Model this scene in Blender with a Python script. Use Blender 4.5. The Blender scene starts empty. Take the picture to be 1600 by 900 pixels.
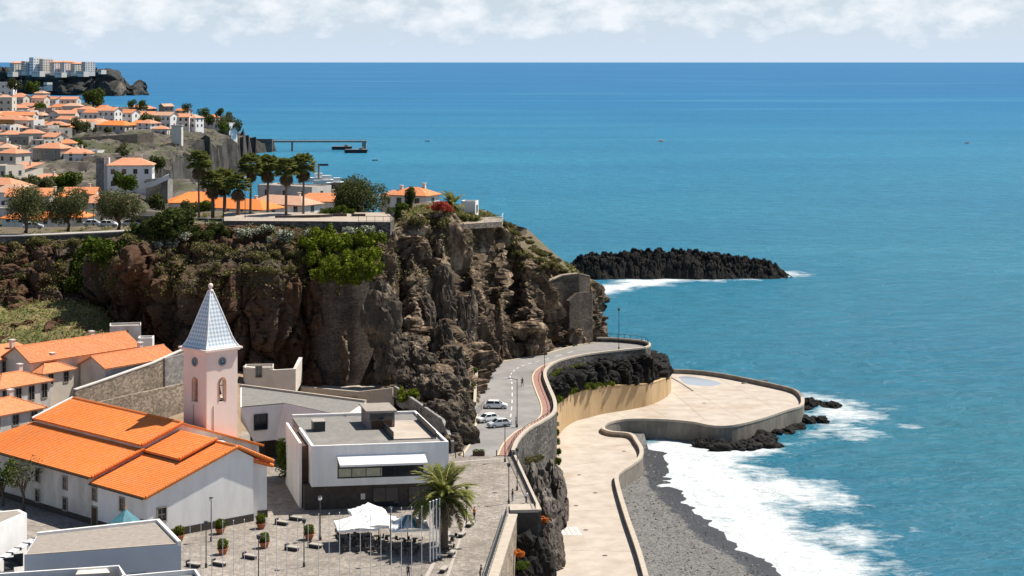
import bpy, bmesh, math, random
import numpy as np
from mathutils import Vector, Matrix
random.seed(7)
R = math.radians
# ---------------------------------------------------------------- camera / world / sun / exposure
scene = bpy.context.scene
C = scene.collection
F, H, HZ = 2800.0, 76.0, 97.0          # focal length in photo pixels, eye height over the sea (m), horizon row
cam_d = bpy.data.cameras.new('camera'); cam = bpy.data.objects.new('camera', cam_d); C.objects.link(cam)
cam.location = (0, 0, H); cam.rotation_euler = (R(90), 0, 0)
cam_d.sensor_width = 36; cam_d.lens = 36 * F / 1600.0
cam_d.shift_y = -(450 - HZ) / 1600.0
cam_d.clip_start = 1; cam_d.clip_end = 900000
scene.camera = cam
SUN_AZ = R(25); SUN_EL = R(59)         # direction TO the sun: right and behind the town
sd = Vector((math.cos(SUN_AZ) * math.cos(SUN_EL), math.sin(SUN_AZ) * math.cos(SUN_EL), math.sin(SUN_EL)))
sun_d = bpy.data.lights.new('sun', 'SUN'); sun_d.energy = 5.0; sun_d.angle = R(0.53); sun_d.color = (1.0, 0.93, 0.82)
sun = bpy.data.objects.new('sun', sun_d); C.objects.link(sun)
sun.rotation_euler = (-sd).to_track_quat('-Z', 'Y').to_euler(); sun.location = (100, 100, 300)
scene.view_settings.view_transform = 'Standard'; scene.view_settings.look = 'None'
scene.view_settings.exposure = 0.55; scene.view_settings.gamma = 1
scene.cycles.use_denoising = True; scene.cycles.max_bounces = 6; scene.cycles.diffuse_bounces = 3
scene.cycles.glossy_bounces = 2; scene.cycles.transmission_bounces = 4; scene.cycles.transparent_max_bounces = 6
scene.cycles.caustics_reflective = False; scene.cycles.caustics_refractive = False

world = bpy.data.worlds.new('World'); scene.world = world; world.use_nodes = True
wn, wl = world.node_tree.nodes, world.node_tree.links; wn.clear()
def wnode(t, **k):
    n = wn.new(t)
    for a, b in k.items(): setattr(n, a, b)
    return n
sky = wnode('ShaderNodeTexSky', sky_type='NISHITA', sun_disc=False, sun_elevation=SUN_EL, sun_rotation=R(90) - SUN_AZ,
            air_density=1.0, dust_density=0.6, ozone_density=2.0, altitude=50)
tc = wnode('ShaderNodeTexCoord'); sx = wnode('ShaderNodeSeparateXYZ'); wl.new(tc.outputs['Generated'], sx.inputs[0])
mp = wnode('ShaderNodeMapping'); mp.inputs['Scale'].default_value = (42, 42, 80); mp.inputs['Location'].default_value = (3.1, 8.4, 0.3)
wl.new(tc.outputs['Generated'], mp.inputs[0])
cn = wnode('ShaderNodeTexNoise'); cn.inputs['Scale'].default_value = 1; cn.inputs['Detail'].default_value = 9; cn.inputs['Roughness'].default_value = .58
wl.new(mp.outputs[0], cn.inputs['Vector'])
# cumulus over the sea: bases about half a degree up, thinning towards the zenith
band = wnode('ShaderNodeValToRGB'); cr = band.color_ramp
cr.elements[0].position = .003; cr.elements[0].color = (0, 0, 0, 1)
e = cr.elements.new(.022); e.color = (.95, .95, .95, 1)
e = cr.elements.new(.10); e.color = (.95, .95, .95, 1)
cr.elements[-1].position = .5; cr.elements[-1].color = (.2, .2, .2, 1)
wl.new(sx.outputs['Z'], band.inputs[0])
ad = wnode('ShaderNodeMath', operation='MULTIPLY_ADD'); wl.new(band.outputs[0], ad.inputs[0]); ad.inputs[1].default_value = .36; wl.new(cn.outputs['Fac'], ad.inputs[2])
ramp = wnode('ShaderNodeValToRGB'); ramp.color_ramp.elements[0].position = .74; ramp.color_ramp.elements[1].position = 1.0
wl.new(ad.outputs[0], ramp.inputs[0])
hazef = wnode('ShaderNodeMapRange'); hazef.inputs['From Min'].default_value = 0; hazef.inputs['From Max'].default_value = .12
hazef.inputs['To Min'].default_value = .9; hazef.inputs['To Max'].default_value = 0; wl.new(sx.outputs['Z'], hazef.inputs[0])
m0 = wnode('ShaderNodeMix', data_type='RGBA'); wl.new(hazef.outputs[0], m0.inputs[0]); wl.new(sky.outputs[0], m0.inputs[6]); m0.inputs[7].default_value = (7.4, 8.9, 10.8, 1)
mx = wnode('ShaderNodeMix', data_type='RGBA'); cf_ = wnode('ShaderNodeMath', operation='MULTIPLY'); cf_.inputs[1].default_value = .72; wl.new(ramp.outputs[0], cf_.inputs[0]); wl.new(cf_.outputs[0], mx.inputs[0]); wl.new(m0.outputs[2], mx.inputs[6]); mx.inputs[7].default_value = (11.0, 11.3, 11.7, 1)
bg = wnode('ShaderNodeBackground'); bg.inputs['Strength'].default_value = .062; wl.new(mx.outputs[2], bg.inputs[0])
wo = wnode('ShaderNodeOutputWorld'); wl.new(bg.outputs[0], wo.inputs[0])

# ---------------------------------------------------------------- survey: photo measurement -> world metres
def P(px, py, z):                      # a measured point whose height over the sea is known
    Y = F * (H - z) / (py - HZ); return Vector(((px - 800) * Y / F, Y, z))
def PD(px, py, Y):                     # a measured point whose distance is known
    return Vector(((px - 800) * Y / F, Y, H - (py - HZ) * Y / F))
# ---------------------------------------------------------------- numpy noise
def _h(i, j, k, s):
    n = (i.astype(np.int64) * 374761393 + j.astype(np.int64) * 668265263 + k.astype(np.int64) * 2147483647 + s * 144665)
    n = (n ^ (n >> 13)) * 1274126177; n = n ^ (n >> 16)
    return (n & 0xFFFFFF) / float(0xFFFFFF)
def vn(x, y, z=None, s=0):
    x = np.asarray(x, float); y = np.asarray(y, float); z = np.zeros_like(x) if z is None else np.asarray(z, float)
    i, j, k = np.floor(x), np.floor(y), np.floor(z); u, v, w = x - i, y - j, z - k
    u, v, w = u*u*(3-2*u), v*v*(3-2*v), w*w*(3-2*w); r = 0
    for a in (0, 1):
        for b in (0, 1):
            for c in (0, 1):
                r = r + _h(i+a, j+b, k+c, s) * (u if a else 1-u) * (v if b else 1-v) * (w if c else 1-w)
    return r
def fbm(x, y, z=None, o=4, s=0, g=.5):
    z = np.zeros_like(np.asarray(x, float)) if z is None else z
    r = 0; a = 1; t = 0
    for q in range(o):
        r = r + a * vn(x * 2**q + 7.3*q, y * 2**q + 3.1*q, z * 2**q, s + q); t += a; a *= g
    return r / t
def ridged(x, y, z=None, o=4, s=0):
    z = np.zeros_like(np.asarray(x, float)) if z is None else z
    r = 0; a = 1; t = 0
    for q in range(o):
        r = r + a * (1 - np.abs(2 * vn(x*2**q + 5.7*q, y*2**q + 1.9*q, z*2**q, s + q) - 1)); t += a; a *= .5
    return r / t
def cells(x, y, z, s=0):               # worley: distance to nearest and second nearest, id of nearest
    i, j, k = np.floor(x), np.floor(y), np.floor(z); d1 = np.full(x.shape, 9.); d2 = np.full(x.shape, 9.); idn = np.zeros(x.shape)
    for a in (-1, 0, 1):
        for b in (-1, 0, 1):
            for c in (-1, 0, 1):
                ii, jj, kk = i+a, j+b, k+c
                d = (ii + _h(ii, jj, kk, s) - x)**2 + (jj + _h(ii, jj, kk, s+1) - y)**2 + (kk + _h(ii, jj, kk, s+2) - z)**2
                m = d < d1; d2 = np.where(m, d1, np.minimum(d2, d)); idn = np.where(m, _h(ii, jj, kk, s+3), idn); d1 = np.where(m, d, d1)
    return np.sqrt(d1), np.sqrt(d2), idn
# ---------------------------------------------------------------- objects
def tag(o, label=None, cat=None, group=None, kind=None):
    for k, v in (('label', label), ('category', cat), ('group', group), ('kind', kind)):
        if v: o[k] = v
    return o
def empty(name, loc=(0, 0, 0), rz=0, label=None, cat=None, group=None):
    o = bpy.data.objects.new(name, None); C.objects.link(o); o.location = loc; o.rotation_euler = (0, 0, rz)
    return tag(o, label, cat, group)
def link(name, me, parent=None, loc=None, rz=None):
    o = bpy.data.objects.new(name, me); C.objects.link(o)
    if parent: o.parent = parent
    if loc is not None: o.location = loc
    if rz is not None: o.rotation_euler = (0, 0, rz)
    return o
def copy_tree(o, parent=None):
    c = o.copy(); C.objects.link(c); c.parent = parent
    for ch in o.children: copy_tree(ch, c)
    return c
def np_mesh(name, v, f, mats, smooth=False, attrs=None):
    me = bpy.data.meshes.new(name); v = np.asarray(v, np.float32); f = np.asarray(f, np.int32)
    me.vertices.add(len(v)); me.vertices.foreach_set('co', v.ravel())
    k = f.shape[1]; me.loops.add(f.size); me.loops.foreach_set('vertex_index', f.ravel())
    me.polygons.add(len(f)); me.polygons.foreach_set('loop_start', np.arange(0, f.size, k, dtype=np.int32))
    me.polygons.foreach_set('loop_total', np.full(len(f), k, np.int32))
    me.polygons.foreach_set('use_smooth', np.full(len(f), bool(smooth)))
    for m in (mats if isinstance(mats, (list, tuple)) else [mats]): me.materials.append(m)
    for an, av in (attrs or {}).items():
        at = me.attributes.new(an, 'FLOAT', 'POINT'); at.data.foreach_set('value', np.asarray(av, np.float32).ravel())
    me.update(calc_edges=True); return me
def grid_faces(nu, nv):                # nu x nv vertices, index = i*nv + j
    i, j = np.meshgrid(np.arange(nu-1), np.arange(nv-1), indexing='ij'); a = (i*nv + j).ravel()
    return np.stack([a, a+nv, a+nv+1, a+1], 1)
class MB:                              # collects shapes for ONE mesh
    def __init__(s): s.v = []; s.f = []; s.m = []; s.mi = 0
    def mat(s, i): s.mi = i; return s
    def add(s, vs, fs):
        b = len(s.v); s.v += [tuple(p) for p in vs]
        for f in fs: s.f.append([b + i for i in f]); s.m.append(s.mi)
        return s
    def poly(s, pts): return s.add(pts, [list(range(len(pts)))])
    def box(s, x0, x1, y0, y1, z0, z1, M=None):
        vs = [Vector(p) for p in ((x0,y0,z0),(x1,y0,z0),(x1,y1,z0),(x0,y1,z0),(x0,y0,z1),(x1,y0,z1),(x1,y1,z1),(x0,y1,z1))]
        if M: vs = [M @ p for p in vs]
        return s.add(vs, [[3,2,1,0],[4,5,6,7],[0,1,5,4],[1,2,6,5],[2,3,7,6],[3,0,4,7]])
    def prism(s, pts, z0, z1):         # pts: ccw plan outline; z0 / z1 numbers or lists
        n = len(pts); a = z0 if hasattr(z0, '__len__') else [z0]*n; b = z1 if hasattr(z1, '__len__') else [z1]*n
        vs = [(p[0], p[1], a[i]) for i, p in enumerate(pts)] + [(p[0], p[1], b[i]) for i, p in enumerate(pts)]
        return s.add(vs, [list(range(n))[::-1], list(range(n, 2*n))] + [[i, (i+1) % n, n + (i+1) % n, n + i] for i in range(n)])
    def slab(s, top, th):              # a thick sheet under a planar outline of 3-D points
        n = len(top); t = [Vector(p) for p in top]; b = [p - Vector((0, 0, th)) for p in t]
        return s.add(t + b, [list(range(n)), list(range(n, 2*n))[::-1]] + [[i, n+i, n+(i+1) % n, (i+1) % n] for i in range(n)])
    def tube(s, p0, p1, r0, r1=None, n=8, caps=True):
        r1 = r0 if r1 is None else r1; p0, p1 = Vector(p0), Vector(p1); d = (p1 - p0).normalized()
        u = d.orthogonal().normalized(); w = d.cross(u); vs = []
        for p, r in ((p0, r0), (p1, r1)):
            for i in range(n): a = 2*math.pi*i/n; vs.append(p + (u*math.cos(a) + w*math.sin(a))*r)
        fs = [[i, (i+1) % n, n+(i+1) % n, n+i] for i in range(n)]
        if caps: fs += [list(range(n))[::-1], list(range(n, 2*n))]
        return s.add(vs, fs)
    def path(s, pts, r, n=6):          # a bent tube
        pts = [Vector(p) for p in pts]; k = len(pts); rr = r if hasattr(r, '__len__') else [r]*k; vs = []
        for q, p in enumerate(pts):
            d = (pts[min(q+1, k-1)] - pts[max(q-1, 0)]).normalized(); u = Vector((0, 0, 1)).cross(d)
            u = u.normalized() if u.length > .05 else Vector((1, 0, 0)); w = d.cross(u)
            for i in range(n): a = 2*math.pi*i/n; vs.append(p + (u*math.cos(a) + w*math.sin(a))*rr[q])
        fs = [[q*n+i, q*n+(i+1) % n, (q+1)*n+(i+1) % n, (q+1)*n+i] for q in range(k-1) for i in range(n)]
        return s.add(vs, fs + [list(range(n))[::-1], [(k-1)*n+i for i in range(n)]])
    def lathe(s, prof, n=16, c=(0, 0, 0)):
        vs = []; k = len(prof)
        for r, z in prof:
            for i in range(n): a = 2*math.pi*i/n; vs.append((c[0]+r*math.cos(a), c[1]+r*math.sin(a), c[2]+z))
        fs = [[q*n+i, q*n+(i+1) % n, (q+1)*n+(i+1) % n, (q+1)*n+i] for q in range(k-1) for i in range(n)]
        return s.add(vs, fs + [list(range(n))[::-1], [(k-1)*n+i for i in range(n)]])
    def strip(s, pts, w0, w1, z0, z1):  # a wall/kerb swept along a plan line between offsets w0..w1 (left positive); z0/z1 numbers or lists
        n = len(pts); q = [Vector((p[0], p[1])) for p in pts]; a = z0 if hasattr(z0, '__len__') else [z0]*n; b = z1 if hasattr(z1, '__len__') else [z1]*n
        vs = []
        for i in range(n):
            t = (q[min(i+1, n-1)] - q[max(i-1, 0)]).normalized(); nn = Vector((-t.y, t.x)); l = q[i] + nn*w0; r = q[i] + nn*w1
            vs += [(l.x, l.y, a[i]), (r.x, r.y, a[i]), (r.x, r.y, b[i]), (l.x, l.y, b[i])]
        fs = [[0, 1, 2, 3], [4*(n-1)+3, 4*(n-1)+2, 4*(n-1)+1, 4*(n-1)]]
        for i in range(n-1):
            o = 4*i
            for k in range(4): fs.append([o+k, o+4+k, o+4+(k+1) % 4, o+(k+1) % 4])
        return s.add(vs, fs)
    def mesh(s, name, mats, smooth=False, bevel=0):
        me = bpy.data.meshes.new(name); me.from_pydata(s.v, [], s.f)
        for m in (mats if isinstance(mats, (list, tuple)) else [mats]): me.materials.append(m)
        me.polygons.foreach_set('material_index', s.m)
        if smooth: me.polygons.foreach_set('use_smooth', [True]*len(s.f))
        bm = bmesh.new(); bm.from_mesh(me); bmesh.ops.recalc_face_normals(bm, faces=bm.faces)
        if bevel: bmesh.ops.bevel(bm, geom=list(bm.edges), offset=bevel, segments=2, affect='EDGES', profile=.6)
        bm.to_mesh(me); bm.free(); me.update(); return me
    def build(s, name, mats, parent=None, smooth=False, bevel=0, loc=None, rz=None):
        return link(name, s.mesh(name, mats, smooth, bevel), parent, loc, rz)
def smooth_path(pts, k=6):             # Catmull-Rom through points
    pts = [Vector(p) for p in pts]; out = []
    for i in range(len(pts)-1):
        a, b, c, d = pts[max(i-1, 0)], pts[i], pts[i+1], pts[min(i+2, len(pts)-1)]
        for q in range(k):
            t = q/k; out.append(.5*((2*b) + (c-a)*t + (2*a-5*b+4*c-d)*t*t + (3*b-a-3*c+d)*t**3))
    return out + [pts[-1]]
# ---------------------------------------------------------------- materials
def mat(name, c1, c2=None, scale=1., bump=.0, rough=.85, bscale=None, detail=6, stretch=(1, 1, 1), spec=.3, metal=0, mid=(.35, .65), dist=.05, c3=None, s3=None, m3=(.55, .7), island=0):
    m = bpy.data.materials.new(name); m.use_nodes = True; n, l = m.node_tree.nodes, m.node_tree.links
    b = n['Principled BSDF']; b.inputs['Roughness'].default_value = rough; b.inputs['Specular IOR Level'].default_value = spec; b.inputs['Metallic'].default_value = metal
    c1 = tuple(c1) + (1,); b.inputs['Base Color'].default_value = c1; out = None
    if c2 is not None or bump:
        g = n.new('ShaderNodeNewGeometry'); mp_ = n.new('ShaderNodeMapping'); mp_.inputs['Scale'].default_value = stretch; l.new(g.outputs['Position'], mp_.inputs[0])
    if c2 is not None:
        t = n.new('ShaderNodeTexNoise'); t.inputs['Scale'].default_value = scale; t.inputs['Detail'].default_value = detail; t.inputs['Roughness'].default_value = .62
        l.new(mp_.outputs[0], t.inputs['Vector'])
        r = n.new('ShaderNodeValToRGB'); r.color_ramp.elements[0].position = mid[0]; r.color_ramp.elements[1].position = mid[1]
        r.color_ramp.elements[0].color = c1; r.color_ramp.elements[1].color = tuple(c2) + (1,); l.new(t.outputs['Fac'], r.inputs[0]); out = r.outputs[0]
        if c3 is not None:
            t3 = n.new('ShaderNodeTexNoise'); t3.inputs['Scale'].default_value = s3; t3.inputs['Detail'].default_value = 5; l.new(mp_.outputs[0], t3.inputs['Vector'])
            r3 = n.new('ShaderNodeValToRGB'); r3.color_ramp.elements[0].position = m3[0]; r3.color_ramp.elements[1].position = m3[1]; l.new(t3.outputs['Fac'], r3.inputs[0])
            x = n.new('ShaderNodeMix'); x.data_type = 'RGBA'; l.new(r3.outputs[0], x.inputs[0]); l.new(out, x.inputs[6]); x.inputs[7].default_value = tuple(c3) + (1,); out = x.outputs[2]
    if island:
        g2 = n.new('ShaderNodeNewGeometry'); h = n.new('ShaderNodeHueSaturation'); mr = n.new('ShaderNodeMapRange')
        mr.inputs['To Min'].default_value = 1-island; mr.inputs['To Max'].default_value = 1+island; l.new(g2.outputs['Random Per Island'], mr.inputs[0]); l.new(mr.outputs[0], h.inputs['Value'])
        if out: l.new(out, h.inputs['Color'])
        else: h.inputs['Color'].default_value = c1
        out = h.outputs[0]
    if out: l.new(out, b.inputs['Base Color'])
    if bump:
        t2 = n.new('ShaderNodeTexNoise'); t2.inputs['Scale'].default_value = bscale or scale*3; t2.inputs['Detail'].default_value = 6; l.new(mp_.outputs[0], t2.inputs['Vector'])
        bp = n.new('ShaderNodeBump'); bp.inputs['Strength'].default_value = bump; bp.inputs['Distance'].default_value = dist; l.new(t2.outputs['Fac'], bp.inputs['Height']); l.new(bp.outputs[0], b.inputs['Normal'])
    return m
def stone_mat(name, stone, mortar, scale, var=.35, bump=.6, stretch=(1, 1, 1.3), joint=.05, c2=None):
    m = bpy.data.materials.new(name); m.use_nodes = True; n, l = m.node_tree.nodes, m.node_tree.links
    b = n['Principled BSDF']; b.inputs['Roughness'].default_value = .9; b.inputs['Specular IOR Level'].default_value = .2
    g = n.new('ShaderNodeNewGeometry'); mp_ = n.new('ShaderNodeMapping'); mp_.inputs['Scale'].default_value = stretch; l.new(g.outputs['Position'], mp_.inputs[0])
    v = n.new('ShaderNodeTexVoronoi'); v.inputs['Scale'].default_value = scale; l.new(mp_.outputs[0], v.inputs['Vector'])
    e = n.new('ShaderNodeTexVoronoi'); e.feature = 'DISTANCE_TO_EDGE'; e.inputs['Scale'].default_value = scale; l.new(mp_.outputs[0], e.inputs['Vector'])
    s = n.new('ShaderNodeSeparateColor'); l.new(v.outputs['Color'], s.inputs[0])
    mr = n.new('ShaderNodeMapRange'); mr.inputs['To Min'].default_value = 1-var; mr.inputs['To Max'].default_value = 1+var; l.new(s.outputs[0], mr.inputs[0])
    big = n.new('ShaderNodeTexNoise'); big.inputs['Scale'].default_value = .25; big.inputs['Detail'].default_value = 5; l.new(mp_.outputs[0], big.inputs['Vector'])
    cr_ = n.new('ShaderNodeValToRGB'); cr_.color_ramp.elements[0].position = .35; cr_.color_ramp.elements[1].position = .65
    cr_.color_ramp.elements[0].color = tuple(stone)+(1,); cr_.color_ramp.elements[1].color = tuple(c2 or [q*1.4 for q in stone])+(1,); l.new(big.outputs['Fac'], cr_.inputs[0])
    h = n.new('ShaderNodeHueSaturation'); l.new(cr_.outputs[0], h.inputs['Color']); l.new(mr.outputs[0], h.inputs['Value'])
    jr = n.new('ShaderNodeMapRange'); jr.inputs['From Max'].default_value = joint; l.new(e.outputs['Distance'], jr.inputs[0])
    x = n.new('ShaderNodeMix'); x.data_type = 'RGBA'; l.new(jr.outputs[0], x.inputs[0]); x.inputs[6].default_value = tuple(mortar)+(1,); l.new(h.outputs[0], x.inputs[7]); l.new(x.outputs[2], b.inputs['Base Color'])
    bp = n.new('ShaderNodeBump'); bp.inputs['Strength'].default_value = bump; bp.inputs['Distance'].default_value = .08; l.new(jr.outputs[0], bp.inputs['Height']); l.new(bp.outputs[0], b.inputs['Normal'])
    return m
def tile_mat(name, c1, c2, c3):        # clay barrel tiles: colour by tile, courses and columns from the mesh UV (metres)
    m = bpy.data.materials.new(name); m.use_nodes = True; n, l = m.node_tree.nodes, m.node_tree.links
    b = n['Principled BSDF']; b.inputs['Roughness'].default_value = .8; b.inputs['Specular IOR Level'].default_value = .25
    uv = n.new('ShaderNodeUVMap'); br = n.new('ShaderNodeTexBrick'); l.new(uv.outputs[0], br.inputs['Vector'])
    br.inputs['Scale'].default_value = 1; br.inputs['Brick Width'].default_value = .24; br.inputs['Row Height'].default_value = .36; br.offset = 0
    br.inputs['Mortar Size'].default_value = .02; br.inputs['Color1'].default_value = tuple(c1)+(1,); br.inputs['Color2'].default_value = tuple(c2)+(1,); br.inputs['Mortar'].default_value = tuple(q*.7 for q in c1)+(1,)
    g = n.new('ShaderNodeNewGeometry'); t = n.new('ShaderNodeTexNoise'); t.inputs['Scale'].default_value = .5; t.inputs['Detail'].default_value = 8; t.inputs['Roughness'].default_value = .7; l.new(g.outputs['Position'], t.inputs['Vector'])
    r = n.new('ShaderNodeValToRGB'); r.color_ramp.elements[0].position = .46; r.color_ramp.elements[1].position = .70; l.new(t.outputs['Fac'], r.inputs[0])
    x = n.new('ShaderNodeMix'); x.data_type = 'RGBA'; mu = n.new('ShaderNodeMath'); mu.operation = 'MULTIPLY'; mu.inputs[1].default_value = .6; l.new(r.outputs[0], mu.inputs[0]); l.new(mu.outputs[0], x.inputs[0])
    l.new(br.outputs['Color'], x.inputs[6]); x.inputs[7].default_value = tuple(c3)+(1,); l.new(x.outputs[2], b.inputs['Base Color'])
    return m
M = {}
M['asphalt'] = mat('asphalt', (.20, .19, .185), (.265, .255, .245), .25, .2, .9, 8, c3=(.19, .185, .18), s3=.08)
M['paving'] = stone_mat('plaza_cobbles', (.215, .19, .165), (.14, .125, .11), 2.0, .22, .35, (1, 1, 1), .05, (.30, .268, .235))
M['paving_light'] = mat('pale_paving', (.34, .31, .275), (.40, .365, .325), 1.5, .1)
M['red_paving'] = mat('red_paving', (.27, .15, .125), (.34, .20, .165), 2, .1)
M['kerb'] = mat('kerb_stone', (.50, .42, .28), (.58, .50, .36), 2, .2)
M['concrete_beige'] = mat('promenade_concrete', (.35, .30, .25), (.47, .415, .355), .3, .12, .85, 3, c3=(.32, .235, .17), s3=.11, m3=(.56, .80), mid=(.28, .66))
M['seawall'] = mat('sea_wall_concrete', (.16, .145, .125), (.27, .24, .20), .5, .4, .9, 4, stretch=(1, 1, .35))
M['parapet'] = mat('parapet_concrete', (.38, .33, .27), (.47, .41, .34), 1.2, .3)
M['tanwall'] = mat('tan_stained_wall', (.40, .27, .14), (.52, .38, .22), .35, .4, .9, 3, stretch=(1, 1, .22), c3=(.12, .075, .04), s3=.12, m3=(.60, .72))
M['basalt_wall'] = stone_mat('basalt_masonry', (.062, .057, .053), (.10, .093, .086), 1.9, .55, .7, (1, 1, 1.4), .05, (.14, .13, .12))
M['rough_wall'] = stone_mat('rubble_wall', (.25, .205, .16), (.20, .165, .13), 2.2, .4, .7, (1, 1, 1.4), .05)
M['grey_wall'] = stone_mat('grey_masonry', (.20, .19, .18), (.26, .25, .24), 1.6, .3, .5, (1, 1, 1.4), .05)
M['white'] = mat('white_render', (.79, .785, .77), (.66, .65, .635), .7, .15, .85, 6, stretch=(1, 1, .22), mid=(.42, .75))
M['bluewhite'] = mat('blue_grey_render', (.46, .52, .60), (.42, .48, .56), .4, .1)
M['bastion_wall'] = stone_mat('old_bastion_masonry', (.060, .048, .040), (.075, .062, .052), 2.6, .45, .6, (1, 1, 1.5), .04, (.11, .09, .072))
M['cream'] = mat('cream_render', (.66, .60, .52), (.56, .51, .44), .5, .2, .9, 6)
M['oldwhite'] = mat('weathered_white_render', (.66, .63, .59), (.48, .45, .41), .6, .3, .9, 5, stretch=(1, 1, .4))
M['grey_render'] = mat('grey_render', (.34, .31, .28), (.26, .24, .22), .6, .3)
M['pink'] = mat('pale_pink_render', (.81, .675, .60), (.74, .61, .54), .4, .2, .9, 5, stretch=(1, 1, .4))
M['ochre'] = mat('ochre_render', (.62, .30, .12), (.55, .26, .10), .8, .1)
M['trim'] = mat('stone_trim', (.27, .23, .19), (.36, .31, .26), 3, .2)
M['glass'] = mat('dark_glass', (.015, .02, .028), rough=.08, spec=.6)
M['dark'] = mat('dark_metal', (.02, .022, .026), rough=.45, spec=.4)
M['darkstone'] = mat('dark_cladding', (.050, .042, .036), (.075, .062, .052), 1.5, .3)
M['gravel_roof'] = mat('gravel_roof', (.17, .165, .155), (.225, .215, .20), 1.4, .3, .95, 14, c3=(.27, .25, .23), s3=.16, m3=(.55, .75))
M['gravel_roof2'] = mat('brown_gravel_roof', (.25, .22, .19), (.32, .285, .25), 1.4, .3, .95, 14)
M['wood'] = mat('dark_wood', (.07, .04, .025), (.10, .06, .04), 4, .2)
M['tile'] = tile_mat('orange_roof_tiles', (.72, .19, .038), (.84, .265, .065), (.46, .21, .10))
M['tile_old'] = tile_mat('weathered_roof_tiles', (.56, .19, .075), (.70, .29, .13), (.42, .22, .13))
M['tile_far'] = tile_mat('salmon_roof_tiles', (.54, .22, .115), (.64, .30, .18), (.52, .33, .24))
M['tile_pale'] = tile_mat('pale_roof_tiles', (.50, .28, .18), (.58, .36, .25), (.50, .38, .30))
M['steel'] = mat('pale_painted_steel', (.62, .64, .66), rough=.4, spec=.5)
M['lampmetal'] = mat('dark_grey_lamp_paint', (.045, .05, .055), rough=.5)
M['carwhite'] = mat('white_car_paint', (.78, .79, .80), rough=.25, spec=.6)
M['carsilver'] = mat('silver_car_paint', (.55, .58, .62), rough=.25, spec=.6)
M['rubber'] = mat('black_rubber', (.015, .015, .015), rough=.9)
M['whitefab'] = mat('white_fabric', (.82, .82, .80), (.76, .76, .75), 1.5, .1)
M['terracotta'] = mat('terracotta', (.42, .15, .07), (.34, .12, .06), 3, .2)
M['bark'] = mat('bark', (.10, .075, .055), (.16, .125, .095), 3, .6, stretch=(1, 1, .3))
M['palmtrunk'] = mat('palm_trunk', (.12, .085, .06), (.19, .14, .10), 5, .6, stretch=(1, 1, 3))
M['soil'] = mat('dry_earth', (.20, .14, .09), (.28, .21, .14), .3, .4)
# ================================================================= the setting: sea, beach, terrain, cliffs
def seg_dist(x, y, pts):               # distance of points to a polyline
    d = np.full(x.shape, 1e9)
    for (ax, ay), (bx, by) in zip(pts[:-1], pts[1:]):
        vx, vy = bx-ax, by-ay; t = np.clip(((x-ax)*vx + (y-ay)*vy) / (vx*vx+vy*vy+1e-9), 0, 1)
        d = np.minimum(d, np.hypot(x-ax-t*vx, y-ay-t*vy))
    return d
def inside(x, y, pts):
    r = np.zeros(x.shape, bool); n = len(pts)
    for i in range(n):
        (ax, ay), (bx, by) = pts[i], pts[(i+1) % n]
        c = ((ay > y) != (by > y)) & (x < (bx-ax)*(y-ay)/((by-ay) if by != ay else 1e-9) + ax); r ^= c
    return r
def xy(l, z): return [tuple(P(a, b, z)[:2]) for a, b in l]
waterline = xy([(1048, 696), (1040, 718), (1050, 760), (1085, 795), (1130, 838), (1155, 856), (1195, 880), (1225, 905), (1300, 960)], 0)
surf1 = xy([(1040, 694), (1130, 690), (1235, 690), (1262, 655), (1255, 625), (1262, 618), (1310, 628), (1360, 645), (1372, 664), (1330, 682), (1270, 690), (1225, 712), (1180, 728),
            (1215, 745), (1290, 752), (1340, 775), (1352, 792), (1290, 802), (1262, 812), (1330, 815), (1362, 828), (1330, 850), (1372, 862), (1425, 885), (1450, 920), (1200, 960), (1030, 760)], 0)
surf2 = xy([(905, 448), (960, 436), (1060, 431), (1120, 434), (1235, 424), (1268, 430), (1215, 437), (1090, 440), (1035, 448), (985, 456), (955, 466), (905, 470)], 0)
X = np.concatenate([-np.geomspace(350000, 40, 40), np.arange(-30, 5, 5.), np.arange(5, 150, .55), np.geomspace(150, 350000, 45)])
Yv = np.concatenate([np.arange(120, 245, 5.), np.arange(245, 480, .6), np.arange(480, 680, 1.2), np.geomspace(682, 420000, 90)])
gx, gy = np.meshgrid(X, Yv, indexing='ij')
def foam_of(poly, soft):
    i = inside(gx, gy, poly); d = seg_dist(gx, gy, poly + poly[:1]); return np.where(i, d, -d) / soft
wob = (fbm(gx/7, gy/11, o=4, s=3)-.5)
f1 = np.clip(.36 + foam_of(surf1, 22) + wob*1.1 + np.clip(.45 - seg_dist(gx, gy, waterline)/30, 0, 1), 0, 1); f2 = np.clip(.22 + foam_of(surf2, 16) + wob*1.0, 0, 1)
near = np.clip(1 - seg_dist(gx, gy, waterline)/5, 0, 1)
gz = np.where((gx > 5) & (gx < 150) & (gy < 470), (fbm(gx/6, gy/9, o=4, s=9)-.5)*.9*(1 - near), 0) * np.clip((gx-5)/10, 0, 1)
gz = gz + f1*.35*(fbm(gx/1.7, gy/1.7, o=2, s=5)-.3)*(1-near)
me = np_mesh('sea', np.stack([gx, gy, gz], -1).reshape(-1, 3), grid_faces(len(X), len(Yv)), [None], True, {'foam': np.maximum(f1, f2)})
m = bpy.data.materials.new('sea_water'); m.use_nodes = True; n, l = m.node_tree.nodes, m.node_tree.links; b = n['Principled BSDF']
g = n.new('ShaderNodeNewGeometry')
def nz(scale, stretch, det=6, rough=.6):
    mp_ = n.new('ShaderNodeMapping'); mp_.inputs['Scale'].default_value = stretch; l.new(g.outputs['Position'], mp_.inputs[0])
    t = n.new('ShaderNodeTexNoise'); t.inputs['Scale'].default_value = scale; t.inputs['Detail'].default_value = det; t.inputs['Roughness'].default_value = rough; l.new(mp_.outputs[0], t.inputs['Vector']); return t.outputs['Fac']
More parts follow.
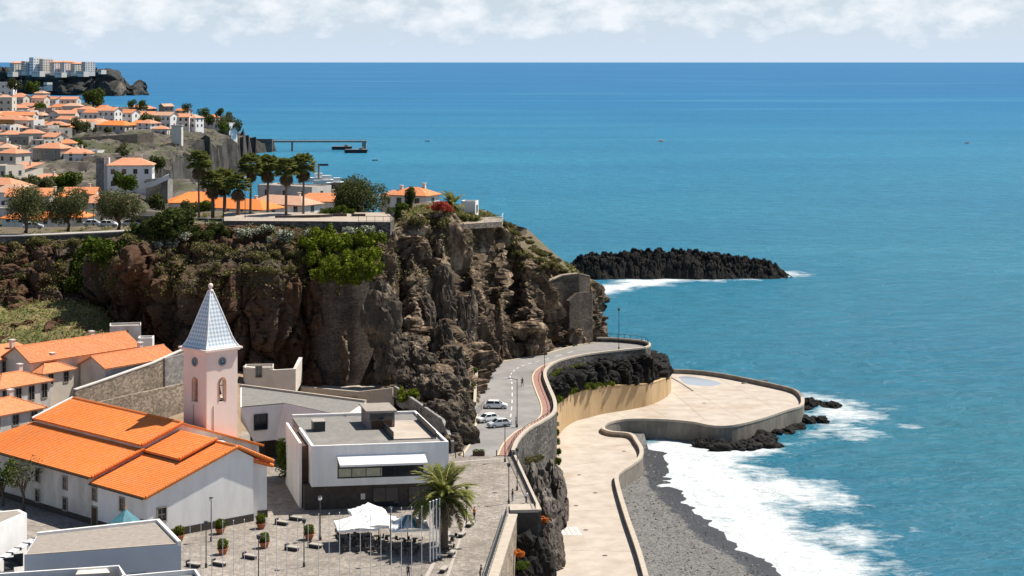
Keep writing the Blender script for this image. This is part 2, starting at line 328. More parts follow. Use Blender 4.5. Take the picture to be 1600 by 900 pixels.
def ramp_(src, p0, p1, c0=(0,0,0,1), c1=(1,1,1,1)):
    r = n.new('ShaderNodeValToRGB'); r.color_ramp.elements[0].position = p0; r.color_ramp.elements[1].position = p1; r.color_ramp.elements[0].color = c0; r.color_ramp.elements[1].color = c1; l.new(src, r.inputs[0]); return r.outputs[0]
def mix_(f, a, c):
    x = n.new('ShaderNodeMix'); x.data_type = 'RGBA'
    for v, i in ((f, 0), (a, 6), (c, 7)):
        if hasattr(v, 'links'): l.new(v, x.inputs[i])
        else: x.inputs[i].default_value = v
    return x.outputs[2]
def math_(op, a, c, d=None):
    x = n.new('ShaderNodeMath'); x.operation = op
    for v, i in ((a, 0), (c, 1), (d, 2)):
        if v is None: continue
        if hasattr(v, 'links'): l.new(v, x.inputs[i])
        else: x.inputs[i].default_value = v
    return x.outputs[0]
sp = n.new('ShaderNodeSeparateXYZ'); l.new(g.outputs['Position'], sp.inputs[0])
# shelf water is teal, deep water blue: the sea bed falls away from the shore
dep = n.new('ShaderNodeMapRange'); dep.inputs['From Min'].default_value = math.log(330); dep.inputs['From Max'].default_value = math.log(6500); l.new(math_('LOGARITHM', sp.outputs['Y'], math.e), dep.inputs[0])
cr = n.new('ShaderNodeValToRGB'); l.new(dep.outputs[0], cr.inputs[0]); ce = cr.color_ramp.elements
ce[0].position = 0; ce[0].color = (.013, .150, .215, 1); ce[1].position = 1; ce[1].color = (.036, .165, .375, 1)
for p_, c_ in ((.25, (.022, .18, .275, 1)), (.5, (.040, .225, .37, 1)), (.78, (.030, .18, .385, 1))): q = ce.new(p_); q.color = c_
patch = ramp_(nz(.006, (.35, 1, 1), 4), .35, .7); col = mix_(math_('MULTIPLY', patch, .45), cr.outputs[0], (.010, .115, .25, 1))
pale = ramp_(nz(.0022, (.22, 1, 1), 4, .55), .56, .70); col = mix_(math_('MULTIPLY', pale, .55), col, (.085, .30, .44, 1))
chop = ramp_(math_('ADD', math_('MULTIPLY', nz(.20, (.4, 1, 1), 6, .75), .6), math_('MULTIPLY', nz(.9, (.45, 1, 1), 4, .7), .4)), .40, .60); col = mix_(math_('MULTIPLY', chop, .62), col, (.008, .085, .14, 1))  # chop: dark wave faces painted into the water colour
at = n.new('ShaderNodeAttribute'); at.attribute_name = 'foam'
fn = math_('ADD', math_('MULTIPLY', nz(.42, (.45, 1, 1), 9, .74), 1.9), -.95)
lace = math_('ADD', math_('MULTIPLY', at.outputs['Fac'], 1.25), fn)
foam = ramp_(lace, .34, .95); caps = math_('MAXIMUM', ramp_(nz(.22, (.5, 1.3, 1), 8, .75), .705, .735), ramp_(nz(.75, (.6, 1.3, 1), 5, .75), .725, .755))  # caps: whitecaps, with sun glints painted in as white flecks
capm = n.new('ShaderNodeMapRange'); capm.inputs['From Min'].default_value = 300; capm.inputs['From Max'].default_value = 900; capm.inputs['To Min'].default_value = .9; capm.inputs['To Max'].default_value = .1; l.new(sp.outputs['Y'], capm.inputs[0])
foam = math_('MAXIMUM', foam, math_('MULTIPLY', caps, capm.outputs[0]))
fcol = mix_(ramp_(nz(.8, (.5, 1, 1), 7, .7), .40, .68), (.52, .57, .59, 1), (.68, .70, .71, 1)); col = mix_(foam, col, fcol); df = n.new('ShaderNodeBsdfDiffuse'); l.new(col, df.inputs['Color']); l.new(col, b.inputs['Base Color'])
rg = n.new('ShaderNodeMapRange'); rg.inputs['To Min'].default_value = .22; rg.inputs['To Max'].default_value = .8; l.new(foam, rg.inputs[0]); 
wv = math_('ADD', math_('MULTIPLY', nz(.10, (.5, 1, 1), 6, .65), 2.2), math_('MULTIPLY', nz(.9, (.6, 1, 1), 5, .7), .45))
bp = n.new('ShaderNodeBump'); bp.inputs['Strength'].default_value = .9; bp.inputs['Distance'].default_value = 1.6; l.new(wv, bp.inputs['Height'])
gl = n.new('ShaderNodeBsdfGlossy'); l.new(rg.outputs[0], gl.inputs['Roughness']); l.new(bp.outputs[0], gl.inputs['Normal']); l.new(bp.outputs[0], df.inputs['Normal']); fr = n.new('ShaderNodeFresnel'); fr.inputs['IOR'].default_value = 1.33; l.new(bp.outputs[0], fr.inputs['Normal'])
ms = n.new('ShaderNodeMixShader'); l.new(math_('MULTIPLY', math_('MINIMUM', fr.outputs[0], .13), math_('SUBTRACT', 1., foam)), ms.inputs[0]); l.new(df.outputs[0], ms.inputs[1]); l.new(gl.outputs[0], ms.inputs[2]); l.new(ms.outputs[0], n['Material Output'].inputs[0]); n.remove(b)
M['sea'] = m; me.materials[0] = m
tag(link('sea', me), kind='structure')

# ---- pebble beach between the promenade wall and the surf
M['beach'] = bpy.data.materials.new('pebble_beach'); m = M['beach']; m.use_nodes = True; n, l = m.node_tree.nodes, m.node_tree.links; b = n['Principled BSDF']; g = n.new('ShaderNodeNewGeometry')
v = n.new('ShaderNodeTexVoronoi'); v.inputs['Scale'].default_value = 1.9; l.new(g.outputs['Position'], v.inputs['Vector'])
col = mix_(ramp_(nz(2.2, (1, 1, 1), 7, .8), .42, .58), (.068, .066, .064, 1), (.19, .185, .176, 1)); s_ = n.new('ShaderNodeSeparateColor'); l.new(v.outputs['Color'], s_.inputs[0])
col = mix_(math_('MULTIPLY', ramp_(s_.outputs[0], .90, .97), .6), col, (.05, .05, .05, 1)); col = mix_(ramp_(nz(.09, (1, 1, 1), 4), .4, .7), col, (.20, .19, .18, 1)) if False else col
at = n.new('ShaderNodeAttribute'); at.attribute_name = 'wet'; wetm = ramp_(math_('ADD', at.outputs['Fac'], math_('MULTIPLY', nz(.35, (1, 1, 1), 5), .5)), .70, .80)
col = mix_(wetm, col, (.028, .027, .027, 1)); l.new(col, b.inputs['Base Color']); rg = n.new('ShaderNodeMapRange'); rg.inputs['To Min'].default_value = .9; rg.inputs['To Max'].default_value = .45; l.new(wetm, rg.inputs[0]); l.new(rg.outputs[0], b.inputs['Roughness'])
bp = n.new('ShaderNodeBump'); bp.inputs['Distance'].default_value = .12; l.new(nz(4, (1, 1, 1), 4), bp.inputs['Height']); l.new(bp.outputs[0], b.inputs['Normal'])
bx_, by_ = np.meshgrid(np.arange(8, 62, .6), np.arange(225, 372, .6), indexing='ij')
wd = seg_dist(bx_, by_, waterline); side = inside(bx_, by_, waterline + [(200., 240.), (200., 353.)])
sg = np.where(side, -wd, wd); bz = np.clip(sg*.085, -1.2, 2.2) + (fbm(bx_/3, by_/3, o=3, s=11)-.5)*.35 + np.clip(sg/9, 0, 1)*(fbm(bx_/12, by_/12, o=2, s=4)-.5)*.8
bz += np.where((sg > 2.5) & (sg < 9), .25*np.sin((sg-2.5)/6.5*math.pi), 0)
bz = np.where((bx_ > 27) & (by_ > 349 + (fbm(bx_/3, by_/3, o=2, s=2)-.5)*5), -1.2, bz)
tag(link('beach', np_mesh('beach', np.stack([bx_, by_, bz], -1).reshape(-1, 3), grid_faces(*bx_.shape), M['beach'], True, {'wet': np.clip(1 - sg/9.5, 0, 1)})), kind='structure')

rng = np.random.default_rng(4); k_ = (sg > 1.5) & (bx_ > 12); idx = rng.choice(np.flatnonzero(k_.ravel()), 5200); bp_ = np.stack([bx_, by_, bz], -1).reshape(-1, 3)[idx] + rng.uniform(-.3, .3, (5200, 3))*[1, 1, 0]; sz_ = rng.uniform(.08, .26, (5200, 1, 1))
oc = np.array([[1, 0, 0], [0, 1, 0], [-1, 0, 0], [0, -1, 0], [0, 0, .6], [0, 0, -.4]]); V_ = bp_[:, None] + (oc[None] + rng.uniform(-.25, .25, (5200, 6, 3)))*sz_
Fo = np.array([[0, 1, 4], [1, 2, 4], [2, 3, 4], [3, 0, 4], [1, 0, 5], [2, 1, 5], [3, 2, 5], [0, 3, 5]]); Fo = (Fo[None] + 6*np.arange(5200)[:, None, None]).reshape(-1, 3)
M['pebble'] = mat('beach_stones', (.12, .117, .112), island=.8); tag(link('beach_stones', np_mesh('beach_stones', V_.reshape(-1, 3), Fo, M['pebble'])), 'grey stones scattered over the pebble beach', 'stones', kind='stuff')
# ---- rock: one material family for cliffs, islet, boulders
def rock_mat(name, dark, midc, light, sc=.35, rust=None, lpos=(.60, .78)):
    m = bpy.data.materials.new(name); m.use_nodes = True; nn, ll = m.node_tree.nodes, m.node_tree.links
    global n, l, g; n, l = nn, ll; b = n['Principled BSDF']; b.inputs['Roughness'].default_value = .92; b.inputs['Specular IOR Level'].default_value = .15
    g = n.new('ShaderNodeNewGeometry')
    c = mix_(ramp_(nz(sc, (1, 1, .45), 8, .7), .36, .62), dark + (1,), midc + (1,))
    if rust: c = mix_(ramp_(nz(.055, (1, 1, 1), 4, .6), .42, .58), c, mix_(ramp_(nz(sc*2, (1, 1, .4), 8, .7), .3, .7), tuple(q*.5 for q in rust) + (1,), rust + (1,)))
    c = mix_(ramp_(nz(sc*.8, (1, 1, .6), 9, .72), *lpos), c, light + (1,))
    c = mix_(math_('MULTIPLY', ramp_(nz(3.2, (1, 1, 1), 6, .7), .5, .7), .5), c, tuple(q*.4 for q in dark) + (1,))
    l.new(c, b.inputs['Base Color'])
    h = math_('ADD', math_('MULTIPLY', nz(1.1, (1, 1, .6), 8, .7), 1.), math_('MULTIPLY', nz(5, (1, 1, 1), 5, .7), .25))
    bp = n.new('ShaderNodeBump'); bp.inputs['Strength'].default_value = .9; bp.inputs['Distance'].default_value = .5; l.new(h, bp.inputs['Height']); l.new(bp.outputs[0], b.inputs['Normal']); return m
M['cliff'] = rock_mat('cliff_rock', (.048, .038, .030), (.125, .092, .066), (.36, .275, .19), .30, (.135, .072, .042))
M['cliff_pale'] = rock_mat('pale_cliff_rock', (.040, .034, .028), (.12, .096, .073), (.42, .33, .24), .45, None, (.52, .68))  # pale patches paint sunlit faces into the rock colour
def blend_cliff():                     # brown tuff inland, paler broken basalt towards the sea, sunlit patches painted in
    m = M['cliff']; n, l = m.node_tree.nodes, m.node_tree.links; b = n['Principled BSDF']; old = b.inputs['Base Color'].links[0].from_socket
    global g; g = n.new('ShaderNodeNewGeometry'); sp = n.new('ShaderNodeSeparateXYZ'); l.new(g.outputs['Position'], sp.inputs[0])
    c = mix_(ramp_(nz(.4, (1, 1, .4), 8, .7), .36, .60), (.042, .032, .024, 1), (.15, .108, .074, 1)); c = mix_(ramp_(nz(.45, (1, 1, .35), 9, .72), .50, .65), c, (.44, .335, .23, 1))
    mr = n.new('ShaderNodeMapRange'); mr.inputs['From Min'].default_value = -32; mr.inputs['From Max'].default_value = -20; l.new(math_('ADD', sp.outputs['X'], math_('MULTIPLY', nz(.12, (1, 1, 1), 4), 10.)), mr.inputs[0])
    l.new(mix_(mr.outputs[0], old, c), b.inputs['Base Color'])
n, l = M['cliff'].node_tree.nodes, M['cliff'].node_tree.links
def _b():
    global n, l
    n, l = M['cliff'].node_tree.nodes, M['cliff'].node_tree.links; blend_cliff()
_b()
M['basalt'] = rock_mat('black_basalt', (.014, .013, .012), (.032, .030, .028), (.085, .08, .075), .5)
M['greyrock'] = rock_mat('grey_rock', (.07, .06, .052), (.16, .14, .12), (.33, .29, .25), .30, None, (.52, .72))
M['farrock'] = rock_mat('headland_rock', (.030, .034, .036), (.060, .060, .056), (.21, .17, .13), .02, None, (.55, .68))
M['grass'] = mat('dry_grass', (.085, .11, .03), (.24, .185, .085), .35, .5, .95, 3, c3=(.14, .10, .05), s3=.15)

def loft(st, nu, nv):                  # st[i][k] control points -> dense grid (numpy), Catmull-Rom both ways
    A = np.array([[list(p) for p in s] for s in st], float)
    def cr1(A, t):
        k = A.shape[0]; i = np.clip(np.floor(t).astype(int), 0, k-2); u = (t-i)[:, None, None]
        a, b_, c, d = A[np.clip(i-1, 0, k-1)], A[i], A[i+1], A[np.clip(i+2, 0, k-1)]
        return .5*(2*b_ + (c-a)*u + (2*a-5*b_+4*c-d)*u*u + (3*b_-a-3*c+d)*u**3)
    L = np.concatenate([[0], np.cumsum(np.linalg.norm(np.diff(A[:, A.shape[1]//2], axis=0), axis=1))]); t = np.interp(np.linspace(0, L[-1], nu), L, np.arange(len(A)))
    B = cr1(A, t); B = np.swapaxes(B, 0, 1); D = cr1(B, np.linspace(0, B.shape[0]-1, nv)); return np.swapaxes(D, 0, 1)
def facets(x, y, z, s=0):              # angular blocks: every cell is a tilted plane
    i, j, k = np.floor(x), np.floor(y), np.floor(z); d1 = np.full(x.shape, 9.); d2 = np.full(x.shape, 9.); val = np.zeros(x.shape)
    for a in (-1, 0, 1):
        for b in (-1, 0, 1):
            for c in (-1, 0, 1):
                ii, jj, kk = i+a, j+b, k+c; ox, oy, oz = x-ii-_h(ii, jj, kk, s), y-jj-_h(ii, jj, kk, s+1), z-kk-_h(ii, jj, kk, s+2); d = ox*ox+oy*oy+oz*oz
                t = (_h(ii, jj, kk, s+3)-.5)*.9 + ox*(_h(ii, jj, kk, s+4)-.5)*2.6 + oy*(_h(ii, jj, kk, s+5)-.5)*2.6 + oz*(_h(ii, jj, kk, s+6)-.5)*.9
                m = d < d1; d2 = np.where(m, d1, np.minimum(d2, d)); val = np.where(m, t, val); d1 = np.where(m, d, d1)
    return val, np.sqrt(d2)-np.sqrt(d1)
def grid_normals(G):
    du = np.gradient(G, axis=0); dv = np.gradient(G, axis=1); nn = np.cross(du, dv); return nn / (np.linalg.norm(nn, axis=2, keepdims=True)+1e-9)
def craggy(G, amp=2.6, s=0, fall=None, big=9., fine=1.):
    nn = grid_normals(G); nn[..., 2] *= .35; x, y, z = G[..., 0], G[..., 1], G[..., 2]
    w = (fbm(x/14, y/14, z/14, 3, s+40)-.5)*6; w2 = (fbm(x/3, y/3, z/3, 3, s+44)-.5)*2
    d = (ridged((x+w)/big, (y+w)/big, z/(big*3.2), 4, s)-.62)*amp*1.9
    t, e_ = facets((x+w)/5.0, (y+w)/5.0, z/22., s+5); d += t*amp*.95 - np.clip(.14-e_, 0, 1)*amp*3.4
    t, e_ = facets((x+w2)/2.1, (y+w2)/2.1, z/8., s+9); d += (t*1.6 - np.clip(.13-e_, 0, 1)*5.5)*fine
    t, e_ = facets((x+w2)/.9, (y+w2)/.9, z/2.0, s+13); d += (t*.4 - np.clip(.1-e_, 0, 1)*1.4)*fine
    d += (fbm(x/.7, y/.7, z/.7, 2, s+20)-.5)*.35*fine
    if fall is not None: d *= fall
    return G + nn*d[..., None]
def rock_sheet(name, st, nu, nv, m, amp=2.6, s=0, fall_top=.3, big=9., fine=1.):
    G = loft(st, nu, nv); v = np.linspace(0, 1, nv); fall = np.clip(np.minimum(.35 + v*8, 1), 0, 1) * np.clip((1-v)*6 + fall_top, 0, 1)
    G2 = craggy(G, amp, s, np.broadcast_to(fall, G.shape[:2]), big, fine)
    return link(name, np_mesh(name, G2.reshape(-1, 3), grid_faces(nu, nv), m)), G2

cl = [  # stations left -> right, each bottom -> top: (px, py, distance)
 [(-90, 565, 314), (-90, 480, 333), (-90, 425, 340), (-90, 379, 348)],
 [(30, 560, 314), (30, 478, 334), (30, 425, 341), (30, 379, 349)],
 [(100, 560, 315), (100, 480, 335), (105, 425, 344), (100, 377, 349)],
 [(170, 560, 320), (165, 482, 336), (160, 420, 341), (175, 374, 348)],
 [(235, 570, 325), (215, 480, 335), (200, 405, 331), (240, 360, 338)],
 [(300, 590, 325), (300, 500, 331), (290, 420, 332), (300, 352, 346)],
 [(400, 604, 325), (400, 500, 328), (400, 425, 330), (400, 355, 346)],
 [(470, 612, 329), (470, 500, 332), (470, 430, 333), (470, 355, 346)],
 [(590, 612, 331), (592, 500, 335), (592, 430, 338), (600, 362, 346)],
 [(630, 640, 312), (620, 545, 347), (618, 450, 356), (622, 352, 356)],
 [(650, 660, 305), (648, 570, 331), (650, 470, 343), (642, 338, 358)],
 [(672, 685, 296), (670, 585, 330), (676, 480, 356), (668, 333, 366)],
 [(700, 710, 286), (697, 610, 320), (697, 495, 349), (692, 333, 367)],
 [(720, 722, 280), (720, 625, 324), (718, 500, 364), (712, 335, 374)],
 [(742, 650, 314), (743, 600, 346), (740, 480, 360), (738, 343, 375)],
 [(756, 572, 367), (760, 520, 377), (758, 440, 382), (765, 347, 384)],
 [(780, 568, 370), (780, 510, 371), (778, 440, 376), (785, 352, 385)],
 [(805, 563, 376), (805, 500, 386), (803, 440, 390), (803, 370, 390)],
 [(830, 559, 377), (830, 505, 379), (828, 455, 385), (822, 402, 392)],
 [(855, 554, 383), (855, 505, 391), (852, 468, 393), (845, 412, 395)],
 [(900, 541, 392), (898, 505, 396), (893, 468, 398), (880, 424, 400)],
 [(926, 537, 397), (927, 505, 400), (930, 470, 402), (912, 434, 404)],
 [(928, 536, 420), (926, 505, 420), (920, 475, 420), (905, 436, 421)],
 [(850, 540, 450), (850, 505, 450), (850, 475, 450), (850, 436, 448)]]
cl = [[PD(*q) for q in s] for s in cl]
cliff, CG = rock_sheet('sea_cliff', cl, 760, 170, M['cliff'], 4.0, 3)
tag(cliff, kind='structure')
# plateau on top of the cliff, falling away behind towards the harbour
ctop = CG[:, -1]
back = [Vector(p) for p in ctop[::12]]
mb = MB()
TOPZ = 44.4
rows = []
for p in back:
    q1 = Vector((p.x - 1.5, p.y + 5, min(p.z + .3, TOPZ))); q2 = Vector((p.x - 3, p.y + 45, min(p.z - 1, TOPZ - .5))); q3 = Vector((p.x - 12, p.y + 75, 30)); q4 = Vector((p.x - 30, p.y + 110, 18))
    rows.append([p, q1, q2, q3, q4])
for r0, r1 in zip(rows[:-1], rows[1:]):
    for k in range(4): mb.poly([r0[k], r1[k], r1[k+1], r0[k+1]])
M['scrubground'] = mat('scrub_ground', (.075, .058, .036), (.155, .12, .075), .4, .5, .95, 3, c3=(.075, .095, .03), s3=.2)
tag(mb.build('cliff_plateau', M['scrubground'], smooth=True), kind='structure')

# ---- black islet in the bay
ix, iy = np.meshgrid(np.linspace(-42, 40, 260), np.linspace(-15, 15, 110), indexing='ij')
prof = np.interp(ix, [-42, -39, -36, -30, -15, 0, 12, 22, 29, 34, 37, 40], [-1, 2.6, 5.8, 6.6, 8.2, 8.4, 7.4, 6.2, 4.8, 4.0, 1.2, -1.5])
iw = fbm(ix/6, iy/6, o=3, s=8)-.5
cross = 1 - np.clip(np.abs(iy + iw*6)/13, 0, 1)**3.2
iz = (prof+1.2)*cross - 1.2
c1, c2, cid = cells(ix/2.4, iy/2.4, iz*0, 31); c3, c4, cid2 = cells(ix/.9, iy/.9, iz*0, 37)
iz += ((cid-.5)*2.6 - np.clip(.16-(c2-c1), 0, 1)*7)*np.clip(cross*1.5, 0, 1) + ((cid2-.5)*1.0 - np.clip(.12-(c4-c3), 0, 1)*3)*np.clip(cross*2, .25, 1)
pi = P(1062, 433, 0); islet = link('rock_islet', np_mesh('rock_islet', np.stack([ix + pi.x, iy + pi.y + 6, iz], -1).reshape(-1, 3), grid_faces(*ix.shape), M['basalt'])); tag(islet, kind='structure')

# ---- far headland across the bay
hy0 = 3850
hp = [(-260, 100, 140), (-60, 106, 142), (20, 112, 146), (60, 118, 148), (110, 118, 150), (150, 112, 150), (172, 114, 151), (186, 119, 151), (196, 128, 150), (206, 137, 150), (214, 140, 150), (222, 133, 149), (228, 146, 149), (232, 150, 150)]
st = []
for i, (x_, t_, b_) in enumerate(hp):
    bot = P(x_, b_ + .6, -2); top = PD(x_ - (2 if i > 10 else 6), t_, bot.y + 60)
    st.append([bot, bot.lerp(top, .35) + Vector((0, -8, 2)), bot.lerp(top, .72) + Vector((0, 4, 0)), top, Vector((top.x - 50, top.y + 250, top.z*.9))])
G = loft(st, 260, 60); x, y, z = G[..., 0], G[..., 1], G[..., 2]
G = G + grid_normals(G)*(((ridged(x/90, y/90, z/70, 5, 77)-.6)*34 + (cells(x/25, y/25, z/30, 79)[2]-.5)*12)*np.clip(np.linspace(0, 1, 60)*6, 0, 1)*np.clip((1-np.linspace(0, 1, 60))*4, .1, 1))[..., None]
tag(link('far_headland', np_mesh('far_headland', G.reshape(-1, 3), grid_faces(260, 60), M['farrock'])), kind='structure')

# ---- hillside of the town across the harbour (height field through surveyed ground points)
hill_pts = [PD(*q) for q in [(-200, 130, 1500), (0, 150, 1450), (60, 162, 1400), (130, 172, 1400), (200, 178, 1350), (-200, 190, 1150), (0, 190, 1150), (80, 192, 1150), (160, 192, 1180), (240, 197, 1180), (310, 200, 1200), (350, 208, 1220), (372, 214, 1230),
    (-200, 215, 950), (0, 215, 950), (60, 213, 960), (120, 214, 960), (190, 208, 980), (240, 205, 1000), (-150, 255, 800), (20, 252, 800), (90, 252, 800), (150, 250, 800), (190, 232, 880), (250, 228, 950),
    (-150, 300, 620), (30, 300, 620), (100, 300, 600), (160, 300, 580), (200, 290, 600), (260, 295, 600), (-100, 345, 470), (50, 345, 470), (130, 345, 460), (200, 340, 470), (300, 335, 480), (400, 335, 490), (500, 330, 500)]]
hill_pts += [Vector(q) for q in [(-150, 1235, -3), (-130, 1100, -3), (-120, 980, -3), (-80, 700, 6), (-90, 800, -2), (-60, 600, 14), (-40, 560, 16), (-20, 500, 20), (20, 520, -3), (0, 640, -4), (-140, 1500, -4), (-250, 1620, -4), (-420, 1700, 20), (-600, 1600, 60)]]
HP = np.array([list(p) for p in hill_pts])
def hill_z(x, y):
    x = np.asarray(x, float); y = np.asarray(y, float); w = 0; t = 0
    for p in HP:
        d2 = ((x-p[0])*1.5)**2 + ((y-p[1])*.8)**2; k = 1/(d2+60)**1.6; w = w + k; t = t + k*p[2]
    return t/w
hx, hy = np.meshgrid(np.linspace(-640, 30, 260), np.linspace(425, 1750, 340), indexing='ij')
SHY = [425, 440, 480, 520, 600, 700, 900, 1100, 1235, 1300, 1440, 1530, 1560, 1750]; SHX = [5, 0, -15, -48, -98, -140, -165, -180, -186, -215, -225, -203, -330, -480]
hz = hill_z(hx, hy) + (fbm(hx/18, hy/18, o=4, s=51)-.5)*5 + (cells(hx/9, hy/9, hx*0, 53)[2]-.5)*3.5 + (cells(hx/4.5, hy/4.5, hx*0, 55)[2]-.5)*2
hz = np.where(hx > np.interp(hy, SHY, SHX) + (fbm(hx/15, hy/15, o=3, s=57)-.5)*14, -4, hz)
M['hill'] = mat('town_hillside', (.085, .075, .062), (.17, .145, .115), .10, .6, .95, .6, c3=(.06, .07, .03), s3=.05, m3=(.48, .58))
n, l = M['hill'].node_tree.nodes, M['hill'].node_tree.links; b = n['Principled BSDF']; old = b.inputs['Base Color'].links[0].from_socket; g = n.new('ShaderNodeNewGeometry'); sp = n.new('ShaderNodeSeparateXYZ'); l.new(g.outputs['True Normal'], sp.inputs[0])
rk_ = mix_(ramp_(nz(.16, (1, 1, .6), 8, .7), .36, .62), (.024, .022, .020, 1), (.10, .088, .075, 1)); l.new(mix_(ramp_(sp.outputs['Z'], .80, .975), rk_, old), b.inputs['Base Color'])
tag(link('town_hillside', np_mesh('town_hillside', np.stack([hx, hy, hz], -1).reshape(-1, 3), grid_faces(*hx.shape), M['hill'])), kind='structure')
# ================================================================= plaza, road, promenade, retaining walls
PZ = 14.0
par_px = [(800, 703), (808, 685), (825, 668), (845, 657), (864, 643), (865, 625), (856, 603), (850, 585), (854, 573), (870, 563), (900, 555), (940, 549), (1006, 542)]
par = smooth_path([P(a, b_, 15) for a, b_ in par_px], 5)
par_back = smooth_path([P(1006, 542, 15), P(1014, 538, 15), P(1004, 532, 15), P(965, 528, 15), P(932, 527, 15)], 5)
rail1 = [P(752, 925, 15), P(795, 793, 15)]; rail2 = [P(839, 787, 15), P(800, 703, 15)]
bast = [P(797, 797, 14.3), P(841, 796, 14.3), P(840, 787, 14.3), P(796, 788, 14.3)]
edge = [rail1[0], rail1[1], bast[3], bast[2]] + [rail2[1]] + par + par_back
outline = [(p.x, p.y) for p in edge] + [(10, 402), (-8, 385), (-20, 345), (-60, 345), (-130, 345), (-130, 150), (-12, 150)]
mb = MB(); mb.prism(outline, PZ-1.2, PZ); tag(mb.build('plaza_ground', M['paving']), kind='structure')
road_in = [P(a, b_, PZ) for a, b_ in [(722, 713), (738, 690), (744, 665), (746, 640), (746, 600), (748, 583), (762, 571), (800, 563), (850, 554), (900, 540), (932, 536)]]
road_in = smooth_path(road_in, 3)
mb = MB(); mb.poly([(p.x, p.y, PZ+.012) for p in road_in] + [(p.x, p.y, PZ+.012) for p in reversed(par + par_back[:-3])] + [(P(786, 713, PZ).x, P(786, 713, PZ).y, PZ+.012)])
tag(mb.build('coast_road', M['asphalt']), kind='structure')
mb = MB(); mb.strip(par, .45, 2.1, PZ, PZ+.12); tag(mb.build('footpath', M['red_paving']), kind='structure')
mb = MB(); mb.strip(par, 2.104, 2.36, PZ, PZ+.14); tag(mb.build('kerb', M['kerb']), kind='structure')
mb = MB(); mb.strip(road_in, -.05, .25, PZ, PZ+.14); tag(mb.build('kerb', M['kerb']), kind='structure')
# painted road line
cl_ = smooth_path([P(797, 660, PZ), P(800, 630, PZ), P(800, 600, PZ), P(798, 585, PZ), P(815, 572, PZ), P(850, 562, PZ), P(900, 548, PZ)], 6)
mb = MB()
for i in range(0, len(cl_)-1, 2): mb.strip(cl_[i:i+2], -.07, .07, PZ+.014, PZ+.018)
tag(mb.build('road_marking', M['white']), kind='structure')
# pale paving bands of the plaza
mb = MB(); mb.strip([P(700, 905, PZ), P(735, 800, PZ)], 0, .35, PZ, PZ+.006); mb.strip([P(668, 905, PZ), P(705, 830, PZ)], 0, .5, PZ, PZ+.006); mb.strip([P(680, 725, PZ), P(790, 716, PZ)], 0, .5, PZ, PZ+.006)
tag(mb.build('paving_band', M['paving_light']), kind='structure')

# road retaining wall, coping and the wall under the plaza
w = empty('retaining_wall', par[0], label='tall dark basalt retaining wall curving below the coast road', cat='wall')
loc = [p - par[0] for p in par]
MB().strip(loc, -.45, .10, [(3 if p.x < 12.5 else 10.5) - par[0].z for p in par], -.35).build('masonry', M['basalt_wall'], w)
MB().strip(loc, -.50, .16, -.347, 0).build('coping', M['parapet'], w)
w = empty('retaining_wall', par_back[0], label='low stone parapet round the seaward end of the road bend', cat='wall')
loc = [p - par_back[0] for p in par_back]
MB().strip(loc, -.4, .05, 2 - par_back[0].z, -.35).build('masonry', M['basalt_wall'], w); MB().strip(loc, -.45, .1, -.347, 0).build('coping', M['parapet'], w)
w = empty('retaining_wall', rail1[1], label='sunlit rubble wall under the railing at the plaza edge, beside the flower rocks', cat='wall')
loc = [p - rail1[1] for p in [rail1[0], rail1[1]]]
MB().strip(loc, -1.1, 0, 2 - rail1[1].z, -1.05).build('masonry', M['rough_wall'], w); MB().strip(loc, -1.2, .05, -1.047, -.85).build('coping', M['parapet'], w)
w = empty('retaining_wall', rail2[1], label='stone wall below the straight dark railing between lookout and road', cat='wall')
loc = [p - rail2[1] for p in rail2]
MB().strip(loc, -.6, .1, 2 - rail2[1].z, -1.05).build('masonry', M['basalt_wall'], w); MB().strip(loc, -.65, .12, -1.047, -.8).build('coping', M['parapet'], w)
c0 = sum(bast, Vector())/4
w = empty('lookout_bastion', (c0.x, c0.y, 10.8), label='dark stone lookout bastion projecting from the plaza wall', cat='bastion')
q = [(p.x-c0.x, p.y-c0.y) for p in bast]
MB().prism([(a*.96, b_*.96) for a, b_ in q], 0, 3.1).build('masonry', M['darkstone'], w); MB().prism(q, 3.1, 3.5).build('coping', M['parapet'], w)

# tan stained wall between promenade and rock ledge
tw_px = [(864, 712, 10.5), (868, 695, 10.2), (874, 680, 9.8), (884, 668, 9.4), (900, 658, 9.1), (922, 652, 8.9), (947, 646, 8.6), (985, 640, 8.1), (1012, 634, 7.6), (1034, 625, 7.2), (1048, 613, 6.9), (1047, 597, 6.7)]
tw = smooth_path([Vector((*P(a, b_, 3)[:2], z)) for a, b_, z in tw_px], 4)
w = empty('curved_wall', (tw[0].x, tw[0].y, 3), label='curved tan stained wall behind the seafront promenade', cat='wall')
loc = [(p.x-tw[0].x, p.y-tw[0].y) for p in tw]
MB().strip(loc, 0, 1.2, -1, [p.z-3 for p in tw]).build('masonry', M['tanwall'], w)
MB().strip(loc, -.06, 1.25, [p.z-2.997 for p in tw], [p.z-2.8 for p in tw]).build('coping', M['tanwall'], w)
# rock ledge between that wall and the road
st = []
for i in range(0, len(tw), 4):
    p = tw[i]; t = i/(len(tw)-1); k = min(range(len(par)), key=lambda j: abs(par[j].x - min(p.x, 28)) + .5*abs(par[j].y - p.y)); u = par[k]
    a = Vector((p.x-.3, p.y+.8, p.z-.4)); c = Vector((u.x + .1, u.y-.5, 13.4)) if p.x < 28 else Vector((u.x+.6, u.y+.5 + (p.x-28)*1.2, 13.2))
    st.append([a, a.lerp(c, .3) + Vector((0, -.8, 1.6)), a.lerp(c, .75) + Vector((.3, -.9, .8)), c, c + Vector((-1, 1.5, .2))])
ledge, LG = rock_sheet('rock_ledge', st, 160, 50, M['basalt'], 1.3, 60, .3, 4., .8); tag(ledge, kind='structure')

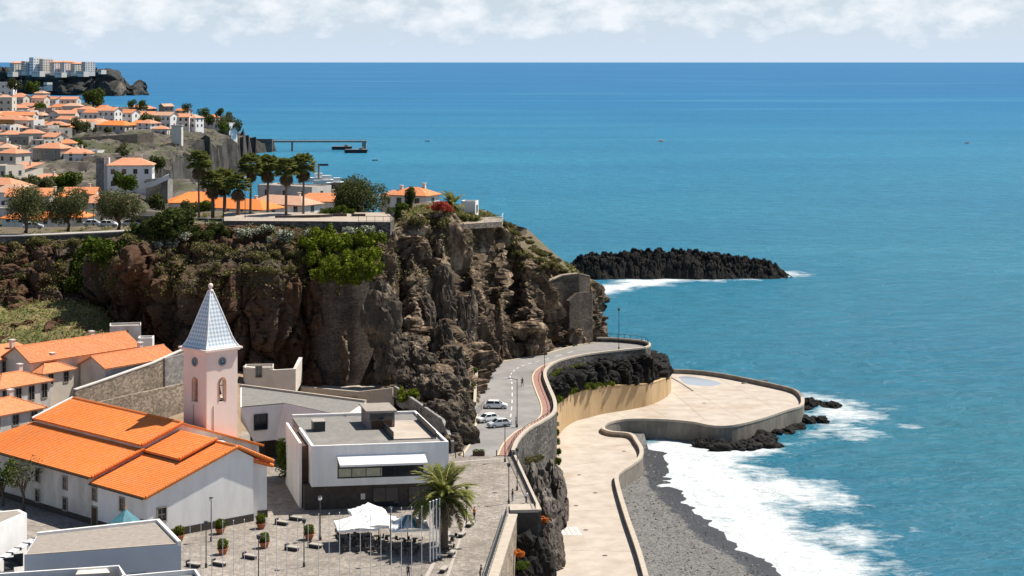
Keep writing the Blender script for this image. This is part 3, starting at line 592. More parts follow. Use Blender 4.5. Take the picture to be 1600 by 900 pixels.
# promenade slab, its sea walls and parapets
far_px = [(1030, 577), (1080, 578), (1130, 584), (1200, 598), (1240, 608), (1252, 620)]
near_px = [(1252, 620), (1250, 632), (1225, 640), (1190, 652), (1150, 662), (1118, 664), (1085, 658), (1040, 654), (990, 653), (960, 656), (943, 662), (941, 669), (955, 674), (983, 677), (993, 688), (1000, 701), (998, 713), (985, 724), (968, 735), (961, 748), (975, 800), (997, 865), (1020, 950)]
farp = smooth_path([P(a, b_, 4) for a, b_ in far_px], 4); nearp = smooth_path([P(a, b_, 4) for a, b_ in near_px], 4)
out = [(p.x, p.y) for p in farp] + [(p.x, p.y) for p in nearp[1:]] + [(0, 200), (-4, 205), (-1, 255), (2, 290), (6, 318), (5, 345), (8, 365), (25, 398), (33, 404), (34, 420)]
mb = MB(); mb.prism(out[::-1], 0, 3.0); tag(mb.build('promenade', M['concrete_beige']), kind='structure')
rp = list(reversed(nearp))
w = empty('sea_wall', (rp[0].x, rp[0].y, 0), label='winding concrete sea wall and parapet along beach and platform', cat='wall')
loc = [(p.x-rp[0].x, p.y-rp[0].y) for p in rp]
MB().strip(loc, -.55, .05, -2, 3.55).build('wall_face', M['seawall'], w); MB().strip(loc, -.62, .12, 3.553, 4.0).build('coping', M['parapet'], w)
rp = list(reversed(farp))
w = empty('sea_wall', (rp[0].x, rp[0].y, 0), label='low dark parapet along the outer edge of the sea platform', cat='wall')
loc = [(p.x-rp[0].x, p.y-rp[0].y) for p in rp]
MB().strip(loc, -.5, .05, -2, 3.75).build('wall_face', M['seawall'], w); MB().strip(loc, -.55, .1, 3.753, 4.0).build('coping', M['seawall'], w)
M['puddle'] = mat('wet_concrete', (.34, .37, .41), rough=.12, spec=.7)
for pts, nm in (([(1060, 589), (1072, 588), (1095, 591), (1122, 597), (1126, 600), (1112, 603), (1085, 602), (1070, 599)], 'puddle'),):
    mb = MB(); mb.poly([(p.x, p.y, 3.005) for p in smooth_path([P(a, b_, 3) for a, b_ in pts + pts[:1]], 4)[:-1]]); tag(mb.build(nm, M['puddle']), kind='structure')
mb = MB(); mb.strip([P(1044, 588, 3), P(1062, 598, 3), P(1082, 611, 3)], 0, .3, 3.0, 3.12); tag(mb.build('drain_kerb', M['seawall']), kind='structure')
mb = MB(); mb.strip([P(1160, 600, 3), P(1200, 595, 3)], 0, .3, 3.0, 3.3); tag(mb.build('step', M['seawall']), kind='structure')
mb = MB()
for i in range(4):
    for j in range(5):
        a = P(868 + j*8 + i*2, 825 + i*3.2, 3); mb.box(a.x-.28, a.x+.28, a.y-.3, a.y+.3, 3.0, 3.006)
tag(mb.build('crossing_marking', M['white']), kind='structure')

M['joint'] = mat('expansion_joint', (.22, .18, .145)); M['iron'] = mat('cast_iron', (.10, .085, .075)); mb = MB()
for a, c in [((893, 860), (998, 862)), ((885, 800), (976, 795)), ((886, 762), (966, 752)), ((884, 728), (985, 716)), ((890, 700), (998, 694)), ((905, 668), (945, 664)), ((960, 646), (975, 652)), ((1010, 634), (1040, 652)), ((1050, 612), (1100, 655)), ((1060, 600), (1160, 655)), ((1120, 590), (1215, 640)), ((1050, 606), (1240, 614))]: mb.strip([P(*a, 3), P(*c, 3)], 0, .09, 3.0, 3.005)
tag(mb.build('expansion_joint', M['joint']), kind='structure'); mb = MB()
for px, py in [(905, 742), (930, 770), (915, 828), (945, 868), (975, 705), (900, 790), (1100, 630)]: q = P(px, py, 3); mb.lathe([(.02, 3.0), (.42, 3.0), (.42, 3.007), (.02, 3.008)], 10, (q.x, q.y, 0))
tag(mb.build('manhole_cover', M['iron']), kind='structure')
# rising ground behind the church, under the old houses
tx, ty = np.meshgrid(np.linspace(-135, -24, 90), np.linspace(262, 345, 70), indexing='ij')
tz = 13.9 + np.clip((ty-268)/50, 0, 1)*np.clip((-26-tx)/30, 0, 1)*8 + (fbm(tx/5, ty/5, o=3, s=71)-.5)*.6*np.clip((ty-270)/20, 0, 1)
tz = np.where(tx > -46, np.minimum(tz, 13.9 + np.clip((ty-300)/20, 0, 1)*2.2), tz)
def ground_z(x, y): return 13.9 + max(0, min(1, (y-268)/50))*max(0, min(1, (-26-x)/30))*8
tag(link('upper_ground', np_mesh('upper_ground', np.stack([tx, ty, tz], -1).reshape(-1, 3), grid_faces(*tx.shape), M['soil'], True)), kind='structure')

# rocks under the plaza wall and in the surf
def boulder_mesh(name, rad, seed, m, nu=40, nv=26, amp=.28):
    u, v_ = np.meshgrid(np.linspace(0, 2*math.pi, nu), np.linspace(.02, math.pi-.02, nv), indexing='ij')
    d = np.stack([np.cos(u)*np.sin(v_), np.sin(u)*np.sin(v_), np.cos(v_)], -1); sc = 1.6; x, y, z = d[..., 0]*sc + seed*3.3, d[..., 1]*sc, d[..., 2]*sc
    c1, c2, cid = cells(x, y, z, seed); r = 1 + (fbm(x, y, z, 4, seed)-.5)*amp*2 + (cid-.5)*amp*1.2 - np.clip(.1-(c2-c1), 0, 1)*amp*2
    r = r + (cells(x*2.6, y*2.6, z*2.6, seed+7)[2]-.5)*amp*.5; r[-1] = r[0]
    return np_mesh(name, (d*r[..., None]*np.array(rad)).reshape(-1, 3), grid_faces(nu, nv), m)
rocks = [(822, 892, 6, (3.6, 4.0, 6.2), 'basalt', 'large brown-black outcrop with flowers below the lookout bastion', (812, 905)),
         (852, 872, 5, (2.6, 3.0, 5.0), 'greyrock', 'rounded lower rock jutting onto the promenade below the bastion', None)]
for px, py, z, rad, mt, lab, _ in rocks:
    p = P(px, py, z); p.y += (-1.5 if mt == 'basalt' else 2); tag(link('rock_outcrop', boulder_mesh('rock_outcrop', rad, len(lab), M[mt], 70, 50, .22), loc=(p.x, p.y, z-1)), lab, 'rock')
for k, (x_, y_, z_, rad, lab) in enumerate([(4.6, 262, 6, (2.6, 5, 6.5), 'craggy grey rock face under the straight dark railing'), (6.8, 287, 5, (2.2, 9, 6.2), 'pale streaked rock face under the masonry bulge of the road'), (3.6, 276, 8, (2.4, 7, 5.6), 'shadowed rock between wall and promenade below the railing')]):
    tag(link('rock_outcrop', boulder_mesh('rock_outcrop', rad, 90+k, M['greyrock'], 80, 56, .24), loc=(x_, y_, z_)), lab, 'rock')
bms = [boulder_mesh('boulder', (1, 1, .7), 200+k, M['basalt'], 22, 14, .35) for k in range(5)]
rnd = random.Random(5)
spots = [(1098, 690), (1112, 692), (1125, 695), (1140, 690), (1152, 685), (1165, 678), (1160, 690), (1175, 692), (1185, 685), (1195, 690), (1190, 676), (1205, 680), (1210, 690), (1180, 670), (1200, 668), (1215, 672), (1222, 660), (1235, 655), (1245, 662), (1258, 660), (1230, 668), (1240, 650), (1272, 658), (1285, 660), (1255, 632), (1265, 635), (1278, 633), (1290, 635), (1300, 634), (1262, 640), (1218, 655), (1150, 694), (1172, 684), (1196, 682), (1230, 645)]
for px, py in spots:
    p = P(px, py + (8 if px < 1250 else 0), 0); s_ = rnd.uniform(1.0, 2.2); o = link('boulder', rnd.choice(bms), loc=(p.x, p.y, rnd.uniform(-.2, .5)), rz=rnd.uniform(0, 6)); o.scale = (s_*1.2, s_, s_)
    tag(o, 'black wave-washed boulder at the foot of the sea platform', 'boulder', 'boulders in the surf below the sea platform')

# railings
def railing(pts, label, h=1.05, step=1.6, name='railing', m='dark', base_z=None, bars=True, group=None):
    pts = [Vector(p) for p in pts]; o = pts[0]; w = empty(name, o, label=label, cat='railing', group=group); pl = [p - o for p in pts]
    up = Vector((0, 0, h)); MB().path([p + up for p in pl], .05, 6).build('top_rail', M[m], w); MB().path([p + Vector((0, 0, .15)) for p in pl], .03, 5).build('bottom_rail', M[m], w)
    post = MB().tube((0, 0, -.05), (0, 0, h), .04, n=6).mesh('post', M[m]); acc = 0; L = 0; bm_ = MB()
    for a, c in zip(pl[:-1], pl[1:]):
        d = (c-a).length; t = (step - acc) % step if L else 0
        while t < d: link('post', post, w, a.lerp(c, t/d)); t += step
        if bars:
            k = 0
            while k < d: q = a.lerp(c, k/d); bm_.tube(q + Vector((0, 0, .15)), q + up, .014, n=3, caps=False); k += .16
        L += d; acc = L % step
    if bars: tag(bm_.build('balusters', M[m], w), kind='stuff')
    return w
dz = Vector((0, 0, -.98))
M['bluerail'] = mat('blue_grey_railing', (.030, .045, .065), rough=.4, spec=.5)
railing([p + Vector((-.3, 0, -.95)) for p in rail1], 'dark railing along the plaza edge above the rubble wall', m='bluerail')
railing([p + Vector((-.2, 0, -.95)) for p in rail2], 'straight dark railing between the lookout and the road parapet', m='bluerail')
railing([p + Vector((-.55, 0, -.86)) for p in par[0:41:2]], 'dark railing along the seaward footpath of the road', bars=False)
railing([p + Vector((0, 0, -.05)) for p in par_back[2::3]], 'thin railing around the road bend above the open sea', h=.9, bars=False)
# ================================================================= generic building parts
def add_uv(me, fn):
    uv = me.uv_layers.new(name='UVMap'); co = np.zeros(len(me.vertices)*3, np.float32); me.vertices.foreach_get('co', co); co = co.reshape(-1, 3)
    vi = np.zeros(len(me.loops), np.int32); me.loops.foreach_get('vertex_index', vi); uv.data.foreach_set('uv', np.asarray(fn(co[vi]), np.float32).ravel())
def tile_plane(name, a, b_, c, d, m, th=.14):   # real barrel tiles: a,b eave left/right, c,d ridge right/left
    a, b_, c, d = (np.array(p, float) for p in (a, b_, c, d)); W = np.linalg.norm(b_-a); S = np.linalg.norm(d-a)
    nc = max(2, int(W/.24)); nr = max(1, int(S/.36)); us = np.linspace(0, 1, nc*4+1); ph = np.arange(nc*4+1) % 4; hp = np.array([0, .028, .038, .028])[ph]
    vs = np.repeat(np.arange(nr+1)/nr, 2)[1:-1]; lift = np.tile([.035, 0], nr); v_, u = np.meshgrid(vs, us); li = np.meshgrid(lift, us)[0]
    nn = np.cross(b_-a, d-a); nn /= np.linalg.norm(nn); nn = nn if nn[2] > 0 else -nn
    E = a + (b_-a)*u[..., None]; T = d + (c-d)*u[..., None]; G = E + (T-E)*v_[..., None] + nn*(hp[:, None] + li)[..., None]
    f = grid_faces(*u.shape); base = np.array([a, b_, c, d]) - nn*.02; low = base - np.array([0, 0, th]); k = u.size
    vv = np.concatenate([G.reshape(-1, 3), base, low]); f = np.concatenate([f, np.array([[k+4, k+7, k+6, k+5], [k, k+4, k+5, k+1], [k+1, k+5, k+6, k+2], [k+2, k+6, k+7, k+3], [k+3, k+7, k+4, k], [k, k+1, k+2, k+3]])])
    me = np_mesh(name, vv, f, m); uu = np.concatenate([(u*W).ravel(), [0, W, W, 0]*2]); v2 = np.concatenate([np.broadcast_to((np.arange(2*nr)//2)*.36 + .18, u.shape).ravel(), [.18]*8])
    uvl = me.uv_layers.new(name='UVMap'); vi = np.zeros(len(me.loops), np.int32); me.loops.foreach_get('vertex_index', vi); uvl.data.foreach_set('uv', np.stack([uu[vi], v2[vi]], 1).astype(np.float32).ravel())
    return me
def ridge_caps(name, p0, p1, m, parent, r=.16):
    p0, p1 = Vector(p0), Vector(p1); L = (p1-p0).length; k = max(1, int(L/.42)); mb = MB()
    for i in range(k): mb.tube(p0.lerp(p1, i/k), p0.lerp(p1, (i+1.08)/k), r*1.08, r*.92, 7)
    o = mb.build(name, m, parent); add_uv(o.data, lambda q: q[:, :2]); return o
_wcache = {}
def window_mesh(w, h, frame='trim', bars=True, deep=.10, fw=.12, pane='glass', sill=True):
    k = (round(w, 2), round(h, 2), frame, bars, deep, fw, pane, sill)
    if k not in _wcache:                # local: x across, z up from sill, outward = -y
        f = MB(); f.box(-w/2-fw, -w/2, -deep, .05, -fw, h+fw); f.box(w/2, w/2+fw, -deep, .05, -fw, h+fw); f.box(-w/2, w/2, -deep, .05, h, h+fw); f.box(-w/2, w/2, -deep*1.35 if sill else -deep, .05, -fw, 0)
        p = MB(); p.box(-w/2, w/2, -.02, .03, 0, h)
        if bars: b_ = .05; f.box(-b_/2, b_/2, -.045, .03, 0, h); f.box(-w/2, w/2, -.04, .03, h*.5-b_/2, h*.5+b_/2)
        _wcache[k] = (f.mesh('window', M[frame]), p.mesh('pane', M[pane]))
    return _wcache[k]
def window(parent, loc, rz, w, h, frame='trim', name='window', **kw):
    a, b_ = window_mesh(w, h, frame, **kw); o = link(name, a, parent, loc, rz); link('pane', b_, o); return o
def wall_windows(parent, p0, p1, items, frame='trim', org=Vector(), **kw):   # p0->p1 wall foot, left to right seen from outside; items (t metres, z, w, h)
    p0, p1 = Vector(p0), Vector(p1); d = Vector((p1.x-p0.x, p1.y-p0.y, 0)).normalized(); rz = math.atan2(d.y, d.x)
    for t, z, w, h in items: q = p0 + d*t - org; window(parent, (q.x, q.y, z), rz, w, h, frame, **kw)

# ================================================================= the parish church
FC = P(230, 846, PZ)                                        # front corner of the aisle wall
S = Vector((-.730, .683, 0)); Gd = Vector((.765, .644, 0))  # along the nave, along the gable
CH = empty('church', FC, label='white church with bright orange tiled roofs beside the plaza', cat='church')
def cp(s, t, z): return S*s + Gd*t + Vector((0, 0, z))      # z above the plaza
LF, LT, HW = 12.3, 38.5, 13.3                               # front tract length, total length, half width
# walls
mb = MB(); mb.add([cp(0,0,-.5), cp(0,16,-.5), cp(0,16,8.6), cp(0,13.3,10.15), cp(0,0,5.75), cp(LF,0,-.5), cp(LF,20,-.5), cp(LF,20,8.6), cp(LF,13.3,10.15), cp(LF,0,5.75)],
   [[0,1,2,3,4], [9,8,7,6,5], [0,4,9,5], [1,6,7,2], [2,7,8,3], [3,8,9,4], [0,5,6,1]]); mb.build('wall', M['white'], CH)
mb = MB(); mb.add([cp(LF,0,-.5), cp(LF,26,-.5), cp(LF,26,7), cp(LF,13.3,11.7), cp(LF,7.3,9.6), cp(LF,7.3,8.9), cp(LF,.0,6.5)] + [cp(LT,0,-.5), cp(LT,26,-.5), cp(LT,26,7), cp(LT,13.3,11.7), cp(LT,7.3,9.6), cp(LT,7.3,8.9), cp(LT,.0,6.5)],
   [[0,1,2,3,4,5,6], [13,12,11,10,9,8,7]] + [[i, i+7, (i+1) % 7+7, (i+1) % 7] for i in range(7)]); mb.build('wall', M['oldwhite'], CH)
mb = MB(); mb.add([cp(1.6,15.9,-.5), cp(.6,18.6,-.5), cp(9,18.6,-.5), cp(9,15.9,-.5), cp(1.6,15.9,8.2), cp(.6,18.6,7.2), cp(9,18.6,7.2), cp(9,15.9,8.2)], [[3,2,1,0],[4,5,6,7],[0,1,5,4],[1,2,6,5],[2,3,7,6],[3,0,4,7]]); mb.build('side_porch_wall', M['white'], CH)
# dark plinth
mb = MB(); mb.strip([cp(-.03,-.02,0), cp(-.03,16.03,0)], -.05, .0, -.3, 1.0); mb.strip([cp(1.0,17.4,0), cp(.5,18.65,0)], -.06, .0, -.3, 1.0); mb.build('plinth', M['darkstone'], CH)
mb = MB(); mb.strip([cp(LT, -.02, 0), cp(0, -.02, 0)], -.05, .0, -.3, .8); mb.build('plinth', M['darkstone'], CH)
T = M['tile']
def roof(a, b_, c, d, nm='roof'): return link(nm, tile_plane(nm, a, b_, c, d, T, .22), CH)
# front tract
roof(cp(LF, -.55, 5.75), cp(-.45, -.55, 5.75), cp(-.45, 13.3, 10.45), cp(LF, 13.3, 10.45))
roof(cp(-.45, 18.9, 7.7), cp(LF, 18.9, 7.7), cp(LF, 13.3, 10.45), cp(-.45, 13.3, 10.45))
roof(cp(.3, 19.4, 6.9), cp(9, 19.4, 6.9), cp(9, 15.7, 8.25), cp(.3, 15.7, 8.25))
roof(cp(LF-.05, 7.4, 9.0), cp(3.9, 7.4, 9.0), cp(3.9, 13.1, 10.95), cp(LF-.05, 13.1, 10.95), 'raised_roof')
MB().slab([cp(LF-.05, 7.5, 8.78), cp(4.0, 7.5, 8.78), cp(4.0, 13.1, 10.72), cp(LF-.05, 13.1, 10.72)], .4).build('roof_step', M['darkstone'], CH)
# nave and aisle
roof(cp(LT+.4, 7.0, 9.75), cp(LF-.5, 7.0, 9.75), cp(LF-.5, 13.3, 11.95), cp(LT+.4, 13.3, 11.95))
roof(cp(LF-.5, 26.5, 7.1), cp(LT+.4, 26.5, 7.1), cp(LT+.4, 13.3, 11.95), cp(LF-.5, 13.3, 11.95))
roof(cp(LT+4.5, -.55, 6.45), cp(LF-.5, -.55, 6.45), cp(LF-.5, 7.35, 9.15), cp(LT+1.0, 7.35, 9.15))
mb = MB(); mb.add([cp(LT,0,-.5), cp(LT+4,0,-.5), cp(LT+4,0,6.4), cp(LT,0,6.4), cp(LT,7.2,-.5), cp(LT+1,7.2,-.5), cp(LT+1,7.2,8.8), cp(LT,7.2,8.8)], [[0,1,2,3],[1,5,6,2],[5,4,7,6],[4,0,3,7],[3,2,6,7]]); mb.build('wall', M['oldwhite'], CH)
for p0, p1 in ((cp(-.45, 13.3, 10.5), cp(LF, 13.3, 10.5)), (cp(LF-.5, 13.3, 12.0), cp(LT+.4, 13.3, 12.0)), (cp(-.42, -.5, 5.9), cp(-.42, 13.3, 10.55)), (cp(-.42, 13.3, 10.55), cp(-.42, 18.9, 7.8)), (cp(LF-.45, 7.0, 9.85), cp(LF-.45, 13.3, 12.05)), (cp(LF-.45, -.5, 6.6), cp(LF-.45, 7.3, 9.25)),
               (cp(3.95, 7.4, 9.1), cp(3.95, 13.1, 11.0)), (cp(.33, 15.7, 8.35), cp(.33, 19.4, 7.0))): ridge_caps('ridge_tiles', p0, p1, T, CH, .2)
mb = MB(); mb.tube(cp(LT+.45, 6.9, 9.8), cp(LT+.45, 13.3, 12.05), .2, n=6); mb.build('verge', M['white'], CH)
mb = MB(); mb.strip([cp(-.04, -.6, 0), cp(LF, -.6, 0)], 0, .12, 5.45, 5.62); mb.strip([cp(LF+.1, -.6, 0), cp(LT+4, -.6, 0)], 0, .12, 6.15, 6.32); mb.build('gutter', M['darkstone'], CH)
# windows: side wall seen left to right runs from the back to the front corner
side_w = []
for px, zb in ((59, 4.3), (102, 4.35), (148, 4.0), (191, 3.7)):
    d = Vector((px-800, F)); k = ((-FC.x)*d.y - (-FC.y)*d.x) / (S.y*d.x - S.x*d.y) if False else None
    lo, hi = 0, 50
    for _ in range(40):
        mdl = (lo+hi)/2; q = FC + S*mdl; lo, hi = (mdl, hi) if 800 + F*q.x/q.y > px else (lo, mdl)
    side_w.append((lo, zb))
for i, (s_, zb) in enumerate(side_w):
    rz = math.atan2(-S.y, -S.x); window(CH, cp(s_, -.02, zb - .6), rz, .85, 1.55, 'trim', fw=.2)
    if i < 2: window(CH, cp(s_, -.02, .9), rz, .85, 1.55, 'trim', fw=.2)
dr = MB(); dr.box(-.75, .75, -.08, .05, 0, 2.6); d_ = dr.build('door', M['trim'], CH, loc=cp(side_w[2][0], 0, 0), rz=math.atan2(-S.y, -S.x)); mb = MB(); mb.box(-.55, .55, -.11, .0, .02, 2.35); mb.build('door_leaf', M['wood'], d_)
window(CH, cp(1.1, -.02, 1.8), math.atan2(-S.y, -S.x), .5, .8, 'trim', fw=.1)
window(CH, cp(-.02, 2.1, 2.3), math.atan2(Gd.y, Gd.x), 1.2, 1.7, 'trim', fw=.16)

# ================================================================= bell tower
TC = Vector((-42.6 - .35, 252.0, PZ)); TS = Vector((-.743, .669, 0)); TG = Vector((.731, .682, 0)); TW = 5.2
BT = empty('bell_tower', TC, label='pale pink square bell tower with tiled pyramid spire behind the church', cat='tower')
def tp(s, t, z): return TS*s + TG*t + Vector((0, 0, z))
TH = 21.0
def arch_opening_wall(org, du, width, z0, z1, cx, aw, za, zs, nrm, depth, name):
    # wall panel with a real round-headed opening cut through its thickness
    def pt(x, z, q=0): return org + du*x + Vector((0, 0, z)) - nrm*q
    mb = MB(); arc = [(cx + aw/2*math.cos(math.pi*i/12), zs + aw/2*math.sin(math.pi*i/12)) for i in range(13)]
    prof = [(cx+aw/2, za)] + arc + [(cx-aw/2, za)]
    mb.poly([pt(x, z) for x, z in [(0, z0), (width, z0), (width, za), (0, za)]])
    mb.poly([pt(x, z) for x, z in [(0, za), (cx-aw/2, za)] + arc[::-1][:7] + [(cx, z1), (0, z1)]])
    mb.poly([pt(x, z) for x, z in [(width, za), (width, z1), (cx, z1)] + arc[:7][::-1] + [(cx+aw/2, za)]])
    for (x0, a0), (x1, a1) in zip(prof[:-1], prof[1:]): mb.poly([pt(x0, a0), pt(x1, a1), pt(x1, a1, depth), pt(x0, a0, depth)])
    mb.poly([pt(cx-aw/2, za), pt(cx+aw/2, za), pt(cx+aw/2, za, depth), pt(cx-aw/2, za, depth)])
    mb.build(name, M['pink'], BT)
    tr = MB(); w_ = .16
    outer = [(cx+(aw/2+w_)*math.cos(math.pi*i/12), zs+(aw/2+w_)*math.sin(math.pi*i/12)) for i in range(13)]
    O = [(cx+aw/2+w_, za-.0)] + outer + [(cx-aw/2-w_, za-.0)]
    for i in range(len(prof)-1):
        q = [prof[i], prof[i+1], O[i+1], O[i]]; tr.add([pt(x, z, -.05) for x, z in q] + [pt(x, z, .02) for x, z in q], [[0,1,2,3],[0,4,5,1],[3,2,6,7],[1,5,6,2],[0,3,7,4]])
    tr.build('arch_trim', M['terracotta_trim'], BT)
M['terracotta_trim'] = mat('ochre_stone_trim', (.42, .22, .13), (.50, .28, .17), 3, .2)
n1 = Vector((TG.y, -TG.x, 0)); n2 = Vector((TS.y, -TS.x, 0))*-1
n2 = Vector((-TS.y, TS.x, 0)); n2 = n2 if n2.x < 0 else -n2
arch_opening_wall(tp(0, 0, 0), TG, TW, -1, TH, TW/2, 1.05, 13.9, 16.7, n1, .7, 'wall')
arch_opening_wall(tp(0, 0, 0), TS, TW, -1, TH, TW/2, 1.05, 13.9, 16.7, n2, .7, 'wall')
arch_opening_wall(tp(TW, 0, 0), TG, TW, -1, TH, TW/2, 1.05, 13.9, 16.7, -n1, .7, 'wall')
arch_opening_wall(tp(0, TW, 0), TS, TW, -1, TH, TW/2, 1.05, 13.9, 16.7, -n2, .7, 'wall')
MB().prism([tp(.05, .05, 0)[:2], tp(.05, TW-.05, 0)[:2], tp(TW-.05, TW-.05, 0)[:2], tp(TW-.05, .05, 0)[:2]], 13.6, 13.75).build('belfry_floor', M['grey_render'], BT)
MB().prism([tp(.05, .05, 0)[:2], tp(.05, TW-.05, 0)[:2], tp(TW-.05, TW-.05, 0)[:2], tp(TW-.05, .05, 0)[:2]], 18.6, 18.8).build('belfry_ceiling', M['grey_render'], BT)
bell = MB().lathe([(.02, 1.1), (.16, 1.08), (.30, .9), (.36, .5), (.46, .15), (.55, 0), (.50, 0), (.3, .4), (.02, .6)], 16).mesh('bell', mat('bell_bronze', (.10, .075, .045), rough=.5, metal=.6), True)
for s_, t_ in ((.9, TW/2), (TW/2, .9)): tag(link('bell', bell, BT, tp(s_, t_, 14.9)))
mb = MB(); mb.path([tp(.7, TW/2-.7, 16.1), tp(.7, TW/2+.7, 16.1)], .07); mb.path([tp(TW/2-.7, .7, 16.1), tp(TW/2+.7, .7, 16.1)], .07); mb.build('bell_beam', M['wood'], BT)
def sq(o): return [tp(-o, -o, 0)[:2], tp(-o, TW+o, 0)[:2], tp(TW+o, TW+o, 0)[:2], tp(TW+o, -o, 0)[:2]]
mb = MB(); mb.prism(sq(.25), TH, TH+.22); mb.prism(sq(.52), TH+.223, TH+.5); mb.build('cornice', M['pink'], BT)
# spire: flared foot, glazed blue and white tiles
M['spire'] = bpy.data.materials.new('glazed_spire_tiles'); m = M['spire']; m.use_nodes = True; n, l = m.node_tree.nodes, m.node_tree.links; b = n['Principled BSDF']; b.inputs['Roughness'].default_value = .4
uvn = n.new('ShaderNodeUVMap'); mpn = n.new('ShaderNodeMapping'); mpn.inputs['Rotation'].default_value = (0, 0, R(45)); mpn.inputs['Scale'].default_value = (2.6, 2.6, 1); l.new(uvn.outputs[0], mpn.inputs[0])
ck = n.new('ShaderNodeTexChecker'); ck.inputs['Scale'].default_value = 1; ck.inputs['Color1'].default_value = (.66, .68, .70, 1); ck.inputs['Color2'].default_value = (.34, .42, .50, 1); l.new(mpn.outputs[0], ck.inputs['Vector']); l.new(ck.outputs['Color'], b.inputs['Base Color'])
prof = [(2.75, 0), (2.42, .55), (2.1, 1.35), (1.1, 4.9), (.22, 7.9)]; cxy = tp(TW/2, TW/2, TH+.503); vs = []; fs = []; us = []
me = bpy.data.meshes.new('spire'); dirs = [(-1, -1), (-1, 1), (1, 1), (1, -1)]
for k in range(4):
    (a0, b0), (a1, b1) = dirs[k], dirs[(k+1) % 4]
    for i, (r, z) in enumerate(prof):
        for (a_, b_) in ((a0, b0), (a1, b1)): vs.append(cxy + TS*(a_*r) + TG*(b_*r) + Vector((0, 0, z)))
        us += [(-r, z), (r, z)]
    o_ = k*len(prof)*2
    for i in range(len(prof)-1): fs.append([o_+2*i, o_+2*i+1, o_+2*i+3, o_+2*i+2])
me.from_pydata(vs, [], fs); me.materials.append(M['spire']); ul = me.uv_layers.new(name='UVMap')
for lp in me.loops: ul.data[lp.index].uv = us[lp.vertex_index]
spo = link('spire', me, BT)
mb = MB()
for a_, b_ in dirs: mb.path([cxy + TS*(a_*r) + TG*(b_*r) + Vector((0, 0, z+.03)) for r, z in prof], .10, 6)
mb.build('hip_ridge', M['white'], spo)
mb = MB(); mb.lathe([(.30, 7.75), (.42, 7.85), (.42, 8.0), (.2, 8.1), (.16, 8.25), (.30, 8.4), (.38, 8.6), (.30, 8.82), (.1, 8.95), (.02, 9.0)], 14, cxy); mb.build('finial', M['pink'], spo, True)
# clocks
def clock(p, du, nrm):
    rz = math.atan2(du.y, du.x); c = MB(); c.lathe([(0.01, 0), (.55, 0), (.55, .06), (.01, .06)], 24); mm = c.mesh('clock', M['clockface'])
    o = link('clock', mm, BT); o.location = p; o.rotation_euler = (R(90), 0, rz)
    k = MB(); k.path([(.6*math.cos(i*math.pi/12), .6*math.sin(i*math.pi/12), .05) for i in range(25)], .08, 6); r_ = k.build('clock_rim', M['trim'], o)
    h_ = MB(); h_.box(-.02, .02, -.05, .36, .065, .08); h_.box(-.02, .25, -.02, .02, .065, .08)
    for i in range(12): a = i*math.pi/6; h_.box(.44*math.cos(a)-.025, .44*math.cos(a)+.025, .44*math.sin(a)-.025, .44*math.sin(a)+.025, .062, .075)
    h_.build('clock_hands', M['whitefab'], o)
M['clockface'] = mat('blue_clock_face', (.025, .075, .12), (.05, .12, .18), 4, 0, .4)
clock(tp(0, TW/2, 19.55) + n1*.02, TG, n1); clock(tp(TW/2, 0, 19.55) + n2*.02, -TS, n2)
mb = MB(); mb.path([tp(-.06, 1.1, 13.5), tp(-.06, 1.1, 9)], .05); mb.path([tp(2.9, -.06, 13.5), tp(2.9, -.06, 8)], .05); mb.build('drain_pipe', M['trim'], BT)
an = MB(); an.box(-.9, .9, -1, 1, 0, 11.2); an.build('annex', M['white'], BT, loc=tp(TW+1.0, .9, -1.5), rz=math.atan2(TG.y, TG.x))

# ================================================================= modern white block with awning
o0 = P(487, 697, 23); A = o0; Bp = P(701, 690, 23); Cp = P(650, 642, 23); Dp = P(464, 660, 23)
MU = empty('modern_building', (A.x, A.y, PZ), label='modern white flat-roofed block with long white awning, beside the plaza palm', cat='building')
def rel(p): return (p.x - A.x, p.y - A.y)
fx = (Bp - A).normalized(); fy = Vector((-fx.y, fx.x, 0)); bk = (Cp - Bp); bk.z = 0; bkn = bk.normalized(); FW = (Bp-A).length
def up(u, v_, z): q = fx*u + bkn*v_; return Vector((q.x, q.y, z))
# upper storey with the strip window as an opening: four wall pieces round it
zb, zt = 3.35, 8.7; w0, w1, wz0, wz1 = 3.55, FW-3.5, 4.35, 7.55
mb = MB()
def wbox(u0, u1, z0, z1, v0=0, v1=.35): mb.prism([up(u0, v0, 0)[:2], up(u1, v0, 0)[:2], up(u1, v1, 0)[:2], up(u0, v1, 0)[:2]], z0, z1)
wbox(0, w0, zb, 9.0); wbox(w1, FW, zb, 9.0); wbox(w0, w1, zb, wz0); wbox(w0, w1, wz1, 9.0)
mb.build('front_wall', M['white'], MU)
mb = MB(); mb.prism([up(FW-.35, .352, 0)[:2], up(FW, .352, 0)[:2], up(FW, 23, 0)[:2], up(FW-.35, 23, 0)[:2]], zb, 9.0); mb.build('side_wall', M['white'], MU); mb = MB(); mb.prism([up(0, .352, 0)[:2], up(.35, .352, 0)[:2], up(.35, 13, 0)[:2], up(0, 13, 0)[:2]], zb, 8.98); mb.build('side_wall', M['white'], MU); mb = MB(); mb.prism([up(.352, 22.6, 0)[:2], up(FW-.352, 22.6, 0)[:2], up(FW-.352, 23, 0)[:2], up(.352, 23, 0)[:2]], zb, 8.99); mb.build('back_wall', M['white'], MU)
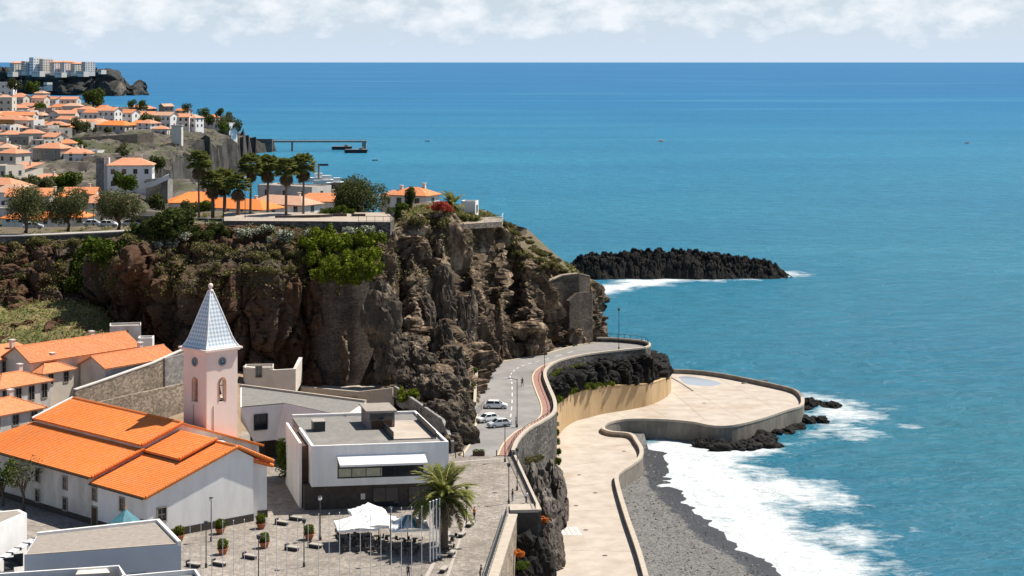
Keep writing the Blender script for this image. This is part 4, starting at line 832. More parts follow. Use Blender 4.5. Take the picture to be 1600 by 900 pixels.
# outer leaf wall on the left
mb = MB(); mb.prism([up(-1.4, 2.2, 0)[:2], up(-1.05, 2.2, 0)[:2], up(-1.05, 16.8, 0)[:2], up(-1.4, 16.8, 0)[:2]], -.2, 9.0); mb.build('leaf_wall', M['white'], MU)
mb = MB(); mb.prism([up(-1.04, 3, 0)[:2], up(-.01, 3, 0)[:2], up(-.01, 16, 0)[:2], up(-1.04, 16, 0)[:2]], -.2, 8.4); mb.build('gap_cladding', M['wood'], MU)
mb = MB(); mb.prism([up(-.9, .8, 0)[:2], up(FW-.6, .8, 0)[:2], up(FW-.6, 22.4, 0)[:2], up(-.9, 22.4, 0)[:2]], -.2, zb-.003); mb.build('ground_floor', M['darkstone'], MU)
mb = MB(); mb.prism([up(.352, .352, 0)[:2], up(FW-.352, .352, 0)[:2], up(FW-.352, 22.59, 0)[:2], up(.352, 22.59, 0)[:2]], 8.3, 8.6); mb.build('roof', M['gravel_roof'], MU)
mb = MB(); mb.prism([up(.36, .36, 0)[:2], up(FW-.36, .36, 0)[:2], up(FW-.36, 22.5, 0)[:2], up(.36, 22.5, 0)[:2]], zb, zb+.25); mb.build('soffit', M['white'], MU)
frz = math.atan2(fx.y, fx.x)
mb = MB(); mb.prism([up(w0, .22, 0)[:2], up(w1, .22, 0)[:2], up(w1, .26, 0)[:2], up(w0, .26, 0)[:2]], wz0, wz1); gp = mb.build('strip_window', M['glass'], MU)
M['window_cream'] = mat('cream_blind', (.45, .44, .36), (.30, .31, .22), 1.2)  # cream blind cloth, mottled towards olive
mb = MB(); mb.prism([up(w0+.2, .20, 0)[:2], up(w0+6.2, .20, 0)[:2], up(w0+6.2, .215, 0)[:2], up(w0+.2, .215, 0)[:2]], wz0+.15, wz0+1.3); mb.build('blind', M['window_cream'], gp)
for i in range(7): u = w0 + (w1-w0)*i/6; mb = MB(); mb.prism([up(u-.04, .14, 0)[:2], up(u+.04, .14, 0)[:2], up(u+.04, .3, 0)[:2], up(u-.04, .3, 0)[:2]], wz0, wz1); mb.build('mullion', M['dark'], gp)
aw = MB(); q = [up(w0-.1, .0, wz1+.05), up(w1+.1, .0, wz1+.05), up(w1+.25, -1.5, wz1-1.0), up(w0-.1+.2, -1.5, wz1-1.0)]; aw.slab(q, .06); aw.slab([up(w0+.1, -1.5, wz1-1.0), up(w1+.25, -1.5, wz1-1.0), up(w1+.25, -1.54, wz1-1.0), up(w0+.1, -1.54, wz1-1.0)], .28); aw.build('awning', M['whitefab'], MU)
for u0, u1 in ((8.6, 12.1), (13.6, 17.0)):
    mb = MB(); mb.prism([up(u0, .72, 0)[:2], up(u1, .72, 0)[:2], up(u1, .78, 0)[:2], up(u0, .78, 0)[:2]], .1, 2.7); o = mb.build('glass_door', M['glass'], MU)
    mb = MB()
    for u in (u0, (u0+u1)/2, u1): mb.prism([up(u-.05, .66, 0)[:2], up(u+.05, .66, 0)[:2], up(u+.05, .8, 0)[:2], up(u-.05, .8, 0)[:2]], .0, 2.75)
    mb.build('door_frame', M['dark'], o)
mb = MB(); mb.prism([up(6.9, .74, 0)[:2], up(7.5, .74, 0)[:2], up(7.5, .795, 0)[:2], up(6.9, .795, 0)[:2]], 1.2, 2.0); mb.build('wall_sign', M['cream'], MU)
# roof structures
def roofbox(u0, u1, v0, v1, z0, z1, nm, m, parent=MU): b2 = MB(); b2.prism([up(u0, v0, 0)[:2], up(u1, v0, 0)[:2], up(u1, v1, 0)[:2], up(u0, v1, 0)[:2]], z0, z1); return b2.build(nm, M[m], parent)
roofbox(9.9, 13.8, 12.3, 18.0, 8.6, 11.0, 'stair_house', 'grey_wall'); h_ = roofbox(9.6, 14.1, 12.0, 18.3, 11.003, 11.25, 'stair_house_roof', 'gravel_roof2'); roofbox(10.2, 13.6, 12.22, 12.29, 9.9, 10.8, 'glass', 'glass', h_); roofbox(10.4, 13.4, 12.24, 12.29, 8.62, 9.8, 'stair_door', 'wood', h_)
roofbox(1.9, 3.6, 11.5, 13.6, 8.6, 10.0, 'skylight', 'dark'); roofbox(1.8, 3.7, 11.4, 13.7, 10.003, 10.1, 'skylight_lid', 'grey_render')
roofbox(12.1, 18.0, 4.0, 17.0, 8.6, 8.78, 'terrace_deck', 'concrete_beige')
for u in (12.05, 18.05):
    g_ = roofbox(u-.05, u+.05, 4.0, 12.0 if u < 13 else 17, 8.6, 9.75, 'terrace_balustrade', 'dark')
# wing behind, with slanted white face
Wp = [P(376, 636, 22.6), P(444, 630, 22.6), P(540, 651, 22.6), P(572, 629, 22.6), P(376, 604, 22.6)]
lw = [(p.x - A.x, p.y - A.y) for p in Wp]; low = list(lw); dd = (Wp[1]-Wp[0]).normalized(); low[0] = (lw[0][0]+dd.x*2.2, lw[0][1]+dd.y*2.2); low[1] = (lw[1][0]-dd.x*1.5, lw[1][1]-dd.y*1.5)
mb = MB(); n5 = 5; vs = [(x_, y_, 3.0) for x_, y_ in low] + [(x_, y_, 8.6) for x_, y_ in lw]; mb.add(vs, [[4,3,2,1,0], [5,6,7,8,9]] + [[i, (i+1) % 5, 5+(i+1) % 5, 5+i] for i in range(5)]); mb.build('wing_wall', M['white'], MU)
mb = MB(); cx_ = sum(p[0] for p in lw)/5; cy_ = sum(p[1] for p in lw)/5; inn = [(cx_+(x_-cx_)*.975, cy_+(y_-cy_)*.975) for x_, y_ in lw]; mb.prism(inn, 8.5, 8.66); mb.build('wing_roof', M['gravel_roof'], MU)
mb = MB(); mb.strip([Vector((*lw[4], 0)), Vector((*lw[3], 0))], -.3, .15, 8.4, 9.0); mb.build('wing_parapet', M['parapet'], MU)
mb = MB(); mb.prism([(low[0][0]+1, low[0][1]+2.5), (low[1][0]+3, low[1][1]+4), (low[2][0], low[2][1]+1), (low[3][0]-2, low[3][1]), (low[4][0]+2, low[4][1]-3)], -.2, 3.0); mb.build('wing_ground_floor', M['darkstone'], MU)
a_, b2 = Vector((*lw[0], 0)), Vector((*lw[1], 0)); d_ = (b2-a_).normalized(); q = a_ + d_*3.2
window(MU, (q.x + d_.y*.02, q.y - d_.x*.02, 4.9), math.atan2(d_.y, d_.x), 2.0, 2.3, 'dark', bars=True, fw=.1, deep=.25)
for i in range(3): q = a_.lerp(b2, .35 + .25*i); mb = MB(); mb.tube((q.x+1.2, q.y+1.3, -.2), (q.x+1.2, q.y+1.3, 3.0), .14); mb.build('column', M['dark'], MU)

# ================================================================= flat-roofed buildings at the lower left
LA, LB, LC_, LD = P(38, 868, 20), P(283, 850, 20), P(249, 815, 20), P(58, 836, 20)
LI = empty('flat_roofed_hall', (LA.x, LA.y, PZ), label='low grey-blue hall with gravel roof in the lower left, nearest the church', cat='building')
ql = [(p.x-LA.x, p.y-LA.y) for p in (LA, LB, LC_, LD)]
mb = MB(); mb.prism(ql, -4, 6.0); mb.build('wall', M['bluewhite'], LI)
cx_ = sum(p[0] for p in ql)/4; cy_ = sum(p[1] for p in ql)/4
mb = MB(); mb.prism([(cx_+(x_-cx_)*.985, cy_+(y_-cy_)*.95) for x_, y_ in ql], 5.9, 6.02); mb.build('roof', M['gravel_roof2'], LI)
mb = MB(); mb.strip([Vector((*ql[2], 0)), Vector((*ql[3], 0))], .0, .4, 5.8, 6.35); mb.strip([Vector((*ql[1], 0)), Vector((*ql[2], 0))], .0, .4, 5.8, 6.353); mb.build('parapet', M['white'], LI)
mb = MB(); mb.strip([Vector((*ql[0], 0)), Vector((*ql[1], 0))], .0, .2, 6.0, 6.1); mb.build('roof_edge', M['parapet'], LI)
window(LI, Vector((*ql[0], 0)).lerp(Vector((*ql[1], 0)), .72) + Vector((0, -.02, 1.0)), math.atan2(ql[1][1]-ql[0][1], ql[1][0]-ql[0][0]), 1.7, 1.9, 'dark', fw=.08)
# nearer roof with white parapets along the lower edge of the picture
NA = empty('terrace_roof', (P(100, 900, 20.5).x, P(100, 900, 20.5).y, 10), label='dark roof terrace with white parapets at the bottom left edge', cat='roof')
def nr(px, py, z): p = P(px, py, z); return Vector((p.x - NA.location.x, p.y - NA.location.y, z-10))
def edge_bar(pts, z0, z1, nm, m='white', w_=.28):
    mb = MB(); mb.strip(pts, -w_, 0, z0, z1); return mb.build(nm, M[m], NA)
edge_bar([nr(-40, 898, 20.5), nr(186, 883, 20.5), nr(196, 897, 20.5), nr(206, 925, 20.5)], 8, 10.5, 'parapet'); edge_bar([nr(190, 899, 20.5), nr(306, 889, 20.5), nr(330, 925, 20.5)], 6, 10.5, 'parapet')
mb = MB(); mb.prism([nr(-60, 990, 20.5)[:2], nr(330, 990, 20.5)[:2], nr(304, 891, 20.5)[:2], nr(-40, 902, 20.5)[:2]], 0, 10.0); mb.build('roof', M['gravel_roof'], NA)
mb = MB(); mb.prism([nr(118, 899, 20.2)[:2], nr(172, 896, 20.2)[:2], nr(166, 888, 20.2)[:2], nr(122, 892, 20.2)[:2]], 10.003, 10.3); mb.build('skylight', M['cream'], NA)
# white block at the left edge with stepped glass canopy
WA = P(42, 800, 22); WB = empty('white_block', (WA.x, WA.y, PZ), label='sunlit white block with grey roof at the left edge of the picture', cat='building')
def wr(px, py, z): p = P(px, py, z); return (p.x-WA.x, p.y-WA.y)
mb = MB(); mb.prism([wr(-20, 832, 22), wr(42, 802, 22), wr(30, 796, 22), wr(-60, 805, 22)], -3, 8.0); mb.build('wall', M['white'], WB)
mb = MB(); mb.prism([wr(-18, 824, 22), wr(34, 802, 22), wr(26, 798, 22), wr(-50, 806, 22)], 7.9, 8.05); mb.build('roof', M['gravel_roof2'], WB)
for i in range(5):
    z = 5.6 - i*.0; mb = MB(); p0, p1, p2, p3 = (wr(48-13*i, 838+7.5*i, 19.8-.15*i), wr(62-13*i, 836+7.5*i, 19.8-.15*i), wr(50-13*i, 845+7.5*i, 19.6-.15*i), wr(34-13*i, 847+7.5*i, 19.6-.15*i))
    mb.slab([(*p0, z-.15*i), (*p1, z-.15*i), (*p2, z-.25-.15*i), (*p3, z-.25-.15*i)], .08); c_ = mb.build('canopy_panel', M['steel'], WB)
    mb = MB(); mb.box(p0[0], p1[0], p0[1]-.1, p0[1], z-.3-.15*i, z+.05-.15*i); mb.build('canopy_rib', M['dark'], c_)
mb = MB(); mb.prism([wr(-20, 905, 19), wr(37, 882, 19), wr(37, 872, 19), wr(-20, 880, 19)], -3, 3.4); mb.build('lower_wall', M['white'], WB)
for i in range(2):
    a_ = Vector((*wr(6+i*15, 872-i*6, 19), 3.5)); mb = MB(); mb.box(0, 1.1, -.05, .05, 0, 1.5); mb.build('window', M['glass'], WB, loc=a_, rz=R(25))

# ================================================================= bandstand with teal roof
kp = P(196, 818, 18.0); KB = empty('bandstand', (kp.x, kp.y, PZ), label='small bandstand with teal conical roof beside the church wall', cat='bandstand')
M['teal'] = mat('teal_metal_roof', (.05, .16, .20), (.08, .22, .26), 1.5, rough=.4)
mb = MB(); N8 = 8; vs = [(2.35*math.cos(2*math.pi*i/8), 2.35*math.sin(2*math.pi*i/8), 3.9) for i in range(8)] + [(.08*math.cos(2*math.pi*i/8), .08*math.sin(2*math.pi*i/8), 5.8) for i in range(8)]; mb.add(vs, [[i, (i+1) % 8, 8+(i+1) % 8, 8+i] for i in range(8)] + [list(range(8))[::-1], list(range(8, 16))]); rf = mb.build('roof', M['teal'], KB)
mb = MB(); mb.lathe([(.05, 5.75), (.14, 5.9), (.05, 6.05), (.1, 6.2), (.04, 6.35), (.02, 6.9)], 10); mb.build('finial', M['ochre'], rf)
pm = MB().tube((0, 0, 0), (0, 0, 3.95), .09).mesh('column', M['dark'])
for i in range(8): a = 2*math.pi*i/8; link('column', pm, KB, (2.05*math.cos(a), 2.05*math.sin(a), 0))
mb = MB(); mb.lathe([(.01, 0), (2.4, 0), (2.4, .45), (.01, .45)], 8); mb.build('platform', M['parapet'], KB)
# ================================================================= houses
def roof_mesh(w, d, h, kind, rise, ov, m, th=.16):
    """hip / gable / shed roof with eaves at height h, thick, with UV in metres"""
    x, y = w/2+ov, d/2+ov; z0 = h - rise*ov/(min(w, d)/2) if kind != 'shed' else h; quads = []
    if kind == 'hip':
        if w >= d: r = w/2 - d/2 + .2; A_, B_ = (-r, 0, h+rise), (r, 0, h+rise); quads = [[(-x,-y,z0),(x,-y,z0),B_,A_], [(x,y,z0),(-x,y,z0),A_,B_], [(x,-y,z0),(x,y,z0),B_], [(-x,y,z0),(-x,-y,z0),A_]]
        else: r = d/2 - w/2 + .2; A_, B_ = (0, -r, h+rise), (0, r, h+rise); quads = [[(x,-y,z0),(x,y,z0),B_,A_], [(-x,y,z0),(-x,-y,z0),A_,B_], [(-x,-y,z0),(x,-y,z0),A_], [(x,y,z0),(-x,y,z0),B_]]
        ridges = [(A_, B_)] + [(c_, (A_ if (c_[0] < 0 if w >= d else c_[1] < 0) else B_)) for c_ in ((-x,-y,z0),(x,-y,z0),(x,y,z0),(-x,y,z0))]
    elif kind == 'gable': quads = [[(-x,-y,z0),(x,-y,z0),(x,0,h+rise),(-x,0,h+rise)], [(x,y,z0),(-x,y,z0),(-x,0,h+rise),(x,0,h+rise)]]; ridges = [((-x,0,h+rise),(x,0,h+rise))]
    elif kind == 'gable_y': quads = [[(x,-y,z0),(x,y,z0),(0,y,h+rise),(0,-y,h+rise)], [(-x,y,z0),(-x,-y,z0),(0,-y,h+rise),(0,y,h+rise)]]; ridges = [((0,-y,h+rise),(0,y,h+rise))]
    else: quads = [[(-x,-y,h),(x,-y,h),(x,y,h+rise),(-x,y,h+rise)]]; ridges = []
    vs = []; fs = []; us = []
    for q in quads:
        a, b_ = Vector(q[0]), Vector(q[1]); du = (b_-a).normalized(); nn = (b_-a).cross(Vector(q[2])-a).normalized(); dv = nn.cross(du); k = len(vs); n_ = len(q)
        for p in q: p = Vector(p); vs.append(p + Vector((0, 0, .02))); us.append(((p-a).dot(du), (p-a).dot(dv)))
        for p in q: p = Vector(p); vs.append(p - Vector((0, 0, th))); us.append((0, 0))
        fs.append(list(range(k, k+n_))); fs.append(list(range(k+n_, k+2*n_))[::-1]); fs += [[k+i, k+n_+i, k+n_+(i+1) % n_, k+(i+1) % n_] for i in range(n_)]
    me = bpy.data.meshes.new('roof'); me.from_pydata(vs, [], fs); me.materials.append(m); ul = me.uv_layers.new(name='UVMap'); li = np.zeros(len(me.loops), np.int32); me.loops.foreach_get('vertex_index', li); ul.data.foreach_set('uv', np.array(us, np.float32)[li].ravel())
    return me, ridges
def house(label, at, w, d, h, rz=0, roof='hip', rise=None, wall='oldwhite', tile='tile_far', front=(3, 2), side=(1, 2), wsize=(1.0, 1.4), ov=.45, caps=False, chimney=True, name='house', group=None, door=False, found=5, real=False, frame='white', cat='house'):
    o = empty(name, at, R(rz), label, cat, group); rise = (min(w, d)*.22 if rise is None else rise)
    mb = MB(); x, y = w/2, d/2
    if roof == 'gable': mb.add([(-x,-y,-found),(x,-y,-found),(x,y,-found),(-x,y,-found),(-x,-y,h),(x,-y,h),(x,y,h),(-x,y,h),(-x,0,h+rise),(x,0,h+rise)], [[3,2,1,0],[0,1,5,4],[2,3,7,6],[1,2,6,9,5],[3,0,4,8,7],[4,5,9,8],[6,7,8,9]])
    elif roof == 'gable_y': mb.add([(-x,-y,-found),(x,-y,-found),(x,y,-found),(-x,y,-found),(-x,-y,h),(x,-y,h),(x,y,h),(-x,y,h),(0,-y,h+rise),(0,y,h+rise)], [[3,2,1,0],[0,1,5,8,4],[2,3,7,9,6],[1,2,6,5],[3,0,4,7],[4,8,9,7],[5,6,9,8]])
    else: mb.box(-x, x, -y, y, -found, h)
    mb.build('wall', M[wall], o)
    if roof == 'flat':
        MB().box(-x+.25, x-.25, -y+.25, y-.25, h-.05, h+.03).build('roof', M['gravel_roof2'], o)
        mb = MB(); mb.strip([(-x, -y, 0), (x, -y, 0), (x, y, 0), (-x, y, 0), (-x, -y, 0)], 0, .25, h-.02, h+.35); mb.build('parapet', M[wall], o)
    else:
        if real and roof == 'gable':
            for sgn in (-1, 1):
                a, b_ = ((-x-ov, -y-ov), (x+ov, -y-ov)) if sgn < 0 else ((x+ov, y+ov), (-x-ov, y+ov)); z0 = h - rise*ov/y
                link('roof', tile_plane('roof', (*a, z0), (*b_, z0), (b_[0], 0, h+rise+.03), (a[0], 0, h+rise+.03), M[tile]), o)
            ridges = [((-x-ov, 0, h+rise+.05), (x+ov, 0, h+rise+.05))]
        else: me, ridges = roof_mesh(w, d, h, roof, rise, ov, M[tile]); link('roof', me, o)
        if caps:
            for a, b_ in ridges: ridge_caps('ridge_tiles', a, b_, M[tile], o, .13)
    def row(n_, st, L, f):
        for k in range(st):
            z = .9 + k*(h/st if st > 1 else 0) + (0 if st > 1 else max(0, (h-2.8)*.5))
            for i in range(n_):
                t = -L/2 + L*(i+.5)/n_
                p, rot = ((t, -y, z), 0) if f == 'f' else ((x, t, z), R(90)) if f == 'r' else ((-x, -t, z), R(-90))
                if door and f == 'f' and k == 0 and i == n_//2:
                    dm = MB().box(-.5, .5, -.06, .04, -.9, 1.25).build('door', M['wood'], o, loc=p); continue
                window(o, p, rot, *wsize, frame, bars=wsize[1] > 1.2, deep=.08, sill=True)
    row(*front, w, 'f')
    if side[0] > 0: row(*side, d, 'r')
    elif side[0] < 0: row(-side[0], side[1], d, 'l')
    if chimney and roof != 'flat':
        mb = MB(); mb.box(-.35, .35, -.35, .35, 0, 1.5); mb.box(-.45, .45, -.45, .45, 1.503, 1.65); mb.build('chimney', M['oldwhite'], o, loc=(w*.22, d*.12, h+rise*.55))
    return o
def at(px, py, Y): return PD(px, py, Y)

# ---- old houses behind the church
hA = house('long old house with weathered red roof, highest behind the church', at(112, 590, 306), 22, 8, 4.6, 50, 'gable', 2.0, 'cream', 'tile_old', (5, 1), (2, 1), (1.1, 1.4), caps=True, real=True)
house('small cube house with red pyramid roof beside the dish house', at(75, 607, 298), 6.2, 5.5, 3.4, 52, 'hip', 1.3, 'cream', 'tile_old', (2, 1), (1, 1), (.9, 1.8), caps=True, frame='trim')
house('house with red lean roof and white chimney, right of the cube house', at(200, 600, 306), 15, 6.5, 4.2, 52, 'gable', 1.5, 'oldwhite', 'tile_old', (1, 1), (0, 1), (.9, 1.3), caps=True, real=True, frame='trim')
house('white house at the left edge with two dark shuttered doors under red tiles', at(18, 640, 288), 10, 7, 4.6, 52, 'hip', 1.4, 'oldwhite', 'tile_old', (4, 1), (1, 1), (1.0, 2.2), caps=True, frame='trim')
house('left edge house with red tiled porch roof above the two-door house', at(8, 590, 303), 9, 6, 3.8, 52, 'shed', 1.3, 'oldwhite', 'tile_old', (2, 1), (1, 1), (1.1, 2.0), frame='trim')
house('lowest white house at the left edge, beside the church gable', at(2, 700, 270), 10, 7, 6.0, 52, 'hip', 1.5, 'oldwhite', 'tile_old', (3, 2), (2, 2), (1.0, 1.5), caps=True, frame='trim')
house('little stone shed with flat roof under the cliff, behind the tower', at(405, 594, 318), 5, 4, 2.2, 6, 'flat', 0, 'cream', 'tile_old', (1, 1), (0, 1), (1.0, 1.9), frame='trim')
house('tiny ruined stone hut below the grassy slope', at(196, 532, 324), 5.5, 4, 2.6, 12, 'flat', 0, 'oldwhite', 'tile_old', (1, 1), (0, 1), (.9, 1.2), frame='trim')
house('small white outbuilding on the path under the cliff', at(228, 546, 320), 2.6, 3, 1.9, 5, 'flat', 0, 'white', 'tile_old', (0, 1), (0, 1))
dsh = empty('satellite_dish', at(88, 556, 309), label='dark satellite dish above the red roofs', cat='dish'); mb = MB(); mb.lathe([(.05, 0), (.5, .1), (.8, .3), (.85, .33), (.5, .16), (.05, .06)], 16); o = mb.build('reflector', M['grey_render'], dsh, True, loc=(0, 0, 1.0)); o.rotation_euler = (R(70), 0, R(25)); MB().tube((0, 0.1, -.6), (0, .1, 1), .05).build('mast', M['dark'], dsh)
# stone garden walls
def stone_wall(pts, zt, label, m='rough_wall', th=.5, zb=None, name='stone_wall', cat='wall', cop='oldwhite'):
    o = Vector(pts[0]); w = empty(name, o, label=label, cat=cat); lo = [Vector(p)-o for p in pts]; tops = [p[2]-o.z for p in pts]
    MB().strip(lo, 0, th, [t - zt for t in tops], tops).build('masonry', M[m], w)
    if cop: MB().strip(lo, -.08, th+.08, [t+.003 for t in tops], [t+.2 for t in tops]).build('coping', M[cop], w)
    return w
stone_wall([at(118, 610, 288), at(160, 596, 293), at(205, 580, 299), at(240, 568, 304), at(292, 545, 313)], 7.5, 'stepped rubble wall with pale coping climbing behind the church tower')
stone_wall([at(140, 632, 278), at(200, 618, 285), at(255, 606, 292), at(290, 598, 297)], 5, 'lower rubble terrace wall between church roof and stepped wall', cop=None)
stone_wall([at(258, 560, 303), at(292, 552, 308), at(300, 556, 318)], 9, 'grey masonry corner wall left of the tower', 'grey_wall', cop=None)
stone_wall([at(380, 574, 317), at(430, 580, 316), at(462, 578, 316), at(472, 560, 322)], 4.2, 'rendered boundary wall at the foot of the cliff, right of the tower', 'cream')
stone_wall([at(470, 604, 322), at(560, 612, 318), at(613, 606, 316)], 2.5, 'low concrete wall of the terrace below the round stone bastion', 'parapet', cop=None)
stone_wall([at(615, 603, 318), at(690, 655, 296), at(705, 690, 284)], 3, 'rock garden wall behind the terrace roof', 'grey_wall', cop=None)
stone_wall([P(744, 628, 15.6), P(745, 600, 15.9), P(747, 574, 16.2), P(760, 560, 16.2)], 2.6, 'tall pale wall where the road meets the cliff', 'parapet', cop=None)
stone_wall([P(735, 646, 15.4), P(757, 625, 15.4)], 2, 'low grey wall beside the parked white cars', 'grey_wall', cop=None)
ter = MB(); ter.prism([(p.x, p.y) for p in (at(470, 606, 322), at(560, 614, 318), at(615, 608, 316), at(640, 590, 331), at(470, 590, 334))], 12, 16.6); tag(ter.build('upper_terrace', M['parapet']), kind='structure')
# round masonry bastion built into the cliff
bc = Vector((-31.3, 338, 15)); bw = empty('round_bastion', bc, label='tall curved dark masonry wall built into the cliff', cat='wall')
N = 28; mb = MB(); G = []
for j in range(13):
    z = 22.5*j/12; r = 9.6 - 1.5*j/12
    for i in range(N+1): a = math.pi*(1.03 + .94*i/N); G.append((r*.80*math.cos(a), r*math.sin(a), z))
me = np_mesh('masonry', G, grid_faces(13, N+1), M['bastion_wall'], True); link('masonry', me, bw)
# seaward masonry at the end of the cliff
for pts, lab, hh in (([(858, 440, 391), (880, 431, 393), (905, 428, 395), (921, 432, 399), (922, 440, 406)], 'sloping masonry wall on the seaward end of the cliff top', 8), ([(890, 470, 391), (905, 458, 393), (925, 456, 396), (930, 462, 402)], 'masonry buttress wall on the seaward cliff corner above the road', 12)):
    stone_wall([PD(*q) for q in pts], hh, lab, 'bastion_wall', 1.2, cop='rough_wall' if hh < 10 else None)

